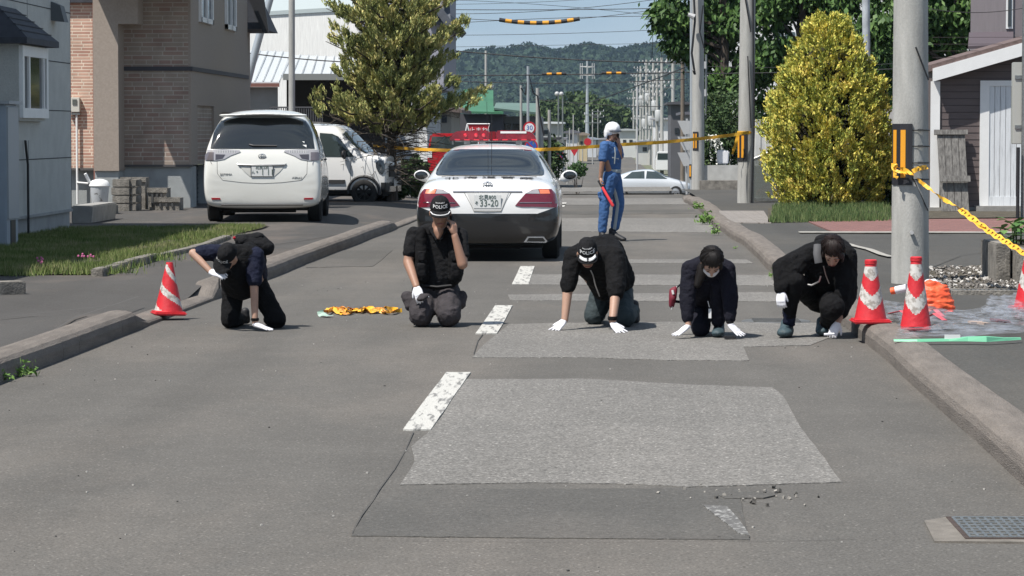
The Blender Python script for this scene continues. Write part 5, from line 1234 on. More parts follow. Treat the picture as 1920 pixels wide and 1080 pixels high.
place_text('止まれ', .13, frame_m(Vector((c.x, Y - .008, c.z - .03)), (1, 0, 0), (0, 0, 1)), 'lettering', M_swhite, s)
# road mirror / white panels right of the row
m = MB(); c = at(1283, 262, 140); 
for k in range(3): m.prism([(c.x - .35, 139, c.z + .9 - k * .75), (c.x + .3, 139, c.z + .9 - k * .75), (c.x + .3, 139, c.z + .3 - k * .75), (c.x - .05, 139, c.z + .25 - k * .75)], (0, .05, 0))
m.tube([(c.x + .1, 139.2, gz(139)), (c.x + .1, 139.2, c.z + 1)], .05, 6)
tag(m.build('back_of_signs', M_back), 'grey backs of three stacked signs left of the third concrete pole', 'road sign')

# ------------------------------------------------------------- wires
def wire(a, b, sag, r, lab, Ya, Yb, seg=14):
    A, B = at(a[0], a[1], Ya), at(b[0], b[1], Yb); s = sag * (Ya + Yb) / 2 / F
    m = MB(); m.tube([A.lerp(B, t / seg) - Vector((0, 0, 4 * s * (t / seg) * (1 - t / seg))) for t in range(seg + 1)], r, 5, caps=False); return tag(m.build('overhead_wire', M_cable), lab, 'wire')
W = [((820, 92), (1300, 118), 6, .028, 'thick dark wire crossing just above the hill crest', 130, 130), ((800, 142), (1640, 124), 4, .022, 'wire carrying the two small yellow and black marker tubes', 110, 110),
     ((850, 152), (1290, 148), 6, .018, 'thin wire just below the two small marker tubes', 125, 125), ((840, 44), (1310, 30), -4, .012, 'fine wire above the hanging marker tube', 120, 120), ((840, 18), (1310, 14), 2, .016, 'fine wire near the top of the sky', 120, 120),
     ((850, 26), (1310, -14), 10, .012, 'fine wire rising to the right at the top of the sky', 120, 120), ((850, 0), (1310, 40), -6, .010, 'fine wire falling to the right across the upper sky', 128, 128), ((850, 66), (1310, 52), 3, .012, 'pale fine wire below the hanging marker tube', 140, 140),
     ((850, 88), (1310, 80), 0, .010, 'faint wire close above the hill tops', 140, 140), ((850, 8), (1310, -20), 6, .010, 'faint wire grazing the upper edge of the sky', 140, 140), ((1085, 198), (1300, 120), 3, .03, 'bright slanting cable in front of the hill', 200, 120),
     ((1000, 186), (1240, 200), 3, .03, 'low dark wire crossing in front of the far antenna pole', 230, 230), ((1310, 138), (1960, 112), 6, .014, 'pale wire passing behind the golden conifer', 86, 86), ((1655, -6), (1925, 14), 18, .008, 'thin twisted wire drooping before the leaves at the upper right', 60, 60), ((1310, 124), (1720, 116), 6, .008, 'second pale wire passing behind the golden conifer', 86, 86),
     ((440, 96), (700, 118), 4, .016, 'wire slanting across the white house wall', 78, 78), ((1228, -20), (1222, 112), 0, .02, 'steep wire dropping to the far row of poles', 200, 205), ((1248, -20), (1240, 112), 0, .02, 'second steep wire dropping to the far row of poles', 200, 205)]
for w_ in W: wire(*w_)
def catenary_lines(x_from, x_to, n):
    for i in range(n):
        wire((1262 - i * 2, 120 + i * 14), (1188, 172 + i * 9), 5, .02, ('upper', 'second', 'third', 'fourth')[i] + ' power line strung along the far right row of poles', 205, 455)
catenary_lines(0, 0, 4)
m = MB(); m.tube([at(977, 165, 112), at(985, 178, 112), at(991, 135, 112), at(1000, 175, 112), at(1008, 180, 112), at(1013, 220, 112), at(1020, 255, 112)], .035, 6); tag(m.build('cable_loop', M_cable, smooth=True), 'black cable loops hanging between the poles left of the officer', 'cable')
def marker(x0, x1, y0, y1, Y, r, nb, lab, mid=None):
    A, B = at(x0, y0, Y), at(x1, y1, Y); Mi = at((x0 + x1) / 2, mid, Y) if mid else (A + B) / 2
    pt = lambda t: (A * (1 - t) ** 2 + (2 * Mi - (A + B) / 2) * 2 * t * (1 - t) + B * t * t)
    m = MB(); seg = nb * 4 + 2
    for i in range(seg):
        t0, t1 = i / seg, (i + 1) / seg; yel = i % 4 in (2, 3)
        m.tube([pt(t0), pt(t1)], r, 10, mi=0)
        if yel: m.tube([pt(t0) + Vector((0, -.012, .0)), pt(t1) + Vector((0, -.012, 0))], r * .97, 10, mi=1)
    return tag(m.build('wire_marker', [M_blk, M_yel]), lab, 'wire marker', 'striped marker tubes on the overhead wires')
marker(936, 1087, 37, 35, 118, .085, 6, 'longest yellow and black marker tube, bowed, hanging in the open sky', mid=43)
marker(1016, 1062, 139, 138, 109.5, .05, 2, 'left one of the two small striped marker tubes in front of the hill')
marker(1128, 1174, 137, 137, 109.5, .05, 2, 'right one of the two small striped marker tubes in front of the hill')
wire((840, 32), (936, 38), 1, .012, 'wire holding the left end of the long marker tube', 118, 118); wire((1087, 35), (1310, 4), 3, .012, 'wire holding the right end of the long marker tube', 118, 118)
# ================================================================= VEHICLES
M_cwhite = mat('car_white', (.78, .78, .77), .25, coat=.8, var=.03, vscale=2)
M_cblack = mat('car_black', (.012, .012, .013), .25, coat=.8)
M_cpearl = mat('car_pearl', (.72, .72, .68), .25, coat=.8, var=.03, vscale=2)
M_cglass = mat('car_glass', (.016, .02, .022), .04, spec=.8, coat=.5)
M_tglass = mat('tinted_glass', (.04, .055, .055), .05, spec=.8, coat=.5)
M_tyre = mat('tyre_rubber', (.02, .02, .02), .85); M_rimb = mat('rim_black', (.03, .03, .03), .4, .5); M_rims = mat('rim_silver', (.45, .45, .46), .3, .9)
M_chrome = mat('chrome', (.6, .6, .62), .15, 1.0); M_trim = mat('black_trim', (.03, .03, .032), .55)
M_redl = mat('red_lens', (.14, .004, .014), .12, coat=1.0, spec=.8); M_clrl = mat('clear_lens', (.50, .48, .48), .12, .4, coat=1.0); M_amb = mat('amber_lens', (.75, .20, .10), .15, coat=1.0); M_redr = mat('reflector_red', (.35, .01, .02), .3)
M_plate = mat('plate_white', (.72, .73, .72), .5); M_green = mat('plate_green', (.09, .13, .11), .5); M_under = mat('car_underside', (.008, .008, .008), .9)

def carbody(secs, rule, mats, parent, M, name='body', sub=2, cuts=()):
    """secs: (y, [(x,z)...]) half profiles from bottom centre over the side to the roof centre; rule(co)->material"""
    bm = bmesh.new(); k = len(secs[0][1]); rows = []
    for y, pr in secs:
        row = [bm.verts.new((-x, y, z)) for x, z in reversed(pr[1:-1])] ; 
        left = [bm.verts.new((-x, y, z)) for x, z in pr[1:-1]]
        for v in row: bm.verts.remove(v)
        b = bm.verts.new((0, y, pr[0][1])); t = bm.verts.new((0, y, pr[-1][1])); right = [bm.verts.new((x, y, z)) for x, z in pr[1:-1]]
        rows.append([b] + right + [t] + left[::-1])
    n = len(rows[0])
    for i in range(len(rows) - 1):
        for j in range(n): bm.faces.new((rows[i][j], rows[i][(j + 1) % n], rows[i + 1][(j + 1) % n], rows[i + 1][j]))
    bm.faces.new(rows[0][::-1]); bm.faces.new(rows[-1])
    bmesh.ops.recalc_face_normals(bm, faces=bm.faces[:])
    me = bpy.data.meshes.new('cb'); bm.to_mesh(me); bm.free()
    o = bpy.data.objects.new('t', me); COL.objects.link(o); md = o.modifiers.new('s', 'SUBSURF'); md.levels = sub; md.render_levels = sub
    out = bpy.data.meshes.new_from_object(o.evaluated_get(bpy.context.evaluated_depsgraph_get())); COL.objects.unlink(o); bpy.data.objects.remove(o)
    bm = bmesh.new(); bm.from_mesh(out)
    for co, no in cuts: bmesh.ops.bisect_plane(bm, geom=bm.verts[:] + bm.edges[:] + bm.faces[:], plane_co=co, plane_no=no)
    bvh = BVHTree.FromBMesh(bm); bm.to_mesh(out); bm.free()
    for p in out.polygons: p.material_index = rule(p.center)
    out.transform(M); ob = link_mesh(out, name, mats, parent, True, smooth='all'); return ob, bvh
def patch(bvh, poly, side, name, m, parent, M, off=.008, step=.04, thick=.012):
    off = max(off, .008); step = min(step, .04)
    """side: 'rear' (x,z seen from behind), 'front', 'right' (y,z seen from the right), 'left', 'top' (x,y)"""
    if side == 'rear': pl, d = (lambda a, b: Vector((a, -1, b))), (0, 1, 0)
    elif side == 'front': pl, d = (lambda a, b: Vector((a, 8, b))), (0, -1, 0)
    elif side == 'right': pl, d = (lambda a, b: Vector((3, a, b))), (-1, 0, 0)
    elif side == 'left': pl, d = (lambda a, b: Vector((-3, a, b))), (1, 0, 0)
    else: pl, d = (lambda a, b: Vector((a, b, 4))), (0, 0, -1)
    me = cast_patch(bvh, poly, pl, d, off, step, thick); me.transform(M); return link_mesh(me, name, m, parent, True, smooth=True)
def castpt(bvh, side, a, b):
    if side == 'rear': o, d = Vector((a, -1, b)), Vector((0, 1, 0))
    elif side == 'right': o, d = Vector((3, a, b)), Vector((-1, 0, 0))
    elif side == 'top': o, d = Vector((a, b, 4)), Vector((0, 0, -1))
    h = bvh.ray_cast(o, d); return h[0], h[1]
def wheel(parent, M, c, r, w, rimm, side=1, spokes=7):
    """c centre in car space, axle along x"""
    m = MB(); h = w / 2; t = r * .64
    m.lathe([(t, -h), (r * .9, -h), (r, -h * .72), (r, h * .72), (r * .9, h), (t, h), (t, -h)], c, 36, 'X'); me = m.mesh('tyre'); me.transform(M); ty = link_mesh(me, 'wheel', M_tyre, parent, True, smooth=True)
    m = MB(); x = side * h * .55; m.lathe([(0, x + side * .01), (r * .16, x + side * .02), (r * .17, x), (r * .17, -x)], c, 20, 'X')
    m.lathe([(r * .56, x), (r * .65, x + side * .03), (r * .66, x), (r * .6, -x), (r * .5, -x)], c, 36, 'X')
    for i in range(spokes):
        a = 2 * math.pi * i / spokes; R_ = Matrix.Rotation(a, 3, 'X'); p = Vector(c) + R_ @ Vector((x, 0, r * .36)); m.box(p, (.03, r * .15, r * .5), R_)
    m.lathe([(0, -x * .2), (r * .62, -x * .2)], c, 20, 'X', mi=1)
    me = m.mesh('rim'); me.transform(M); link_mesh(me, 'rim', [rimm, M_under], ty, True, smooth=True); return ty
def mbm(m, name, mats, parent, M, smooth=False, bevel=0):
    me = m.mesh(name, bevel); me.transform(M); return link_mesh(me, name, mats, parent, True, smooth)
def emblem(parent, M, c, s, up=(0, 0, 1)):
    m = MB()
    def ell(cx, cz, rx, rz, n=24):
        pts = [(c[0] + cx + rx * math.cos(2 * math.pi * i / n), c[1], c[2] + cz + rz * math.sin(2 * math.pi * i / n)) for i in range(n + 1)]; m.tube(pts, s * .055, 5)
    ell(0, 0, s * .62, s * .42); ell(0, s * .10, s * .42, s * .15); ell(0, -s * .02, s * .17, s * .40); mbm(m, 'emblem', M_chrome, parent, M, True)
def chars(txt, size, o, M, m, parent, up=(0, 0, 1), right=(1, 0, 0), sx=1, name='lettering'):
    return place_text(txt, size, M @ frame_m(Vector(o), right, up), name, m, parent, sx=sx, depth=.0015)

# ---------------- police sedan
g = P(914, 491, 0); MP = Matrix.Translation((g.x, g.y, 0)) @ Matrix.Rotation(R(.2), 4, 'Z')
pc = thing('police_car', 'black and white police sedan seen from behind with a red roof light bar', 'car', (g.x, g.y, 0))
def S(y, zb, b1, s, m_, sh, w0, w1, r, c): return (y, [(0, zb), (b1, zb), s, m_, sh, w0, w1, r, (0, c)])
secs = [S(-.02, .30, .66, (.76, .36), (.80, .50), (.78, .62), (.72, .66), (.62, .675), (.4, .68), .685),
        S(.05, .22, .72, (.84, .32), (.875, .50), (.865, .68), (.80, .82), (.68, .89), (.45, .92), .93),
        S(.14, .19, .74, (.865, .30), (.895, .50), (.89, .74), (.83, .92), (.72, .985), (.48, 1.01), 1.02),
        S(.42, .18, .74, (.87, .28), (.90, .50), (.90, .78), (.85, .94), (.73, 1.01), (.5, 1.045), 1.055),
        S(.78, .18, .74, (.87, .28), (.90, .50), (.905, .80), (.855, .95), (.71, 1.035), (.5, 1.07), 1.08),
        S(1.15, .18, .74, (.87, .28), (.90, .50), (.905, .80), (.855, .955), (.655, 1.22), (.5, 1.27), 1.29),
        S(1.55, .18, .74, (.87, .28), (.90, .50), (.905, .80), (.855, .96), (.60, 1.36), (.47, 1.425), 1.445),
        S(2.2, .18, .74, (.87, .28), (.90, .50), (.905, .80), (.855, .96), (.60, 1.38), (.47, 1.455), 1.475),
        S(2.9, .18, .74, (.87, .28), (.90, .50), (.905, .80), (.855, .95), (.61, 1.36), (.47, 1.43), 1.45),
        S(3.7, .18, .74, (.87, .28), (.90, .50), (.90, .78), (.85, .92), (.74, .98), (.5, 1.02), 1.04),
        S(4.4, .18, .74, (.86, .28), (.89, .50), (.88, .70), (.82, .82), (.70, .88), (.45, .92), .93),
        S(4.8, .24, .60, (.74, .30), (.78, .48), (.76, .62), (.70, .68), (.55, .72), (.35, .74), .75)]
def rulep(c):
    lim = .60 if abs(c.x) < .62 else .60 + (abs(c.x) - .62) * .35
    if c.z < .17 or (c.z < .22 and c.y > .2): return 2
    return 1 if c.z < lim else 0
pb, bv = carbody(secs, rulep, [M_cwhite, M_cblack, M_under], pc, MP, sub=3, cuts=[((0, 0, .6), (0, 0, 1)), ((.62, 0, .6), (-.35, 0, 1)), ((-.62, 0, .6), (.35, 0, 1)), ((.62, 0, 0), (1, 0, 0)), ((-.62, 0, 0), (1, 0, 0))])
patch(bv, [(-.565, 1.365), (-.4, 1.385), (.4, 1.385), (.565, 1.365), (.60, 1.30), (.68, 1.13), (.685, 1.075), (.66, 1.062), (-.66, 1.062), (-.685, 1.075), (-.68, 1.13), (-.60, 1.30)], 'rear', 'rear_window', M_cglass, pc, MP, off=.011)
for s in (1, -1):
    sd = 'right' if s > 0 else 'left'
    patch(bv, [(1.35, 1.02), (1.55, 1.30), (2.25, 1.36), (3.0, 1.32), (3.55, 1.02)], sd, 'side_window', M_cglass, pc, MP, off=.003)
    lens = [(.345, .70), (.40, .765), (.47, .845), (.56, .895), (.66, .905), (.79, .90), (.845, .84), (.865, .74), (.855, .675), (.6, .685), (.42, .685)]
    lt = patch(bv, [(s * a, b) for a, b in (lens if s > 0 else lens[::-1])], 'rear', 'tail_light', M_redl, pc, MP, off=.010, step=.05, thick=.02)
    q = [(.47, .848), (.57, .893), (.63, .898), (.65, .845)]; patch(bv, [(s * a, b) for a, b in (q if s > 0 else q[::-1])], 'rear', 'reversing_lens', M_clrl, lt, MP, off=.014, step=.04)
    q = [(.655, .845), (.64, .898), (.76, .893), (.775, .845)]; patch(bv, [(s * a, b) for a, b in (q if s > 0 else q[::-1])], 'rear', 'indicator_lens', M_amb, lt, MP, off=.014, step=.04)
    m = MB()
    m.tube([Vector(castpt(bv, 'rear', s * x, .738)[0]) + Vector((0, -.016, 0)) for x in (.40, .50, .6, .7, .8)], .004, 5); mbm(m, 'chrome_strip', M_chrome, lt, MP)
    # exhaust
    m = MB(); Y0 = .02; ex = [(.45, .245), (.50, .315), (.70, .315), (.745, .26), (.73, .24)]; m.prism([(s * a, Y0 - .03, b) for a, b in ex], (0, .16, 0), 0)
    ins = [(.485, .253), (.515, .300), (.69, .300), (.72, .262), (.71, .252)]; m.prism([(s * a, Y0 - .035, b) for a, b in ins], (0, .01, 0), 1); mbm(m, 'exhaust_tip', [M_chrome, M_under], pc, MP)
    # mirror
    m = blob([[(Vector((s * 1.0, 3.15, 1.03)), (.11, .055, .075)), (Vector((s * .94, 3.15, 1.0)), (.07, .05, .07))], [(Vector((s * .88, 3.2, .97)), .03), (Vector((s * .96, 3.17, .98)), .03)]], .012, 3); m.transform(MP); mi = link_mesh(m, 'door_mirror', M_cwhite, pc, True, smooth='all')
    m = MB(); m.sphere((s * 1.0, 3.105, 1.03), (.088, .012, .056), 16); mbm(m, 'mirror_glass', M_cglass, mi, MP, True)
    wheel(pc, MP, (s * .775, 1.05, .325), .325, .22, M_rims, s); wheel(pc, MP, (s * .775, 3.9, .325), .325, .22, M_rims, s)
m = MB(); m.bb((-.68, .35, .16), (.68, 4.4, .34)); m.bb((-.4, .3, .15), (.4, .9, .22)); mbm(m, 'underbody', M_under, pc, MP)
# trunk details
ctr = lambda x, z: Vector(castpt(bv, 'rear', x, z)[0])
m = MB(); m.tube([ctr(x, .872) + Vector((0, -.006, 0)) for x in [-.43 + .086 * i for i in range(11)]], .009, 6); mbm(m, 'trunk_trim', M_chrome, pc, MP, True)
patch(bv, [(-.26, .855), (.26, .855), (.17, .635), (-.17, .635)], 'rear', 'plate_recess_shade', mat('car_white_shade', (.55, .55, .54), .35), pc, MP, off=.003)  # flat patch in darker body white, painting the shade of a recess
m = MB(); m.tube([ctr(x, z) + Vector((0, -.005, 0)) for x, z in ((-.29, .86), (-.20, .70), (-.17, .63), (0, .622), (.17, .63), (.20, .70), (.29, .86))], .004, 4); mbm(m, 'recess_edge', mat('seam_grey', (.2, .2, .19), .6), pc, MP)
yp = min(ctr(0, .66).y, ctr(0, .80).y) - .012
m = MB(); m.bb((-.17, yp, .665), (.17, yp + .012, .835)); np_ = mbm(m, 'number_plate', M_plate, pc, MP, bevel=.003)
chars('北見800', .062, (0, yp - .003, .803), MP, M_green, np_, name='plate_lettering'); chars('そ', .05, (-.135, yp - .003, .73), MP, M_green, np_, name='plate_lettering'); chars('33-20', .118, (.02, yp - .003, .728), MP, M_green, np_, name='plate_lettering', sx=.86)
e = ctr(0, .95); emblem(pc, MP, (0, e.y - .012, .955), .095)
for i, ch in enumerate('北海道警察'):
    x = -.46 + .235 * i; h, n_ = castpt(bv, 'top', x, .40); h2, _ = castpt(bv, 'top', x, .28); up = (Vector(h) - Vector(h2)).normalized()
    chars(ch, .19, (x, .33, (h.z + h2.z) / 2 + .006), MP, M_trim, pc, up=up)
m = MB(); k0 = castpt(bv, 'top', 0, .17)[0]; m.tube([Vector(castpt(bv, 'top', x, .62)[0]) + Vector((0, 0, .002)) for x in (-.6, -.3, 0, .3, .6)], .005, 4); mbm(m, 'trunk_seam', M_trim, pc, MP)
# light bar
lb = MB(); ZL = 1.50; 
lens = blob([[(Vector((-.47, 2.15, ZL + .10)), (.07, .13, .055)), (Vector((-.02, 2.15, ZL + .11)), (.05, .13, .065))], [(Vector((-.47, 2.15, ZL + .06)), (.09, .12, .05)), (Vector((-.02, 2.15, ZL + .06)), (.05, .13, .05))]], .012, 3)
M_bar = mat('light_bar_red', (.33, .006, .022), .12, coat=1.0, var=.35, vscale=9, col2=(.15, .002, .01))
lbp = None
m = MB()
prof = lambda x, s: None
for s in (-1, 1):
    cs = [(.04, .0), (.04, .125), (.10, .135), (.40, .13), (.50, .115), (.555, .06), (.57, .0)]
    q0 = [(s * a, 2.04, ZL + b) for a, b in cs]; m.prism(q0, (0, .24, 0), 0)
lbo = mbm(m, 'light_bar', M_bar, pc, MP, bevel=.015)
m = MB(); m.bb((-.039, 2.05, ZL), (.039, 2.27, ZL + .12)); mbm(m, 'centre_housing', mat('dark_red', (.16, .005, .01), .3), lbo, MP, bevel=.005)
m = MB(); m.bb((.10, 2.034, ZL + .095), (.44, 2.042, ZL + .122)); mbm(m, 'white_strip', M_plate, lbo, MP)
m = MB()
for s in (-1, 1): m.bb((s * .30, 2.08, ZL - .05), (s * .38, 2.2, ZL - .001)); m.bb((s * .52, 2.1, ZL - .05), (s * .54, 2.18, ZL - .001))
m.bb((-.5, 2.1, ZL - .018), (.5, 2.2, ZL - .002)); mbm(m, 'bar_feet', M_steel, lbo, MP)
m = MB()
for i in range(9): x = -.5 + .125 * i; m.bb((x, 2.03, ZL + .004), (x + .07, 2.039, ZL + .02))
for x in (-.36, -.22, -.12): m.sphere((x, 2.04, ZL + .07), .028, 8)
mbm(m, 'reflector_cells', mat('bright_red', (.7, .03, .05), .2, coat=1), lbo, MP)
m = MB(); m.tube([(.02, .95, 1.2), (.025, .9, 1.85)], .0035, 5); m.tube([(-.05, 1.6, 1.46), (-.06, 1.5, 2.0)], .0025, 4); mbm(m, 'antenna', M_trim, pc, MP)
# things seen through the rear window: seat tops and parcel shelf
m = MB(); 
for x, w, z in ((-.33, .16, 1.15), (.36, .18, 1.14)):
    q = [Vector(castpt(bv, 'rear', x + dx, z + dz)[0]) + Vector((0, -.0065, 0)) for dx, dz in ((-w / 2, -.06), (w / 2, -.06), (w / 2 - .02, .03), (-w / 2 + .02, .03))]; m.add(q, [(0, 1, 2, 3)])
mbm(m, 'seat_top', mat('seat_dark', (.03, .034, .036), .3, coat=.5), pc, MP)

# ---------------- pearl white minivan
gz0 = .12; a = P(492, 419, gz0); MV = Matrix.Translation((a.x, a.y, gz0)) @ Matrix.Rotation(R(3.4), 4, 'Z') @ Matrix.Scale(1.07, 4)
mv = thing('minivan', 'pearl white minivan parked nose-in on the left, seen from behind', 'car', (a.x, a.y, gz0))
def S2(y, zb, b1, s, m_, sh, w0, w1, r, c): return S(y, zb, b1, s, m_, sh, w0, w1, r, c)
secs = [S(-.03, .30, .70, (.80, .36), (.83, .50), (.80, .66), (.74, .70), (.6, .71), (.4, .715), .72),
        S(.02, .24, .78, (.86, .34), (.885, .52), (.875, .72), (.84, .88), (.78, .96), (.5, 1.0), 1.01),
        S(.12, .22, .80, (.875, .34), (.90, .55), (.90, .80), (.875, 1.10), (.80, 1.17), (.5, 1.19), 1.20),
        S(.28, .22, .80, (.88, .32), (.90, .55), (.90, .85), (.865, 1.16), (.74, 1.44), (.5, 1.52), 1.54),
        S(.50, .22, .80, (.88, .32), (.90, .55), (.90, .88), (.865, 1.16), (.70, 1.60), (.52, 1.70), 1.725),
        S(1.2, .20, .80, (.88, .32), (.90, .55), (.90, .88), (.865, 1.14), (.69, 1.62), (.52, 1.73), 1.76),
        S(2.6, .20, .80, (.88, .32), (.90, .55), (.90, .86), (.865, 1.08), (.70, 1.58), (.52, 1.68), 1.71),
        S(3.9, .20, .80, (.88, .32), (.90, .55), (.88, .80), (.83, .98), (.74, 1.12), (.5, 1.18), 1.20),
        S(4.5, .22, .74, (.84, .32), (.86, .50), (.84, .70), (.76, .82), (.66, .90), (.4, .94), .95),
        S(4.78, .26, .55, (.68, .32), (.72, .48), (.70, .60), (.62, .66), (.5, .70), (.3, .72), .73)]
def rulev(c):
    if c.z < .20 or (c.z < .26 and c.y > .15): return 1
    return 0
vb, bv = carbody(secs, rulev, [M_cpearl, M_under], mv, MV, sub=3)
patch(bv, [(-.70, 1.48), (-.64, 1.56), (-.4, 1.60), (.4, 1.60), (.64, 1.56), (.70, 1.48), (.745, 1.38), (.79, 1.14), (-.79, 1.14), (-.745, 1.38)], 'rear', 'rear_window', M_cglass, mv, MV, off=.013)
m = MB()
cr_ = lambda x, z: Vector(castpt(bv, 'rear', x, z)[0])
for pts in ([(.06, 1.19), (.05, 1.30), (.045, 1.52)],): m.tube([cr_(*p) + Vector((0, -.01, 0)) for p in pts], .035, 4, flat=.15)
mbm(m, 'window_reflection', mat('pillar_seen', (.16, .18, .19), .3, coat=.4), mv, MV) if False else None
m = MB(); m.tube([cr_(.22, 1.18) + Vector((0, -.02, 0)), cr_(-.14, 1.185) + Vector((0, -.03, 0)), cr_(-.2, 1.2) + Vector((0, -.02, 0))], .014, 6); mbm(m, 'wiper', M_trim, mv, MV)
m = MB(); q = cr_(.62, 1.19); 
for (x, z, w) in ((.64, 1.175, .03), (.62, 1.235, .018)): 
    q = cr_(x, z); m.box((x, q.y - .012, z), (w * 2, .004, w * 1.4), (R(-22), 0, 0))
mbm(m, 'window_sticker', M_plate, mv, MV)
for s in (1, -1):
    sd = 'right' if s > 0 else 'left'
    patch(bv, [(.45, 1.12), (.62, 1.50), (1.0, 1.58), (1.4, 1.58), (1.4, 1.12)], sd, 'side_window', M_cglass, mv, MV, off=.003)
    patch(bv, [(1.5, 1.12), (1.5, 1.58), (3.0, 1.53), (3.75, 1.12)], sd, 'side_window', M_cglass, mv, MV, off=.003)
    lens = [(.33, 1.085), (.34, 1.11), (.60, 1.125), (.865, 1.115), (.875, 1.03), (.86, .955), (.70, .955), (.58, .975), (.48, 1.03)]
    lt = patch(bv, [(s * p, q) for p, q in (lens if s > 0 else lens[::-1])], 'rear', 'tail_light', M_clrl, mv, MV, off=.012, step=.05, thick=.02)
    m = MB()
    for i in range(11):
        x = .42 + .026 * i; q = cr_(s * x, 1.09); m.box((s * x, q.y - .018, 1.085), (.012, .006, .05))
    mbm(m, 'lamp_cells', M_plate, lt, MV)
    q = [(.60, .985), (.71, .965), (.71, 1.05), (.56, 1.045)]; patch(bv, [(s * a_, b_) for a_, b_ in (q if s > 0 else q[::-1])], 'rear', 'dark_lens', mat('dark_lens', (.10, .09, .10), .15, .5, coat=1), lt, MV, off=.016, step=.04)
    q = [(.735, .96), (.86, .96), (.87, 1.08), (.735, 1.08)]; patch(bv, [(s * a_, b_) for a_, b_ in (q if s > 0 else q[::-1])], 'rear', 'wing_lens', mat('smoke_lens', (.22, .19, .20), .15, .5, coat=1), lt, MV, off=.016, step=.04)
    q = [(.63, .365), (.64, .39), (.775, .392), (.765, .365)]; patch(bv, [(s * a_, b_) for a_, b_ in (q if s > 0 else q[::-1])], 'rear', 'reflector', M_redr, mv, MV, off=.004, step=.04)
    wheel(mv, MV, (s * .77, .85, .335), .335, .215, M_rims, s); wheel(mv, MV, (s * .77, 3.8, .335), .335, .215, M_rims, s)
    m = MB(); 
    for yy in (1.45, 2.5): m.tube([Vector(castpt(bv, 'right', yy, z)[0]) * 1 for z in (.35, .6, .9, 1.1)], .004, 4) if s > 0 else None
    if s > 0:
        m.tube([(.905, 1.25, .96), (.925, 1.3, .965), (.925, 1.45, .965), (.905, 1.5, .96)], .014, 5); mbm(m, 'door_seam', M_trim, mv, MV)
m = MB(); m.bb((-.70, .3, .19), (.70, 4.3, .36)); m.tube([(-.5, .25, .24), (.5, .3, .24)], .08, 8); mbm(m, 'underbody', M_under, mv, MV)
# tailgate: garnish, plate, seams, badges
m = MB(); m.tube([cr_(x, z) + Vector((0, -.012, 0)) for x, z in ((-.38, .915), (-.36, .895), (0, .885), (.34, .893), (.37, .91))], [.008, .02, .024, .02, .008], 8, flat=.7); mbm(m, 'tailgate_handle', mat('chrome_dull', (.42, .42, .42), .3, .7), mv, MV, True)
patch(bv, [(-.34, .875), (.34, .875), (.27, .79), (.18, .715), (-.18, .715), (-.27, .79)], 'rear', 'plate_recess_shade', mat('pearl_shade', (.55, .55, .52), .35), mv, MV, off=.002)  # recess shade painted as a darker pearl patch on the tailgate
yp = min(cr_(0, .73).y, cr_(0, .86).y) - .014; m = MB(); m.bb((-.165, yp, .715), (.165, yp + .012, .88)); np_ = mbm(m, 'number_plate', M_plate, mv, MV, bevel=.003)
m = MB(); 
for (x0, x1, z0, z1) in ((-.172, .172, .873, .882), (-.172, .172, .713, .72), (-.172, -.163, .713, .882), (.163, .172, .713, .882)): m.bb((x0, yp - .004, z0), (x1, yp, z1))
mbm(m, 'plate_rim', M_trim, np_, MV)
chars('北見330', .058, (0, yp - .004, .852), MV, M_green, np_, name='plate_lettering'); chars('ん', .05, (-.135, yp - .004, .78), MV, M_green, np_, name='plate_lettering'); chars('・1 11', .125, (.025, yp - .004, .778), MV, M_green, np_, name='plate_lettering', sx=.9)
e = cr_(0, 1.02); emblem(mv, MV, (0, e.y - .012, 1.02), .09)
for tx, x, sz in (('ESTIMA', -.545, .05), ('AERAS', .53, .045)):
    q = cr_(x, .735 if x < 0 else .69); chars(tx, sz, (x, q.y - .004, .745 if x < 0 else .695), MV, M_chrome if False else mat('badge_grey', (.22, .22, .22), .3, .6), mv, name='badge', sx=1.15)
seam_ = [(-.665, 1.08), (-.685, .95), (-.68, .76), (-.60, .66), (-.3, .625), (0, .61), (.3, .625), (.60, .66), (.68, .76), (.685, .95), (.665, 1.08)]
m = MB(); 
for i in range(len(seam_) - 1):
    pts = [cr_(seam_[i][0] + (seam_[i + 1][0] - seam_[i][0]) * t / 4, seam_[i][1] + (seam_[i + 1][1] - seam_[i][1]) * t / 4) for t in range(5)]; m.tube(pts, .0045, 4)
mbm(m, 'tailgate_seam', mat('seam_grey', (.2, .2, .19), .6), mv, MV)
m = MB(); q = [cr_(x, .285) + Vector((0, -.004, 0)) for x in (-.62, -.5, -.45, .45, .5, .62)]; m.tube(q, .012, 5); mbm(m, 'lower_lip', M_trim, mv, MV)
# roof spoiler edge
sp = blob([[(Vector((-.60, .36, 1.645)), (.08, .10, .022)), (Vector((.60, .36, 1.645)), (.08, .10, .022)), (Vector((0, .30, 1.665)), (.2, .12, .02))]], .016, 3); sp.transform(MV); link_mesh(sp, 'roof_spoiler', M_cpearl, mv, True, smooth='all')

# ---------------- white box-shaped small car (front towards the right)
gz1 = .05; fw = at(698, 377, 62.5); MS = Matrix.Translation((fw.x, 62.5, gz1)) @ Matrix.Rotation(R(-90 - 10), 4, 'Z') @ Matrix.Scale(.97, 4)
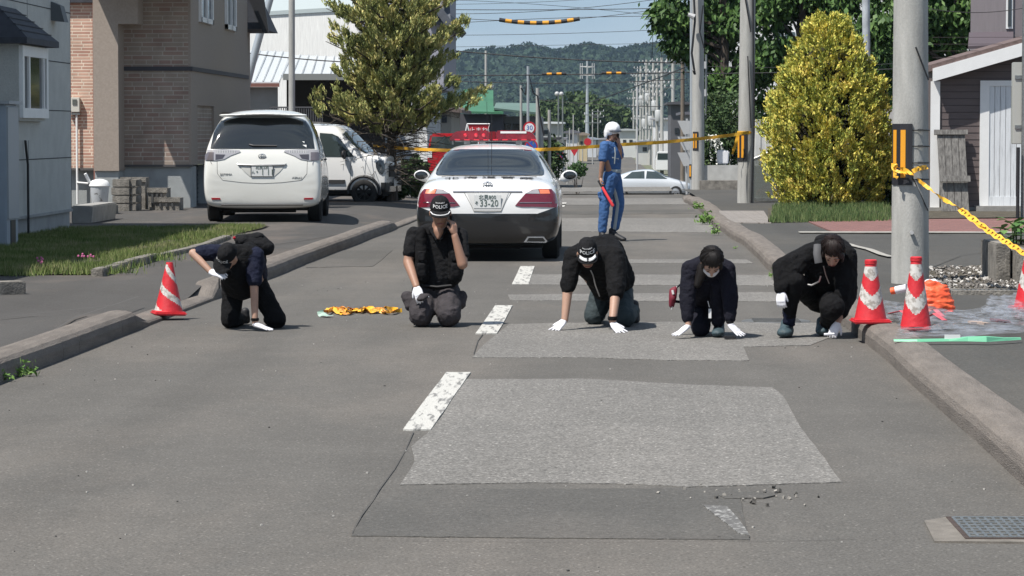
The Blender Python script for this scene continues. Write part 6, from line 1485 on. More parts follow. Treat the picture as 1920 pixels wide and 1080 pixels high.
# car space: y forward, front wheel axle at y=0
kc = thing('box_car', 'white boxy small car with round dark headlight and black wheels behind the minivan', 'car', (fw.x, 62.5, gz1))
secs = [S(-3.05, .30, .60, (.70, .36), (.72, .6), (.72, .9), (.70, 1.1), (.64, 1.5), (.5, 1.66), 1.68),
        S(-2.9, .24, .66, (.72, .34), (.74, .6), (.74, .9), (.72, 1.1), (.67, 1.6), (.55, 1.74), 1.76),
        S(-1.5, .22, .66, (.72, .34), (.74, .6), (.74, .9), (.73, 1.08), (.69, 1.66), (.58, 1.78), 1.80),
        S(-.72, .22, .66, (.72, .34), (.74, .6), (.74, .9), (.73, 1.05), (.69, 1.64), (.58, 1.76), 1.785),
        S(-.58, .22, .66, (.72, .34), (.74, .6), (.74, .9), (.73, 1.05), (.70, 1.58), (.58, 1.70), 1.72),
        S(-.10, .22, .66, (.72, .34), (.74, .6), (.74, .88), (.72, 1.02), (.70, 1.10), (.56, 1.14), 1.15),
        S(.26, .22, .66, (.72, .34), (.74, .6), (.74, .88), (.73, 1.02), (.69, 1.09), (.5, 1.11), 1.115),
        S(.46, .24, .62, (.71, .34), (.72, .6), (.72, .86), (.70, 1.0), (.64, 1.07), (.48, 1.09), 1.095),
        S(.51, .28, .58, (.68, .36), (.69, .58), (.69, .80), (.67, .95), (.6, 1.0), (.44, 1.02), 1.03)]
def rules(c):
    if c.z < .24: return 1
    if c.y > .38 and c.z < .50: return 2
    if c.z < .34 and c.y < .2: return 2
    return 0
kb, bv = carbody(secs, rules, [M_cwhite, M_under, M_trim], kc, MS, sub=3)
for s in (1,):
    fr_ = lambda ps, nm, mt, off=.004, th=.01: patch(bv, ps, 'right', nm, mt, kc, MS, off=off, step=.08, thick=th)
    fr_([(-1.0, 1.06), (-1.0, 1.58), (-.72, 1.56), (-.58, 1.50), (-.22, 1.06)], 'side_window', M_tglass)
    fr_([(-1.9, 1.06), (-1.9, 1.60), (-1.08, 1.59), (-1.08, 1.06)], 'side_window', M_tglass)
    hl = fr_([(.27, .93), (.33, .99), (.42, .98), (.46, .90), (.46, .74), (.41, .68), (.33, .73), (.28, .82)], 'headlight', mat('dark_headlight', (.05, .06, .07), .1, .3, coat=1), off=.02, th=.03)
patch(bv, [(-.62, 1.14), (-.585, 1.56), (-.3, 1.62), (.3, 1.62), (.585, 1.56), (.62, 1.14), (.3, 1.165), (-.3, 1.165)], 'front', 'windscreen', M_tglass, kc, MS, off=.005, step=.08)
m = MB(); m.bb((-.5, .49, .62), (.5, .53, .86)); 
for i in range(4): m.bb((-.46, .53, .64 + i * .055), (.46, .54, .665 + i * .055))
mbm(m, 'grille', M_trim, kc, MS); m = MB(); m.bb((-.5, .49, .30), (.5, .535, .42)); m.bb((-.17, .535, .42), (.17, .545, .58), 1); mbm(m, 'bumper_guard', [M_chrome, M_plate], kc, MS)
m = blob([[(Vector((.86, -.42, 1.12)), (.10, .05, .10)), (Vector((.80, -.42, 1.08)), (.05, .045, .08))]], .013, 3); m.transform(MS); link_mesh(m, 'door_mirror', M_trim, kc, True, smooth='all')
ar = MB()
for wy in (0, -2.46):
    ar = MB(); pts = [(.735, wy + .355 * math.cos(R(a_)), .285 + .355 * math.sin(R(a_))) for a_ in range(-8, 190, 12)]; ar.tube(pts, .035, 6); mbm(ar, 'wheel_arch', M_trim, kc, MS, True)
    for s in (1, -1): wheel(kc, MS, (s * .68, wy, .285), .285, .17, M_rimb, s, 8)
m = MB(); m.bb((.735, -.95, .48), (.755, -.42, .56)); mbm(m, 'side_moulding', M_trim, kc, MS)
m = MB(); m.tube([(.742, -.30, .34), (.745, -.30, .9), (.735, -.25, 1.05)], .004, 4); m.tube([(.742, -1.05, .34), (.745, -1.05, 1.05)], .004, 4); mbm(m, 'door_seam', mat('seam_grey', (.2, .2, .2)), kc, MS)
m = MB(); m.bb((-.6, -2.8, .2), (.6, .4, .4)); mbm(m, 'underbody', M_under, kc, MS)
m = MB(); m.tube([(.5, -1.9, 1.80), (.56, -1.2, 1.81), (.55, -.8, 1.78)], .015, 6); mbm(m, 'roof_rail', M_trim, kc, MS)
# ---------------- tall red vehicle behind the police car
Y = 74; c0, c1 = at(801, 310, Y), at(862, 250, Y)
rc = thing('red_vehicle', 'tall red emergency vehicle half hidden behind the police car', 'car', (c0.x + .4, Y, .1))
m = MB(); m.prism([(c0.x, Y, .45), (c0.x + 1.42, Y, .45), (c0.x + 1.4, Y, 1.0), (c0.x + 1.28, Y, c1.z - .06), (c0.x + 1.1, Y, c1.z), (c0.x + .08, Y, c1.z), (c0.x, Y, 1.0)], (0, 3.8, 0)); m.build('body', mat('fire_red', (.42, .012, .02), .3, coat=.7), rc, bevel=.05)
z0 = at(0, 281, Y).z; z1 = at(0, 256, Y).z; m = MB(); m.prism([(c0.x + .07, Y - .02, z0), (c0.x + 1.33, Y - .02, z0), (c0.x + 1.24, Y - .02, z1), (c0.x + .12, Y - .02, z1)], (0, .03, 0)); m.build('rear_window', M_tglass, rc)
m = MB(); m.bb((c0.x - .0, Y - .02, .95), (c0.x + .12, Y + .01, 1.15)); m.build('lamp', M_plate, rc)
for s in (c0.x + .2, c0.x + 1.22):
    m = MB(); m.lathe([(0, -.1), (.3, -.1), (.32, 0), (.3, .1), (0, .1)], (s, Y + .7, .4), 20, 'X'); m.build('wheel', M_tyre, rc)
m = MB(); a_, b_ = at(786, 352, 70), at(801, 251, 70); m.bb((a_.x, 70, .08), (b_.x, 70.15, b_.z)); tag(m.build('gate_post', M_white), 'tall white square gate post left of the red vehicle', 'post')
# ---------------- silver sedan on the crossing street
Yc = 150; a_ = at(1297, 345, Yc); MC = Matrix.Translation((a_.x, Yc, gz(Yc))) @ Matrix.Rotation(R(-90), 4, 'Z')
sc_ = thing('silver_sedan', 'silver-white sedan crossing behind the standing officer', 'car', (a_.x - 2, Yc, gz(Yc)))
secs = [S(-4.55, .30, .60, (.74, .36), (.78, .5), (.77, .72), (.72, .88), (.66, .95), (.4, .97), .98),
        S(-4.3, .22, .72, (.84, .32), (.87, .5), (.86, .78), (.82, .95), (.72, 1.02), (.5, 1.04), 1.05),
        S(-3.7, .2, .74, (.86, .3), (.88, .5), (.88, .8), (.84, .95), (.70, 1.10), (.5, 1.15), 1.16),
        S(-3.0, .2, .74, (.86, .3), (.88, .5), (.88, .8), (.84, .95), (.60, 1.36), (.46, 1.42), 1.44),
        S(-2.2, .2, .74, (.86, .3), (.88, .5), (.88, .8), (.84, .95), (.60, 1.39), (.46, 1.46), 1.48),
        S(-1.9, .2, .74, (.86, .3), (.88, .5), (.88, .8), (.84, .93), (.61, 1.37), (.46, 1.43), 1.45),
        S(-1.2, .2, .74, (.86, .3), (.88, .5), (.87, .76), (.83, .9), (.74, .97), (.5, 1.02), 1.03),
        S(-.35, .2, .72, (.83, .3), (.85, .5), (.83, .68), (.78, .78), (.66, .83), (.4, .86), .87),
        S(0, .26, .5, (.62, .32), (.66, .46), (.64, .58), (.58, .64), (.48, .67), (.3, .69), .7)]
sb, bv = carbody(secs, lambda c: 1 if c.z < .24 else 0, [mat('car_silver', (.62, .65, .68), .25, .15, coat=.7), M_under], sc_, MC, sub=2)
for q in ([(-2.35, 1.0), (-2.3, 1.38), (-1.85, 1.34), (-1.25, .98)], [(-3.5, 1.0), (-3.05, 1.33), (-2.42, 1.38), (-2.42, 1.0)]): patch(bv, q, 'right', 'side_window', M_tglass, sc_, MC, off=.004, step=.12)
patch(bv, [(-.66, 1.06), (-.52, 1.38), (.52, 1.38), (.66, 1.06)], 'front', 'windscreen', M_tglass, sc_, MC, off=.004, step=.12)
for wy in (-.85, -3.6):
    for s in (1, -1): wheel(sc_, MC, (s * .77, wy, .32), .32, .2, M_rims, s)
# far parked white van beyond the poles
Yc = 232; a_ = at(1229, 312, Yc); fc = thing('far_van', 'small white van parked far off between the utility poles', 'car', (a_.x, Yc, gz(Yc))); b_ = at(1256, 296, Yc); g_ = gz(Yc)
m = MB(); m.prism([(a_.x, Yc, g_ + .3), (a_.x + 1.7, Yc, g_ + .3), (a_.x + 1.65, Yc, g_ + 1.1), (a_.x + 1.5, Yc, g_ + 1.8), (a_.x + .15, Yc, g_ + 1.8), (a_.x, Yc, g_ + 1.1)], (0, 3.4, 0)); m.build('body', M_cwhite, fc, bevel=.05)
m = MB(); m.bb((a_.x + .15, Yc - .02, g_ + 1.15), (a_.x + 1.55, Yc + .01, g_ + 1.65)); m.build('windscreen', M_tglass, fc)
# ================================================================= PEOPLE
M_skin = mat('skin', (.42, .255, .185), .55, var=.10, vscale=14, sub=.08)
M_skint = mat('skin_tanned', (.34, .19, .13), .55, var=.10, vscale=14, sub=.08)
M_hair = mat('hair_black', (.012, .009, .008), .55, spec=.35, var=.4, vscale=60, stretch=(1, 1, .15)); M_hairb = mat('hair_brown', (.02, .011, .009), .55, spec=.35, var=.4, vscale=60, stretch=(1, 1, .15))
M_blackc = mat('cloth_black', (.0065, .0065, .0075), .9, var=.4, vscale=12, bump=.9, bscale=24, spec=.22)
M_blackc2 = mat('cloth_charcoal', (.011, .011, .0125), .88, var=.4, vscale=9, bump=.9, bscale=22, spec=.22)
M_navy = mat('cloth_navy', (.010, .013, .032), .88, var=.3, vscale=12, bump=.8, bscale=24, spec=.25)
M_navyk = mat('cloth_navy_dark', (.008, .008, .016), .88, var=.3, vscale=12, bump=.8, bscale=24, spec=.25)
M_greyp = mat('cloth_grey_brown', (.052, .046, .050), .88, var=.3, vscale=10, bump=.9, bscale=22, spec=.3)
M_teal = mat('cloth_slate', (.035, .052, .058), .85, var=.3, vscale=10, bump=.5, bscale=30)
M_glove = mat('glove_white', (.76, .76, .80), .8, var=.08, vscale=20)
M_shoe = mat('shoe_black', (.018, .018, .02), .6); M_shoet = mat('shoe_teal', (.05, .085, .10), .65, var=.5, vscale=30)
M_uni = mat('uniform_blue', (.04, .115, .29), .8, var=.25, vscale=9, bump=.4, bscale=30)
M_grey = mat('reflective_grey', (.30, .34, .36), .5); M_eye = mat('eye_dark', (.015, .01, .01), .3); M_lip = mat('lip', (.28, .10, .08), .5)
M_ltr = mat('letter_white', (.75, .75, .75), .6); M_mask = mat('face_mask', (.62, .60, .60), .8)

def basis(f, u):
    f = Vector(f).normalized(); u = Vector(u); u = (u - f * u.dot(f)).normalized(); r = u.cross(f)   # r: the image-right side when the face looks at us
    return f, u, r
class Person:
    def __init__(s, ox, oy, sc, Y0, base_px, label, name='person'):
        s.ox, s.oy, s.sc, s.Y0 = ox, oy, sc, Y0
        b = P(base_px[0], base_px[1], 0); s.root = thing(name, label, 'person', (b.x, b.y, 0), group=None); s.n = 0
    def J(s, zx, zy, dy=0.0, minz=None):
        v = at(s.ox + zx / s.sc, s.oy + zy / s.sc, s.Y0 + dy)
        if minz is not None: v.z = max(v.z, minz)
        return v
    def part(s, name, prims, m, vox=.011, smooth=4, fold=0.0, parent=None, ff=(9, 9, 14), label=None, floor=True):
        s.n += 1; me = blob(prims, vox, smooth, fold, ff, seed=s.n * 3.1 + s.ox * .01)
        if floor:
            for v in me.vertices: v.co.z = max(v.co.z, .006)
        return link_mesh(me, name, m, parent or s.root, True, smooth='all', label=label)
def headprims(c, f, u, k=1.0):
    f, u, r = basis(f, u); M3 = Matrix((r, f, u)).transposed()   # columns: r, f, u
    def E(o, rad): return (c + M3 @ (Vector(o) * k), tuple(x * k for x in rad), M3)
    return [[E((0, -.015, .035), (.074, .092, .082))], [E((0, .02, .0), (.066, .070, .085)), E((0, .045, -.065), (.042, .036, .035)), E((0, -.01, -.02), (.064, .06, .06))],
            [E((0, .088, -.010), (.008, .010, .012)), E((0, .102, -.030), (.014, .013, .010)), E((0, .085, .012), (.007, .008, .012))],
            [E((-.076, -.008, -.008), (.010, .018, .030))], [E((.076, -.008, -.008), (.010, .018, .030))], [E((-.03, .078, .018), (.024, .012, .008)), E((.03, .078, .018), (.024, .012, .008))]]
def face(p, c, f, u, k=1.0, mouth=True, glasses=False):
    f, u, r = basis(f, u); g = lambda x, y, z: c + (r * x + f * y + u * z) * k
    for s_ in (-1, 1):
        m = MB(); Mx = Matrix((r, f, u)).transposed(); a = MB(); a.sphere((0, 0, 0), (.011 * k, .005 * k, .0038 * k), 8); 
        me = a.mesh('eye'); me.transform(Matrix.Translation(g(s_ * .031, .083, -.002)) @ Mx.to_4x4()); link_mesh(me, 'eye', M_eye, p.root, True, True)
        m.tube([g(s_ * .014, .088, .022), g(s_ * .032, .087, .028), g(s_ * .050, .076, .021)], .0022 * k, 5); m.build('eyebrow', M_hair, p.root, smooth=True)
    if mouth: m = MB(); m.tube([g(-.024, .078, -.062), g(0, .088, -.060), g(.024, .078, -.062)], .0045 * k, 5); m.build('mouth', M_lip, p.root, smooth=True)
def cap(p, c, f, u, lines, k=1.0, brimtilt=-.25, laurel=False, m=None):
    f, u, r = basis(f, u); M3 = Matrix((r, f, u)).transposed(); g = lambda x, y, z: c + (r * x + f * y + u * z) * k
    E = lambda o, rad: (g(*o), tuple(x * k for x in rad), M3)
    prims = [[E((0, -.012, .075), (.070, .086, .058)), E((0, -.012, .040), (.084, .100, .028))], [E((0, -.01, .135), (.008, .008, .005))]]
    me = blob(prims, .007, 3); co = link_mesh(me, 'cap', m or M_blackc2, p.root, True, smooth='all')
    bm = bmesh.new(); hull_into(bm, [E((0, -.012, .075), (.074, .090, .062)), E((0, -.012, .040), (.088, .104, .030))]); bv = BVHTree.FromBMesh(bm); bm.free()
    br = MB(); n = 12; top = []; 
    for i in range(n + 1):
        a = math.pi * (i / n); x = .078 * math.cos(a); y = .075 + .085 * math.sin(a) ** .8
        base = (x * 1.0, .078 - abs(x) * .35, .040); tipz = .040 + brimtilt * (y - .06) - .10 * abs(x) * abs(x) / .078
        top.append((g(base[0], base[1], base[2]), g(x, y, tipz)))
    for i in range(n):
        a0, b0 = top[i]; a1, b1 = top[i + 1]; dn = -u * .005 * k; br.add([a0, b0, b1, a1, a0 + dn, b0 + dn, b1 + dn, a1 + dn], [(0, 1, 2, 3), (7, 6, 5, 4), (1, 5, 6, 2)])
    bo = br.build('brim', m or M_blackc2, co)
    for (txt, size, z, sx) in lines:
        me = textmesh(txt, size * k, .0006, sx); 
        bmx = bmesh.new(); bmx.from_mesh(me)
        for v in bmx.verts:
            o = g(v.co.x / k, .3, z + v.co.y / k); h = bv.ray_cast(o, -f)
            v.co = (h[0] + f * (.004 + v.co.z * .5)) if h[0] is not None else o - f * .2
        bmx.to_mesh(me); bmx.free(); link_mesh(me, 'cap_lettering', M_ltr, co, True)
    if laurel:
        for s_ in (-1, 1):
            lm = MB()
            for i in range(9):
                t = i / 8; x = s_ * (.012 + .046 * t); y = .145 - .035 * t * t; z = .040 + brimtilt * (y - .06) + .004 + .004
                lm.sphere(g(x, y - .01, z + .004), .0085 * k, 6); lm.sphere(g(x, y - .028, z + .006), .0065 * k, 6)
            lm.build('brim_laurel', M_ltr, bo)
    return co
def hand(p, w, d, pn, spread=.35, curl=0.0, name='glove', m=None, k=1.0, side=1, thumbout=.9, parent=None):
    """w wrist, d direction of the fingers, pn outward normal of the back of the hand; side: which way the thumb leaves"""
    d = Vector(d).normalized(); pn = Vector(pn); pn = (pn - d * pn.dot(d)).normalized(); r = d.cross(pn) * side
    k *= .94; g = lambda a, b, c: w + (d * a + r * b + pn * c) * k; pr = []
    pr.append([(g(.0, 0, 0), .026 * k), (g(.045, -.026, 0), .016 * k), (g(.045, .026, 0), .017 * k), (g(.085, -.030, 0), .013 * k), (g(.088, .027, 0), .013 * k)])
    for i, (b, L) in enumerate(((.030, .070), (.010, .078), (-.011, .073), (-.031, .058))):
        ang = spread * (.45 - i * .3); a0 = Vector((.088, b, 0)); q = [a0]; bend = 0.0; seg = (L * .45, L * .32, L * .25)
        for j, sg in enumerate(seg):
            bend += curl * (.6, .9, .7)[j]; v = Vector((math.cos(bend) * math.cos(ang), math.sin(ang), -math.sin(bend))); q.append(q[-1] + v * sg)
        for j in range(3): pr.append([(g(*q[j]), (.0105 - .0012 * j) * k), (g(*q[j + 1]), (.0095 - .0012 * j) * k)])
    t0 = Vector((.022, .026, -.004)); t1 = Vector((.052, .026 + .030 * thumbout, -.012)); t2 = Vector((.082, .028 + .042 * thumbout, -.016 - curl * .02)); pr.append([(g(*t0), .014 * k), (g(*t1), .0115 * k)]); pr.append([(g(*t1), .0115 * k), (g(*t2), .0095 * k)])
    return p.part(name, pr, m or M_glove, vox=.0055, smooth=2, parent=parent)
def strands(p, c, f, u, k, m, parent, n=280, part_x=0.0, fringe=.35):
    f, u, r = basis(f, u); mb = MB(); rnd = random.Random(int(c.x * 100)); g = lambda x, y, z: c + (r * x + f * y + u * z) * k
    for i in range(n):
        a = rnd.uniform(0, 2 * math.pi); front = math.sin(a) > fringe; end = rnd.uniform(.58, .98) if front else rnd.uniform(1.0, 1.35); pts = []
        x0 = part_x + rnd.gauss(0, .008)
        for j in range(7):
            ph = (.10 + (end - .10) * j / 6) * math.pi * .5 * 1.15; rx, ry, rz = .088, .103, .092; w = .006 * math.sin(j * 1.3 + i)
            pts.append(g(x0 * (1 - j / 6) + (rx + .002) * math.sin(ph) * math.cos(a) + w, -.022 + (ry + .002) * math.sin(ph) * math.sin(a), .045 + (rz + .002) * math.cos(ph)))
        mb.tube(pts, [.0022, .004, .0048, .0048, .0045, .004, .0015], 5)
    mb.build('strands', m, parent, smooth=True)
def shoe(p, heel, toe, name='shoe', m=None, r=.045):
    h, t = Vector(heel), Vector(toe); return p.part(name, [[(h, (r * .9, r * .9, r)), (h.lerp(t, .5), (r, r, r * .85)), (t, (r * 1.02, r * 1.02, r * .62))], [(h + Vector((0, 0, r * .9)), r * .85), (h.lerp(t, .3) + Vector((0, 0, r * .4)), r * .85)]], m or M_shoe, vox=.010, smooth=3)
def chain(pts, rs): return [[(pts[i], rs[i]), (pts[i + 1], rs[i + 1])] for i in range(len(pts) - 1)]
up3 = Vector((0, 0, 1))

# ---- 1: leftmost, on all fours with a bag on the back
p = Person(250, 420, 4.909, 24.1, (470, 616), 'leftmost kneeling person in black cap and navy T-shirt, one gloved hand raised'); J = p.J
f, u = Vector((-.42, -.42, -.80)), Vector((-.10, -.80, .55)); hc = J(868, 305, -.42)
shL, shR = J(775, 262, -.26), J(1120, 290, -.24); elL, elR = J(548, 268, -.34), J(1112, 570, -.30); wrL, wrR = J(712, 440, -.42), J(1120, 910, -.34)
hpL, hpR = J(925, 545, .10), J(1120, 545, .10); knL, knR = J(893, 890, 0, .07), J(1325, 893, 0, .07); anL, anR = J(985, 925, .40, .05), J(1255, 925, .42, .05)
chest = J(960, 370, -.22); neck = J(905, 330, -.34)
p.part('body', headprims(hc, f, u) + [[(neck, .05), (hc + Vector((0, .03, 0)), .05)], [(shL, .055), (shR, .055), (chest + Vector((0, .06, 0)), .07), (hpL, .08), (hpR, .08)]] + chain([shL, elL, wrL], [.045, .036, .025]) + chain([shR, elR, wrR], [.045, .037, .026]) + chain([hpL, knL, anL], [.07, .05, .035]) + chain([hpR, knR, anR], [.07, .05, .035]), M_skin, vox=.009, smooth=3)
p.part('shirt', [[(shL, .072), (shR, .074), (chest, .125), (J(905, 420, -.1), .09), (hpL + up3 * .08, .10), (hpR + up3 * .08, .11)], [(shL, .075), (shL.lerp(elL, .72), .062)], [(shR, .078), (shR.lerp(elR, .80), .068)]], M_navy, fold=.006)
p.part('vest', [[(J(860, 260, -.28), .07), (J(1060, 280, -.24), .085), (J(925, 430, -.25), .11), (J(1010, 560, -.12), .13), (J(930, 560, -.06), .11)], [(J(1060, 250, -.15), .08), (J(1100, 330, .05), .12), (J(1020, 420, .1), .14)]], M_blackc, fold=.006)
p.part('trousers', chain([hpL, knL], [.098, .080]) + chain([hpR, knR], [.100, .078]) + [[(hpL, .11), (hpR, .11), (J(1010, 470, .08), .12)]] + chain([knL, anL], [.078, .055]) + chain([knR, anR], [.078, .055]), M_blackc, fold=.005)
shoe(p, J(1030, 880, .45, .07), J(1030, 940, .47, .03)); shoe(p, anR + Vector((0, .06, .06)), anR + Vector((0, .10, -.01)))
cap(p, hc, f, u, [('POLICE', .030, .062, 1.1)], brimtilt=-.35); face(p, hc, f, u)
hd = hand(p, wrL, J(865, 470, -.5) - wrL, Vector((-.1, -.6, .8)), .1, .45, side=-1, thumbout=.6)
hand(p, wrR + Vector((0, 0, -.012)), Vector((.9, -.35, -.28)), Vector((.2, -.1, 1)), .5, .0, side=-1)
m = MB(); m.lathe([(.030, -.012), (.034, 0), (.030, .012)], wrR + Vector((0, 0, .028)), 14); m.build('watch', M_blackc, p.root, smooth=True)
a_ = J(875, 462, -.52); q = thing('magnifier', 'small black hand lens held by the leftmost kneeling person', 'hand lens', a_); m = MB(); m.lathe([(.026, -.004), (.031, 0), (.026, .004)], a_ + Vector((0, 0, .01)), 16, 'Y'); m.build('ring', M_blackc, q); m = MB(); m.tube([J(790, 500, -.5), J(790, 595, -.5)], .006, 6); m.build('strap', M_shoe, q)
bg = thing('shoulder_bag', 'black shoulder bag lying on the back of the leftmost kneeling person', 'bag', J(1130, 180, .05)); p.part('pouch', [[(J(1000, 165, -.02), .06), (J(1140, 150, .05), .07), (J(1230, 220, .02), .065), (J(1180, 240, .02), .05)]], M_blackc2, parent=bg, fold=.006, floor=False)
p.part('flap', [[(J(960, 135, 0), .035), (J(1175, 112, .02), .03), (J(1060, 150, .0), .05)]], M_blackc2, parent=bg, floor=False)
m = MB(); m.sphere(J(930, 128, -.08), .014, 8); m.build('red_tag', M_redr, bg)

# ---- 2: upright on the knees, telephoning
p = Person(700, 350, 3.857, 24.3, (812, 612), 'kneeling person with a black cap, telephoning upright in front of the police car'); J = p.J
f, u = Vector((.06, -.93, -.30)), Vector((0, -.25, .95)); hc = J(484, 188, .12)
shL, shR = J(292, 345, .20), J(628, 352, .20); elL, elR = J(252, 545, .14), J(645, 560, .02); wrL, wrR = J(312, 722, -.06), J(588, 352, .02)
hpL, hpR = J(378, 770, .34), J(530, 770, .34); knL, knR = J(345, 925, .0, .09), J(545, 925, .0, .09); anL, anR = J(350, 975, .42, .06), J(540, 975, .42, .06)
waist = J(462, 660, .28)
p.part('body', headprims(hc, f, u, 1.10) + [[(J(472, 320, .12), .045), (J(469, 372, .095), .014)]] + [[(J(472, 325, .19), .066), (hc + Vector((0, .03, -.03)), .06)], [(shL + Vector((.03, 0, -.03)), .035), (shR + Vector((-.03, 0, -.03)), .035), (waist, .08), (hpL, .08), (hpR, .08)]] + chain([shL, elL, wrL], [.05, .045, .030]) + chain([shR, elR, wrR], [.05, .046, .030]) + chain([hpL, knL, anL], [.08, .06, .04]) + chain([hpR, knR, anR], [.08, .06, .04]), M_skint, vox=.009, smooth=3)
p.part('shirt', [[(shL + Vector((.02, .02, -.01)), .066), (shR + Vector((-.02, .02, -.01)), .066), (J(395, 300, .20), .045), (J(545, 300, .20), .045), (J(350, 640, .24), .09), (J(575, 640, .24), .09), (J(465, 690, .26), .12)], [(shL, .068), (shL.lerp(elL, .62), .068)], [(shR, .068), (shR.lerp(elR, .68), .068)], [(J(418, 312, .14), .020), (J(455, 385, .09), .012)], [(J(526, 312, .14), .020), (J(485, 385, .09), .012)]], M_blackc2, fold=.007, ff=(6, 6, 18))
for s_, (xa, xb, xc) in ((-1, (345, 350, 352)), (1, (585, 590, 590))):
    p.part('vest_panel', [[(J(xa, 330, .13), (.045, .05, .05)), (J(xb, 480, .10), (.052, .055, .06)), (J(xc, 650, .12), (.062, .06, .06)), (J(xc + s_ * 12, 650, .22), (.05, .07, .05)), (J(xb + s_ * 8, 500, .22), (.045, .07, .05))]], M_blackc, fold=.006)
    p.part('vest_pocket', [[(J(xb, 470, .055), (.038, .014, .012)), (J(xb, 530, .055), (.036, .014, .012))]], M_blackc2, smooth=2)
    p.part('vest_pocket', [[(J(xb + s_ * 4, 560, .06), (.045, .014, .012)), (J(xb + s_ * 4, 650, .07), (.045, .014, .012))]], M_blackc2, smooth=2)
p.part('trousers', chain([hpL, knL], [.125, .105]) + chain([hpR, knR], [.125, .105]) + [[(hpL, .12), (hpR, .12), (J(462, 720, .27), .12)]] + chain([knL, anL], [.09, .065]) + chain([knR, anR], [.09, .065]) + [[(J(262, 800, .22), .05), (J(235, 790, .26), .04), (J(270, 860, .2), .05)]] + [[(J(640, 790, .24), .045), (J(630, 850, .2), .045)]], M_greyp, fold=.009, ff=(9, 9, 13))
m = MB(); m.tube([J(352, 712, .13), J(460, 724, .10), J(570, 712, .13)], .020, 8, flat=.5); m.build('belt', M_shoe, p.root, smooth=True)
shoe(p, anL + Vector((0, .10, .02)), anL + Vector((0, .14, -.03))); shoe(p, anR + Vector((0, .10, .02)), anR + Vector((0, .14, -.03)))
cap(p, hc, f, u, [('POLICE', .034, .072, 1.0), ('HOKKAIDO', .011, .100, 1.2)], k=1.10, laurel=False, brimtilt=-.22)
m = MB(); fb, ub, rb = basis(f, u); g_ = lambda x, y, z: hc + (rb * x + fb * y + ub * z) * 1.10
m.tube([g_(-.074, .078, .036), g_(-.058, .115, .030), g_(-.03, .135, .028), g_(0, .14, .027), g_(.03, .135, .028), g_(.058, .115, .030), g_(.074, .078, .036)], .0045, 6); m.build('brim_braid', M_ltr, p.root, smooth=True)
face(p, hc, f, u, 1.10)
hand(p, wrL, J(338, 815, -.12) - wrL, Vector((-.1, -.9, .3)), .12, .5, side=1, thumbout=.7)
hand(p, wrR, J(578, 248, .04) - wrR, Vector((.75, -.5, .2)), .12, .55, name='hand', m=M_skint, side=-1, thumbout=.6)
ph = thing('mobile_phone', 'mobile phone at the ear of the person kneeling before the police car', 'phone', J(568, 270, .08)); m = MB(); m.box(J(566, 262, .075), (.016, .055, .13), (R(-12), R(4), R(25))); m.build('case', M_shoe, ph, bevel=.004)
m = MB(); m.tube([J(525, 235, .11), J(540, 228, .10), J(560, 222, .085)], .004, 5); 
pb = thing('grey_pouch', 'dark pouch with a white tip held on the thigh of the telephoning person', 'pouch', J(375, 800, -.12)); p.part('pouch', [[(J(340, 815, -.16), (.035, .03, .02)), (J(385, 790, -.14), (.03, .03, .02)), (J(350, 790, -.14), .025)]], M_greyp, parent=pb); m = MB(); m.sphere(J(395, 793, -.15), .011, 8); m.build('white_tip', M_glove, pb)

# ---- 3: on all fours, both hands on the road, POLICE cap with laurels
p = Person(1010, 420, 4.909, 24.3, (1135, 616), 'person on all fours in black jacket and cap with white brim laurels'); J = p.J
f, u = Vector((.05, -.80, -.60)), Vector((-.03, -.55, .83)); hc = J(448, 275, -.38)
shL, shR = J(325, 300, -.22), J(700, 300, -.28); elL, elR = J(272, 565, -.30), J(712, 600, -.46); wrL, wrR = J(240, 885, -.38), J(680, 890, -.62)
hpL, hpR = J(600, 620, .40), J(750, 610, .38); knL, knR = J(510, 845, .34, .08), J(795, 890, .02, .08); anL, anR = J(560, 890, .72, .06), J(868, 800, .45, .07)
chest = J(520, 420, -.2); nk = J(470, 240, -.25)
p.part('body', headprims(hc, f, u, 1.03) + [[(nk, .055), (hc + Vector((0, .04, .0)), .055)], [(shL, .05), (shR, .05), (chest + Vector((0, .10, .03)), .06), (hpL, .08), (hpR, .08)]] + chain([shL, elL, wrL], [.05, .047, .030]) + chain([shR, elR, wrR], [.05, .047, .032]) + chain([hpL, knL, anL], [.08, .06, .04]) + chain([hpR, knR, anR], [.08, .06, .04]), M_skin, vox=.009, smooth=3)
jk = p.part('jacket', [[(shL, .085), (shR, .09), (J(520, 210, -.1), .09), (J(640, 200, .05), .10), (J(690, 400, .10), .115), (J(560, 480, -.05), .115), (J(515, 400, -.16), .09)], [(J(560, 480, -.05), .12), (J(600, 600, .1), .10), (J(760, 500, .25), .12), (J(700, 220, .15), .07)], [(shL, .088), (elL, .070), (J(268, 585, -.31), .062)], [(shR, .09), (elR, .078), (J(710, 640, -.48), .066)], [(J(560, 160, -.14), .05), (J(640, 180, -.1), .06), (J(600, 240, -.2), .05)]], M_blackc, fold=.008, ff=(8, 8, 10))
m = MB(); m.tube([J(478, 425, -.32), J(500, 470, -.32), J(520, 560, -.28), J(560, 665, -.16)], .005, 5); m.build('zip', M_rims, jk, smooth=True)
p.part('trousers', chain([hpL, knL], [.11, .088]) + chain([hpR, knR], [.11, .088]) + [[(hpL, .11), (hpR, .115)]] + chain([knL, anL], [.08, .06]) + chain([knR, anR], [.085, .06]), M_teal, fold=.007)
shoe(p, J(880, 790, .50, .1), J(880, 900, .48, .03), m=M_shoe, r=.05); shoe(p, anL + Vector((0, .08, .0)), anL + Vector((0, .12, -.03)))
cap(p, hc, f, u, [('POLICE', .036, .072, 1.0), ('HOKKAIDO', .012, .102, 1.2)], k=1.05, laurel=True, brimtilt=-.10); face(p, hc, f, u, 1.03)
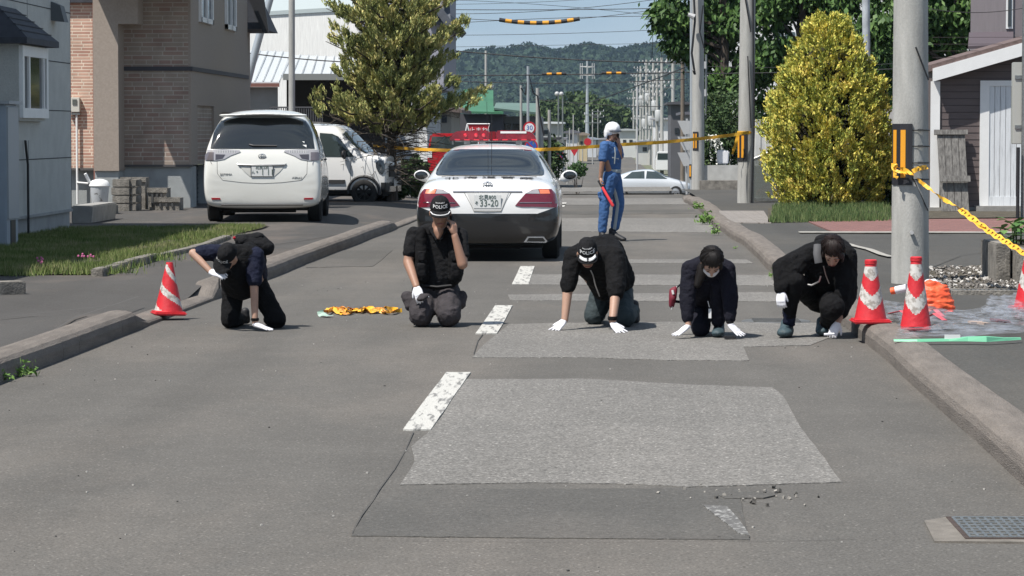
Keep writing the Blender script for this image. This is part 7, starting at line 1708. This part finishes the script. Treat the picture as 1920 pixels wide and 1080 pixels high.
hand(p, wrL, Vector((-.62, -.45, -.62)), Vector((-.3, -.6, .8)), .6, -.1, side=1, thumbout=1.0); hand(p, wrR + Vector((0, 0, -.02)), Vector((.55, -.6, -.55)), Vector((.1, -.6, .8)), .6, -.1, side=-1)
m = MB(); m.lathe([(.036, -.016), (.040, 0), (.036, .016)], wrR + Vector((0, 0, .02)), 14); m.build('watch', M_blackc, p.root, smooth=True)

# ---- 4: woman with a mask, one knee up
p = Person(1230, 440, 5.143, 23.2, (1325, 634), 'kneeling person with pale face mask and navy top, one knee raised'); J = p.J
f, u = Vector((.02, -.62, -.78)), Vector((.05, -.75, .66)); hc = J(535, 275, -.30)
shL, shR = J(330, 325, -.12), J(680, 325, -.14); elL, elR = J(290, 610, -.16), J(722, 610, -.18); wrL, wrR = J(312, 880, -.22), J(712, 865, -.24)
hpL, hpR = J(440, 640, .30), J(590, 640, .30); knL, knR = J(430, 900, .0, .075), J(608, 480, -.10); anL, anR = J(450, 930, .40, .06), J(600, 880, -.02, .08)
p.part('body', headprims(hc, f, u, .97) + [[(J(520, 300, -.18), .045), (hc + Vector((0, .04, .0)), .048)], [(shL, .045), (shR, .045), (J(510, 450, -.05), .08), (hpL, .08), (hpR, .08)]] + chain([shL, elL, wrL], [.04, .036, .024]) + chain([shR, elR, wrR], [.04, .036, .024]) + chain([hpL, knL, anL], [.07, .05, .035]) + chain([hpR, knR, anR], [.07, .052, .035]), M_skin, vox=.009, smooth=3)
p.part('top', [[(shL, .068), (shR, .068), (J(520, 250, -.12), .07), (J(470, 480, .0), .12), (J(620, 450, .05), .11), (J(385, 600, .2), .12), (J(560, 620, .25), .11)], [(shL, .072), (elL, .058), (J(305, 800, -.2), .047)], [(shR, .072), (elR, .060), (J(716, 800, -.22), .047)]], M_navyk, fold=.006)
p.part('trousers', chain([hpL, knL], [.10, .080]) + chain([hpR, knR], [.11, .082]) + chain([knR, J(600, 830, -.05)], [.080, .058]) + chain([knL, anL], [.075, .05]) + [[(hpL, .11), (hpR, .11)]], M_navyk, fold=.005)
shoe(p, J(610, 925, .05, .05), J(595, 955, -.13, .04), m=M_shoet, r=.052); shoe(p, anL + Vector((0, .08, .03)), anL + Vector((0, .12, -.02)))
fb, ub, rb = basis(f, u); M3 = Matrix((rb, fb, ub)).transposed(); g_ = lambda x, y, z: hc + (rb * x + fb * y + ub * z) * .97
E = lambda o, rad: (g_(*o), tuple(x * .97 for x in rad), M3)
hr = p.part('hair', [[E((0, -.022, .045), (.083, .096, .086)), E((0, -.05, -.01), (.082, .07, .07))], [E((-.045, .03, .06), (.024, .026, .026)), E((.045, .03, .06), (.024, .026, .026))], [E((-.072, .02, .0), (.012, .03, .05))], [E((.076, .02, -.0), (.014, .035, .06))], [E((0, -.10, -.02), (.045, .04, .05)), (J(440, 330, -.2), .04), (J(400, 480, -.2), .03)]], M_hair, vox=.008, fold=.004, ff=(40, 40, 8))
strands(p, hc, f, u, .95, M_hair, hr)
p.part('face_mask', [[E((0, .075, -.045), (.040, .026, .032)), E((0, .055, -.078), (.034, .024, .02)), E((-.058, .035, -.045), (.008, .02, .018)), E((.058, .035, -.045), (.008, .02, .018))]], M_mask, vox=.006); face(p, hc, f, u, .97, mouth=False)
hand(p, wrL, Vector((-.75, -.35, -.55)), Vector((-.4, -.3, .85)), .6, -.1, side=1, k=.94); hand(p, wrR, Vector((.62, -.4, -.62)), Vector((.3, -.4, .85)), .6, -.1, side=-1, k=.94)
m = MB(); m.lathe([(.028, -.010), (.031, 0), (.028, .010)], wrR + Vector((0, 0, .02)), 14); m.build('watch', M_blackc, p.root, smooth=True)
pn = thing('red_pouch', 'dark red pouch hanging at the hip of the kneeling person with a mask', 'pouch', J(165, 620, .12)); p.part('pouch', [[(J(185, 520, .12), .022), (J(150, 540, .12), .022), (J(150, 680, .12), .026), (J(165, 610, .10), .03)]], mat('maroon', (.16, .01, .025), .7), parent=pn, floor=False)
m = MB(); m.tube([J(330, 430, .10), J(250, 470, .14), J(195, 510, .13), J(175, 530, .12)], .008, 5); m.tube([J(300, 640, .2), J(235, 650, .18), J(170, 640, .13)], .012, 5); m.build('strap', M_navyk, pn, smooth=True); m = MB(); m.tube([J(200, 500, .12), J(175, 620, .09), J(150, 720, .11)], .005, 5); m.tube([J(160, 535, .085), J(168, 575, .08)], .010, 6); m.build('piping', M_mask, pn)
ev = thing('black_marker', 'small black object under the right glove of the kneeling person with a mask', 'marker', J(712, 995, -.3)); m = MB(); m.box(J(712, 990, -.33, .015), (.09, .05, .022), (0, 0, .2)); m.build('block', M_shoe, ev, bevel=.004)
tg = thing('name_tag', 'small white tag hanging at the chest of the kneeling person with a mask', 'tag', J(518, 760, -.15)); m = MB(); m.box(J(520, 760, -.14), (.022, .004, .075)); m.build('card', M_ltr, tg); m = MB(); m.tube([J(500, 640, -.16), J(515, 700, -.15)], .003, 4); m.build('cord', M_ltr, tg)

# ---- 5: squatting by the kerb
p = Person(1430, 430, 4.909, 23.2, (1530, 630), 'crouching person in black jacket with backpack, squatting by the right kerb'); J = p.J
f, u = Vector((-.16, -.68, -.72)), Vector((0, -.72, .68)); hc = J(650, 215, -.22)
shL, shR = J(440, 215, -.05), J(772, 240, -.05); elL, elR = J(160, 345, -.10), J(785, 590, -.02); wrL, wrR = J(168, 570, -.18), J(690, 860, -.16)
hpL, hpR = J(500, 640, .30), J(640, 640, .30); knL, knR = J(292, 480, -.14), J(640, 720, -.20); anL, anR = J(245, 830, -.02, .08), J(555, 880, .15, .08)
p.part('body', headprims(hc, f, u, .98) + [[(J(625, 250, -.1), .045), (hc + Vector((0, .04, .0)), .048)], [(shL, .045), (shR, .045), (J(620, 420, .05), .09), (hpL, .08), (hpR, .08)]] + chain([shL, elL, wrL], [.042, .038, .026]) + chain([shR, elR, wrR], [.042, .038, .026]) + chain([hpL, knL, anL], [.07, .052, .035]) + chain([hpR, knR, anR], [.07, .052, .035]), M_skin, vox=.009, smooth=3)
jk = p.part('jacket', [[(shL, .078), (shR, .085), (J(600, 170, .05), .085), (J(520, 400, .05), .12), (J(700, 430, .08), .14), (J(640, 590, .2), .13), (J(780, 560, .1), .08)], [(shL, .078), (elL, .064), (J(166, 545, -.17), .052)], [(shR, .085), (elR, .078), (J(720, 760, -.1), .06)]], M_blackc, fold=.007)
m = MB(); m.tube([J(505, 140, -.10), J(500, 220, -.17), J(515, 310, -.18)], .030, 8, flat=.3); m.build('bag_strap', mat('strap_grey', (.06, .06, .065), .7), jk, smooth=True)
m = MB(); m.tube([J(560, 340, -.22), J(580, 420, -.18), J(612, 500, -.14)], .004, 4); m.tube([J(400, 505, -.1), J(450, 515, -.13), J(520, 480, -.14), J(535, 430, -.14)], .007, 5); m.build('neck_cord', M_rims, jk, smooth=True)
p.part('trousers', chain([hpL, knL], [.105, .080]) + chain([knL, J(245, 790, -.05)], [.078, .055]) + chain([hpR, knR], [.115, .10]) + chain([knR, J(600, 850, .0)], [.092, .062]) + [[(hpL, .11), (hpR, .12)]], M_blackc, fold=.006)
p.part('trouser_cuff', chain([J(245, 740, -.05), J(245, 850, -.04)], [.056, .052]), M_navy, fold=.01, ff=(10, 10, 30))
shoe(p, J(225, 935, .03, .05), J(200, 960, -.16, .045), m=M_shoet, r=.062); shoe(p, J(545, 915, .2, .06), J(548, 935, .0, .04), m=M_shoet, r=.055)
fb, ub, rb = basis(f, u); M3 = Matrix((rb, fb, ub)).transposed(); g_ = lambda x, y, z: hc + (rb * x + fb * y + ub * z) * .98
E = lambda o, rad: (g_(*o), tuple(x * .98 for x in rad), M3)
hr = p.part('hair', [[E((0, -.022, .045), (.084, .097, .086)), E((0, -.05, -.01), (.082, .07, .07))], [E((-.05, .035, .05), (.024, .026, .03))], [E((.052, .04, .03), (.026, .03, .045))], [E((-.078, .01, -.02), (.012, .03, .04))], [E((.078, .02, -.02), (.014, .035, .06))]], M_hairb, vox=.008, fold=.004, ff=(40, 40, 8)); strands(p, hc, f, u, .96, M_hairb, hr, part_x=-.02); face(p, hc, f, u, .98)
hand(p, wrL, J(170, 760, -.24) - wrL, Vector((-.3, -.9, .1)), .1, .75, side=-1, k=1.0, thumbout=.5)
hand(p, wrR, Vector((-.35, -.3, -.75)), Vector((-.1, -.9, .2)), .2, .5, side=-1, k=.98)
bg = thing('backpack', 'dark grey backpack on the back of the crouching person by the kerb', 'backpack', J(580, 120, .15)); p.part('pack', [[(J(540, 115, .14), .06), (J(640, 100, .16), .06), (J(700, 200, .25), .09), (J(760, 180, .14), .06), (J(560, 230, .28), .08)]], M_blackc2, parent=bg, fold=.004, floor=False)
ct = thing('evidence_swab', 'small white swab lying under the purple-shaded glove by the right kerb', 'swab', P(1555, 627)); m = MB(); q = J(612, 968, -.24, .012); m.tube([q + Vector((-.04, 0, 0)), q + Vector((.04, 0, .004))], .010, 8); m.build('stick', M_glove, ct)

# ---- 6: standing officer with helmet and red baton
p = Person(1060, 210, 4.32, 43.4, (1143, 451), 'standing officer in blue uniform and white helmet, telephoning and holding a red baton'); J = p.J
f, u = Vector((.34, -.93, -.12)), Vector((0, 0, 1)); hc = J(385, 178, 0); k = 1.02
shN, shF = J(318, 275, -.17), J(420, 285, .12); elN, elF = J(300, 405, -.22), J(445, 365, .02); wrN, wrF = J(285, 535, -.20), J(436, 262, -.04)
hpN, hpF = J(365, 530, -.08), J(395, 530, .08); knN, knF = J(318, 745, -.10), J(435, 750, .08); anN, anF = J(302, 965, -.12), J(402, 945, .05)
ch = J(368, 340, -.02)
p.part('body', headprims(hc, f, u, k) + [[(J(352, 250, 0), .055), (hc + Vector((-.02, .03, -.03)), .055)], [(shN, .05), (shF, .05), (ch, .07), (hpN, .05), (hpF, .05)]] + chain([shN, elN, wrN], [.048, .042, .030]) + chain([shF, elF, wrF], [.048, .042, .030]) + chain([hpN, knN, anN], [.075, .055, .04]) + chain([hpF, knF, anF], [.075, .055, .04]), M_skint, vox=.010, smooth=3)
p.part('shirt', [[(shN, .07), (shF, .07), (ch, .13), (J(350, 290, .0), .11), (J(400, 400, 0), .10), (J(340, 440, -.03), .10), (J(382, 470, -.0), .125)], [(shN, .076), (shN.lerp(elN, .8), .068)], [(shF, .076), (shF.lerp(elF, .8), .068)], [(J(400, 255, -.03), .03), (J(350, 245, .03), .04)]], M_uni, fold=.006)
tr = p.part('trousers', [[(hpN, .115), (hpF, .115), (J(380, 500, 0), .12)]] + chain([hpN, knN, J(300, 955, -.12)], [.115, .085, .066]) + chain([hpF, knF, J(402, 930, .05)], [.115, .088, .068]) + [[(J(275, 660, -.14), .03), (J(285, 700, -.14), .03)], [(J(455, 640, .08), .03), (J(450, 700, .08), .035)]], M_uni, fold=.007)
m = MB(); m.tube([J(352, 505, -.165), J(378, 590, -.16), J(405, 660, -.06), J(425, 745, -.01), J(412, 850, -.02), J(398, 950, -.02)], .024, 6, flat=.35); m.build('leg_stripe', M_grey, tr, smooth=True)
m = MB(); m.lathe([(.135, -.025), (.142, 0), (.135, .025)], J(378, 478, 0), 24); bl = m.build('belt', M_grey, p.root, smooth=True); bl.scale = (1, 1, 1)
m = MB(); m.tube([J(345, 350, -.14), J(380, 370, -.16), J(430, 380, -.08)], .014, 6); m.tube([J(400, 285, -.15), J(405, 340, -.165), J(398, 420, -.14)], .010, 6); m.build('chest_strap', M_grey, p.root, smooth=True)
shoe(p, J(292, 1005, -.13, .05), J(345, 1030, -.22, .04), r=.05); shoe(p, J(372, 985, .02, .05), J(470, 1036, -.10, .03), r=.05)
fb, ub, rb = basis(f, u); M3 = Matrix((rb, fb, ub)).transposed(); g_ = lambda x, y, z: hc + (rb * x + fb * y + ub * z) * k
E = lambda o, rad: (g_(*o), tuple(x * k for x in rad), M3)
hm_ = p.part('helmet', [[E((0, -.02, .075), (.115, .135, .105)), E((0, -.03, .03), (.118, .13, .07))], [E((-.10, -.03, -.02), (.02, .06, .05)), E((-.10, -.03, .03), (.02, .07, .04))], [E((.10, -.03, -.0), (.02, .06, .03))]], mat('helmet_white', (.8, .8, .8), .3, coat=.4), vox=.011)
p.part('visor', [[E((-.08, .10, .055), (.02, .02, .012)), E((.08, .10, .055), (.02, .02, .012)), E((0, .15, .048), (.03, .02, .008))]], mat('visor_dark', (.02, .025, .04), .3), vox=.008, parent=hm_)
m = MB(); m.tube([g_(-.086, .0, -.02), g_(-.07, .02, -.08), g_(-.02, .05, -.115), g_(.03, .05, -.115), g_(.08, .02, -.06)], .010, 6); m.build('chin_strap', M_shoe, hm_, smooth=True); face(p, hc, f, u, k)
hand(p, wrN, J(280, 600, -.25) - wrN, Vector((-.9, -.3, 0)), .1, 1.0, name='hand', m=M_skint, side=-1, thumbout=.4)
hand(p, wrF, J(425, 190, -.06) - wrF, Vector((.8, -.4, 0)), .1, .6, name='hand', m=M_skint, side=-1, thumbout=.5)
ph = thing('mobile_phone', 'dark mobile phone at the cheek of the standing officer', 'phone', J(420, 215, -.04)); m = MB(); m.box(J(420, 212, -.05), (.02, .06, .14), (R(10), 0, R(40))); m.build('case', M_shoe, ph, bevel=.004)
bt = thing('red_baton', 'glowing-red plastic traffic baton pointing down from the officer hand', 'baton', J(390, 770, -.36)); m = MB(); a_, b_ = J(300, 610, -.26), J(388, 765, -.36); m.tube([a_, a_.lerp(b_, .96), b_], [.020, .024, .014], 10); m.build('tube', mat('baton_red', (.85, .06, .07), .3), bt, smooth=True)
m = MB(); m.tube([J(268, 555, -.24), a_], .018, 10); m.build('handle', M_shoe, bt, smooth=True)
# ================================================================= CONES, TAPE, SHEET
M_cred = mat('cone_red', (.62, .025, .035), .5, var=.2, vscale=15, bump=.2); M_cref = mat('cone_band', (.55, .53, .50), .7, col2=(.30, .27, .24), vscale=26, ramp=(.48, .6), detail=8)
def cone(lab, base, H, rb, rt, kind, tilt=(0, 0), cap_=False, sq=.16, rot=0.0):
    o = thing('traffic_cone', lab, 'traffic cone', base); o.rotation_euler = (tilt[0], tilt[1], rot)
    nz, nt = 44, 64; m = MB(); base_v = 0; prof = [(rb + (rt - rb) * (i / nz) ** .92, .03 + (H - .03) * i / nz) for i in range(nz + 1)]
    def mf(i, j):
        t = (i + .5) / nz; th = 2 * math.pi * (j + .5) / nt   # th 0 = +x, camera side = -y (270 deg)
        a = (th + math.pi / 2) % (2 * math.pi); a = min(a, 2 * math.pi - a) / math.pi          # 0 at the camera side, 1 behind
        fr = abs(((a * 2) % 2) - 0) ; tri = fr if fr <= 1 else 2 - fr
        if kind == 'v':
            if t > .955: return 0
            hi = .955; lo1 = .70 + .155 * tri; up2 = .42 + .25 * tri; lo2 = .17 + .27 * tri
            return 1 if (lo1 < t < hi) or (lo2 < t < up2) else 0
        s = (t * 1.0 + (th / (2 * math.pi)) * .9) % .46
        return 1 if s < .15 and .03 < t < .95 else 0
    m.lathe(prof, (0, 0, 0), nt, 'Z', mf=mf); m.add([(rt * math.cos(2 * math.pi * j / 24), rt * math.sin(2 * math.pi * j / 24), H) for j in range(24)], [tuple(range(24))], 0)
    if cap_: m.lathe([(rt * 1.0, H - .004), (rt * 1.12, H), (rt * 1.12, H + .028), (rt * .9, H + .034), (0, H + .034)], (0, 0, 0), 24)
    m.build('cone', [M_cred, M_cref], o, world=False, smooth=True)
    b = MB(); b.bb((-sq, -sq, 0), (sq, sq, .032)); b.build('base', M_cred, o, world=False, bevel=.012); return o
c = P(316, 583, .075); cone('red cone with worn diagonal white stripes, standing alone by the left kerb', (c.x, c.y, HL(c.x, c.y) - .004), .455, .125, .028, 's', (0, R(1.5)), rot=.3, sq=.14)
c = P(1632, 606, .15); cone('red and white chevron cone standing on the right kerb beside the crouching person', (c.x, c.y, .152), .455, .125, .042, 'v', (0, R(0)), True, .145, .06)
c = P(1717, 619, .14); cone('dirty red and white chevron cone in front of the orange wrapped cone', (c.x, c.y, .142), .515, .115, .040, 'v', (0, R(0)), True, .11, -.1)
c = P(1929, 582, .14); cone('red and white cone cut off by the right edge of the picture', (c.x, c.y, .142), .49, .125, .04, 'v', (0, R(1)), True, .15, .1)
# cone wrapped in an orange bag
c = P(1752, 585, .14); o = thing('wrapped_cone', 'bright orange bag pulled over a cone at the foot of the large pole', 'wrapped cone', (c.x, c.y, .14))
M_or = mat('orange_bag', (.92, .15, .05), .5, col2=(.82, .09, .035), vscale=10, bump=.5, bscale=14)
Yc = c.y; me = blob([[(at(1745, 543, Yc), .085), (at(1763, 545, Yc), .07), (at(1736, 578, Yc), .11), (at(1768, 576, Yc), .10)]], .010, 2, .013, (7, 7, 21)); link_mesh(me, 'bag', M_or, o, True, smooth='all')
me = blob([[(at(1740, 531, Yc), .035), (at(1752, 532, Yc), .04)]], .010, 2, .006); link_mesh(me, 'white_top', M_glove, o, True, smooth='all')
me = blob([[(at(1715, 588, Yc), (.03, .08, .014)), (at(1782, 583, Yc), (.03, .10, .014))]], .010, 2, .006); link_mesh(me, 'base', M_or, o, True, smooth='all')
m = MB(); a_, b_ = at(1671, 546, Yc + .3), at(1700, 540, Yc + .25); m.tube([a_, a_.lerp(b_, .3)], .030, 10, 0); m.tube([a_.lerp(b_, .3), b_], .034, 10, 1); o2 = m.build('rolled_flag', [M_or, M_glove], smooth=True); tag(o2, 'rolled orange and white cloth lying at the foot of the large pole', 'cloth')
# clear plastic sheet with a green hem
def pmat():
    m = bpy.data.materials.new('clear_sheet'); m.use_nodes = True; t = m.node_tree; t.nodes.clear(); L = t.links
    out = nd(t, "ShaderNodeOutputMaterial"); tr = nd(t, "ShaderNodeBsdfTransparent"); gl = nd(t, "ShaderNodeBsdfPrincipled"); gl.inputs['Base Color'].default_value = (.50, .53, .60, 1); gl.inputs['Roughness'].default_value = .18; gl.inputs['Specular IOR Level'].default_value = .9
    mx = nd(t, "ShaderNodeMixShader"); no = nd(t, "ShaderNodeTexNoise"); no.inputs['Scale'].default_value = 9; no.inputs['Detail'].default_value = 6; mr = nd(t, "ShaderNodeMapRange"); mr.inputs[1].default_value = .3; mr.inputs[2].default_value = .72; mr.inputs[3].default_value = 0; mr.inputs[4].default_value = .42
    L.new(no.outputs[0], mr.inputs[0]); L.new(mr.outputs[0], mx.inputs[0]); L.new(tr.outputs[0], mx.inputs[1]); L.new(gl.outputs[0], mx.inputs[2]); L.new(mx.outputs[0], out.inputs[0]); return m
M_sheet = pmat()
def crumple(name, pix, amp, seed, n=46):
    """quad of pixels on the pavement -> crumpled film"""
    c = [P(x, y, .15) for x, y in pix]; V = []; Fc = []
    for j in range(n + 1):
        for i in range(n + 1):
            s, t = i / n, j / n; q = c[0] * (1 - s) * (1 - t) + c[1] * s * (1 - t) + c[2] * s * t + c[3] * (1 - s) * t
            w = noise.noise(Vector((q.x * 3.2 + seed, q.y * 2.2, seed))); w2 = noise.noise(Vector((q.x * 11, q.y * 9, seed + 4))); e = min(s, 1 - s, t, 1 - t) * 6
            q = q + Vector((.05 * w2, .08 * w, 0)); V.append((q.x, q.y, .162 + min(1, .25 + e) * amp * (max(0, w * 1.2 + .25) + (1 - abs(w2) * 2) * .22)))
    for j in range(n):
        for i in range(n): a = j * (n + 1) + i; Fc.append((a, a + 1, a + n + 2, a + n + 1))
    me = bpy.data.meshes.new(name); me.from_pydata(V, [], Fc); me.update(); return me
sh = thing('plastic_sheet', 'crumpled clear plastic sheet with a green hem spread on the right pavement', 'plastic sheet', P(1800, 610, .15))
link_mesh(crumple('film', [(1680, 639), (1925, 632), (1925, 582), (1690, 590)], .07, 2.0), 'film', M_sheet, sh, True, smooth='all')
link_mesh(crumple('film', [(1640, 600), (1725, 610), (1740, 578), (1650, 572)], .05, 7.0, 26), 'film', M_sheet, sh, True, smooth='all')
link_mesh(crumple('film', [(1838, 588), (1925, 606), (1925, 566), (1850, 570)], .12, 4.0, 26), 'film', M_sheet, sh, True, smooth='all')
m = MB(); hem = [(1676, 640, .007), (1720, 641, .010), (1780, 640, .010), (1815, 640, .018), (1850, 641, .022), (1885, 639, .012), (1915, 637, .008)]
pp = [P(x, y, .155) for x, y, w in hem]
for i in range(len(hem) - 1):
    a, b = pp[i], pp[i + 1]; wa, wb = hem[i][2], hem[i + 1][2]; m.add([a, b, b + Vector((0, .01, wb * 1.6)), a + Vector((0, .01, wa * 1.6)), a + Vector((0, .05, wa * 1.7)), b + Vector((0, .05, wb * 1.7))], [(0, 1, 2, 3), (3, 2, 5, 4)])
m.build('green_hem', mat('hem_green', (.16, .50, .30), .5), sh)
m = MB(); q = P(1785, 638, .16); m.box((q.x, q.y - .02, .185), (.11, .004, .032)); m.build('white_label', M_plate, sh)
m = MB(); 
for x, y, c_ in ((1830, 607, 0), (1870, 603, 1), (1845, 609, 0), (1880, 605, 1)): q = P(x, y, .17); m.box((q.x, q.y, .18), (.11, .06, .015), (.1, .05, random.random()), c_)
tag(m.build('sample_envelopes', [mat('kraft_paper', (.42, .30, .22), .85), mat('dark_red_box', (.12, .02, .02), .6)]), None, None, kind='stuff')
for i, (x0, y0, x1, y1) in enumerate(((1668, 590, 1715, 600), (1735, 598, 1772, 603), (1742, 590, 1768, 596))):
    m = MB(); a, b = P(x0, y0, .16), P(x1, y1, .16); m.tube([a + Vector((0, 0, .01)), a.lerp(b, .5) + Vector((0, .03, .05)), b + Vector((0, 0, .01))], .022, 6, flat=.2); tag(m.build('tape_strip', mat('pink_red', (.62, .10, .12), .5)), ('faded red tape strip lying left of the dirty chevron cone', 'faded red tape strip lying on the plastic sheet right of the cone', 'short faded red tape strip nearest the orange bag')[i], 'tape')

# ---- barrier tape
M_tape = mat('tape_yellow', (.85, .50, .05), .45, col2=(.80, .40, .03), vscale=6); M_tapek = mat('tape_print', (.16, .09, .02), .6)
def ribbon(pts, w, twist=0.0, seg=40, face_=Vector((0, -1, 0)), name='ribbon', phase=0.0):
    """flat band through 3-D points (Catmull-Rom), twisting along its length"""
    P_ = [pts[0]] + pts + [pts[-1]]; C_ = []
    for i in range(1, len(P_) - 2):
        for k in range(seg):
            t = k / seg; a, b, c, d = P_[i - 1], P_[i], P_[i + 1], P_[i + 2]
            C_.append(.5 * ((2 * b) + (c - a) * t + (2 * a - 5 * b + 4 * c - d) * t * t + (3 * b - a - 3 * c + d) * t ** 3))
    C_.append(pts[-1]); V = []; Fc = []
    for i, c in enumerate(C_):
        d = (C_[min(i + 1, len(C_) - 1)] - C_[max(0, i - 1)]).normalized(); s = d.cross(face_).normalized(); n_ = s.cross(d); a = phase + twist * math.pi * 2 * i / len(C_) + .25 * math.sin(i * .7)
        q = s * math.cos(a) + n_ * math.sin(a); V += [c + q * w / 2, c - q * w / 2]
    for i in range(len(C_) - 1): Fc.append((2 * i, 2 * i + 1, 2 * i + 3, 2 * i + 2))
    me = bpy.data.meshes.new(name); me.from_pydata([tuple(v) for v in V], [], Fc); me.update(); return me, C_
# across the street, behind the police car, from the pine to the second pole
tp_ = thing('cordon_tape', 'yellow cordon tape stretched across the street behind the officer', 'tape', at(1000, 281, 60))
pts = [at(1404, 248, 60.8), at(1350, 256, 60.3), at(1250, 266, 59), at(1170, 271, 58), at(1080, 277, 57), at(1000, 281, 56.5), at(900, 283, 58), at(790, 280, 61), at(700, 274, 63.5)]
me, _ = ribbon(pts, .065, .0, 14, phase=.1); o = link_mesh(me, 'band', M_tape, tp_, True); sm = o.modifiers.new('s', 'SOLIDIFY'); sm.thickness = .002
# print on the tape, small dark marks
m = MB()
for i in range(46):
    t = i / 46 * (len(pts) - 1); k = int(t); q = pts[k].lerp(pts[min(k + 1, len(pts) - 1)], t - k); m.box(q + Vector((0, -.012, 0)), (.10, .003, .026))
m2 = m
kn = thing('tape_knot', 'yellow tape wound round the second pole with its loose end hanging', 'tape', at(1395, 255, 60.8)); x2 = at(1398, 0, 61).x
m = MB(); m.lathe([(.172, -.035), (.178, 0), (.174, .035)], (x2 + .01, 61, at(0, 249, 61).z), 24); m.build('winding', M_tape, kn, smooth=True)
me, _ = ribbon([at(1384, 250, 60.7), at(1381, 265, 60.68), at(1376, 280, 60.7), at(1373, 289, 60.68)], .07, .15, 8); link_mesh(me, 'loose_end', M_tape, kn, True)
# near tape: wound round the large pole, running down to the right edge
nt = thing('near_cordon_tape', 'twisted yellow printed tape running from the large pole down to the right edge', 'tape', at(1800, 385, 28)); xb = at(1708, 0, 28.9).x
pts = [at(1676, 312, 28.72), at(1700, 320, 28.66), at(1730, 344, 28.5), at(1765, 371, 28.2), at(1800, 392, 27.8), at(1850, 430, 27.1), at(1900, 462, 26.4), at(1960, 498, 25.6)]
me, C_ = ribbon(pts[:6], .038, 2.2, 26, phase=.4); link_mesh(me, 'twisted_band', M_tape, nt, True)
me, C2 = ribbon(pts[4:], .066, .06, 30, phase=.35); link_mesh(me, 'flat_band', M_tape, nt, True)
m = MB()
for i in range(4, len(C2) - 6, 4):
    d = (C2[i + 2] - C2[i]).normalized(); ang = math.atan2(d.z, d.x); m.box(C2[i] + Vector((0, -.02, 0)), (.016, .003, .026), (0, -ang, 0))
m.build('printing', M_tapek, nt)
me, _ = ribbon([at(1674, 306, 28.72), at(1676, 318, 28.68), at(1692, 323, 28.66), at(1711, 326, 28.66)], .032, .2, 10); link_mesh(me, 'loop', M_tape, nt, True)
me, _ = ribbon([at(1711, 322, 28.68), at(1722, 316, 28.7), at(1739, 313, 28.78)], .045, .05, 10); wl_ = link_mesh(me, 'wrap', M_tape, nt, True)
m = MB(); 
for x, y in ((1722, 318), (1730, 316), (1736, 315)): m.box(at(x, y, 28.66), (.018, .004, .03), (0, .2, 0))
m.build('printing', M_tapek, nt)
me, _ = ribbon([at(1680, 318, 28.68), at(1678, 328, 28.66), at(1683, 334, 28.66)], .035, .1, 8); link_mesh(me, 'tail', M_tape, nt, True)
me = blob([[(at(1680, 310, 28.68), .018), (at(1676, 313, 28.68), .014)]], .008, 2, .008, (30, 30, 30)); link_mesh(me, 'knot', M_tape, nt, True, smooth='all')
# loose heap of tape on the road between the two kneeling persons
hp = thing('tape_heap', 'loose heap of yellow tape lying on the road between the two left kneeling persons', 'tape', P(675, 588))
rnd = random.Random(5)
for i in range(15):
    x0 = 602 + i * 8 + rnd.uniform(-6, 6); x1 = min(754, x0 + rnd.uniform(30, 62)); n = 5; q = []
    for k in range(n):
        t = k / (n - 1); v = P(x0 + (x1 - x0) * t, 588 + rnd.uniform(-5, 4) - (x0 > 640) * 1, 0); v.z = .012 + rnd.random() * .022; q.append(v)
    me, _ = ribbon(q, .036, rnd.uniform(.2, .7), 8, face_=Vector((0, -.5, .8)), phase=rnd.random() * 3); link_mesh(me, 'strand', M_tape if i % 3 else mat('tape_orange', (.62, .25, .04), .5), hp, True)
me, _ = ribbon([P(600, 583, .05), P(604, 590, .02), P(620, 592, .02)], .06, .3, 8); link_mesh(me, 'strand', mat('tape_pale', (.35, .48, .40), .3), hp, True)
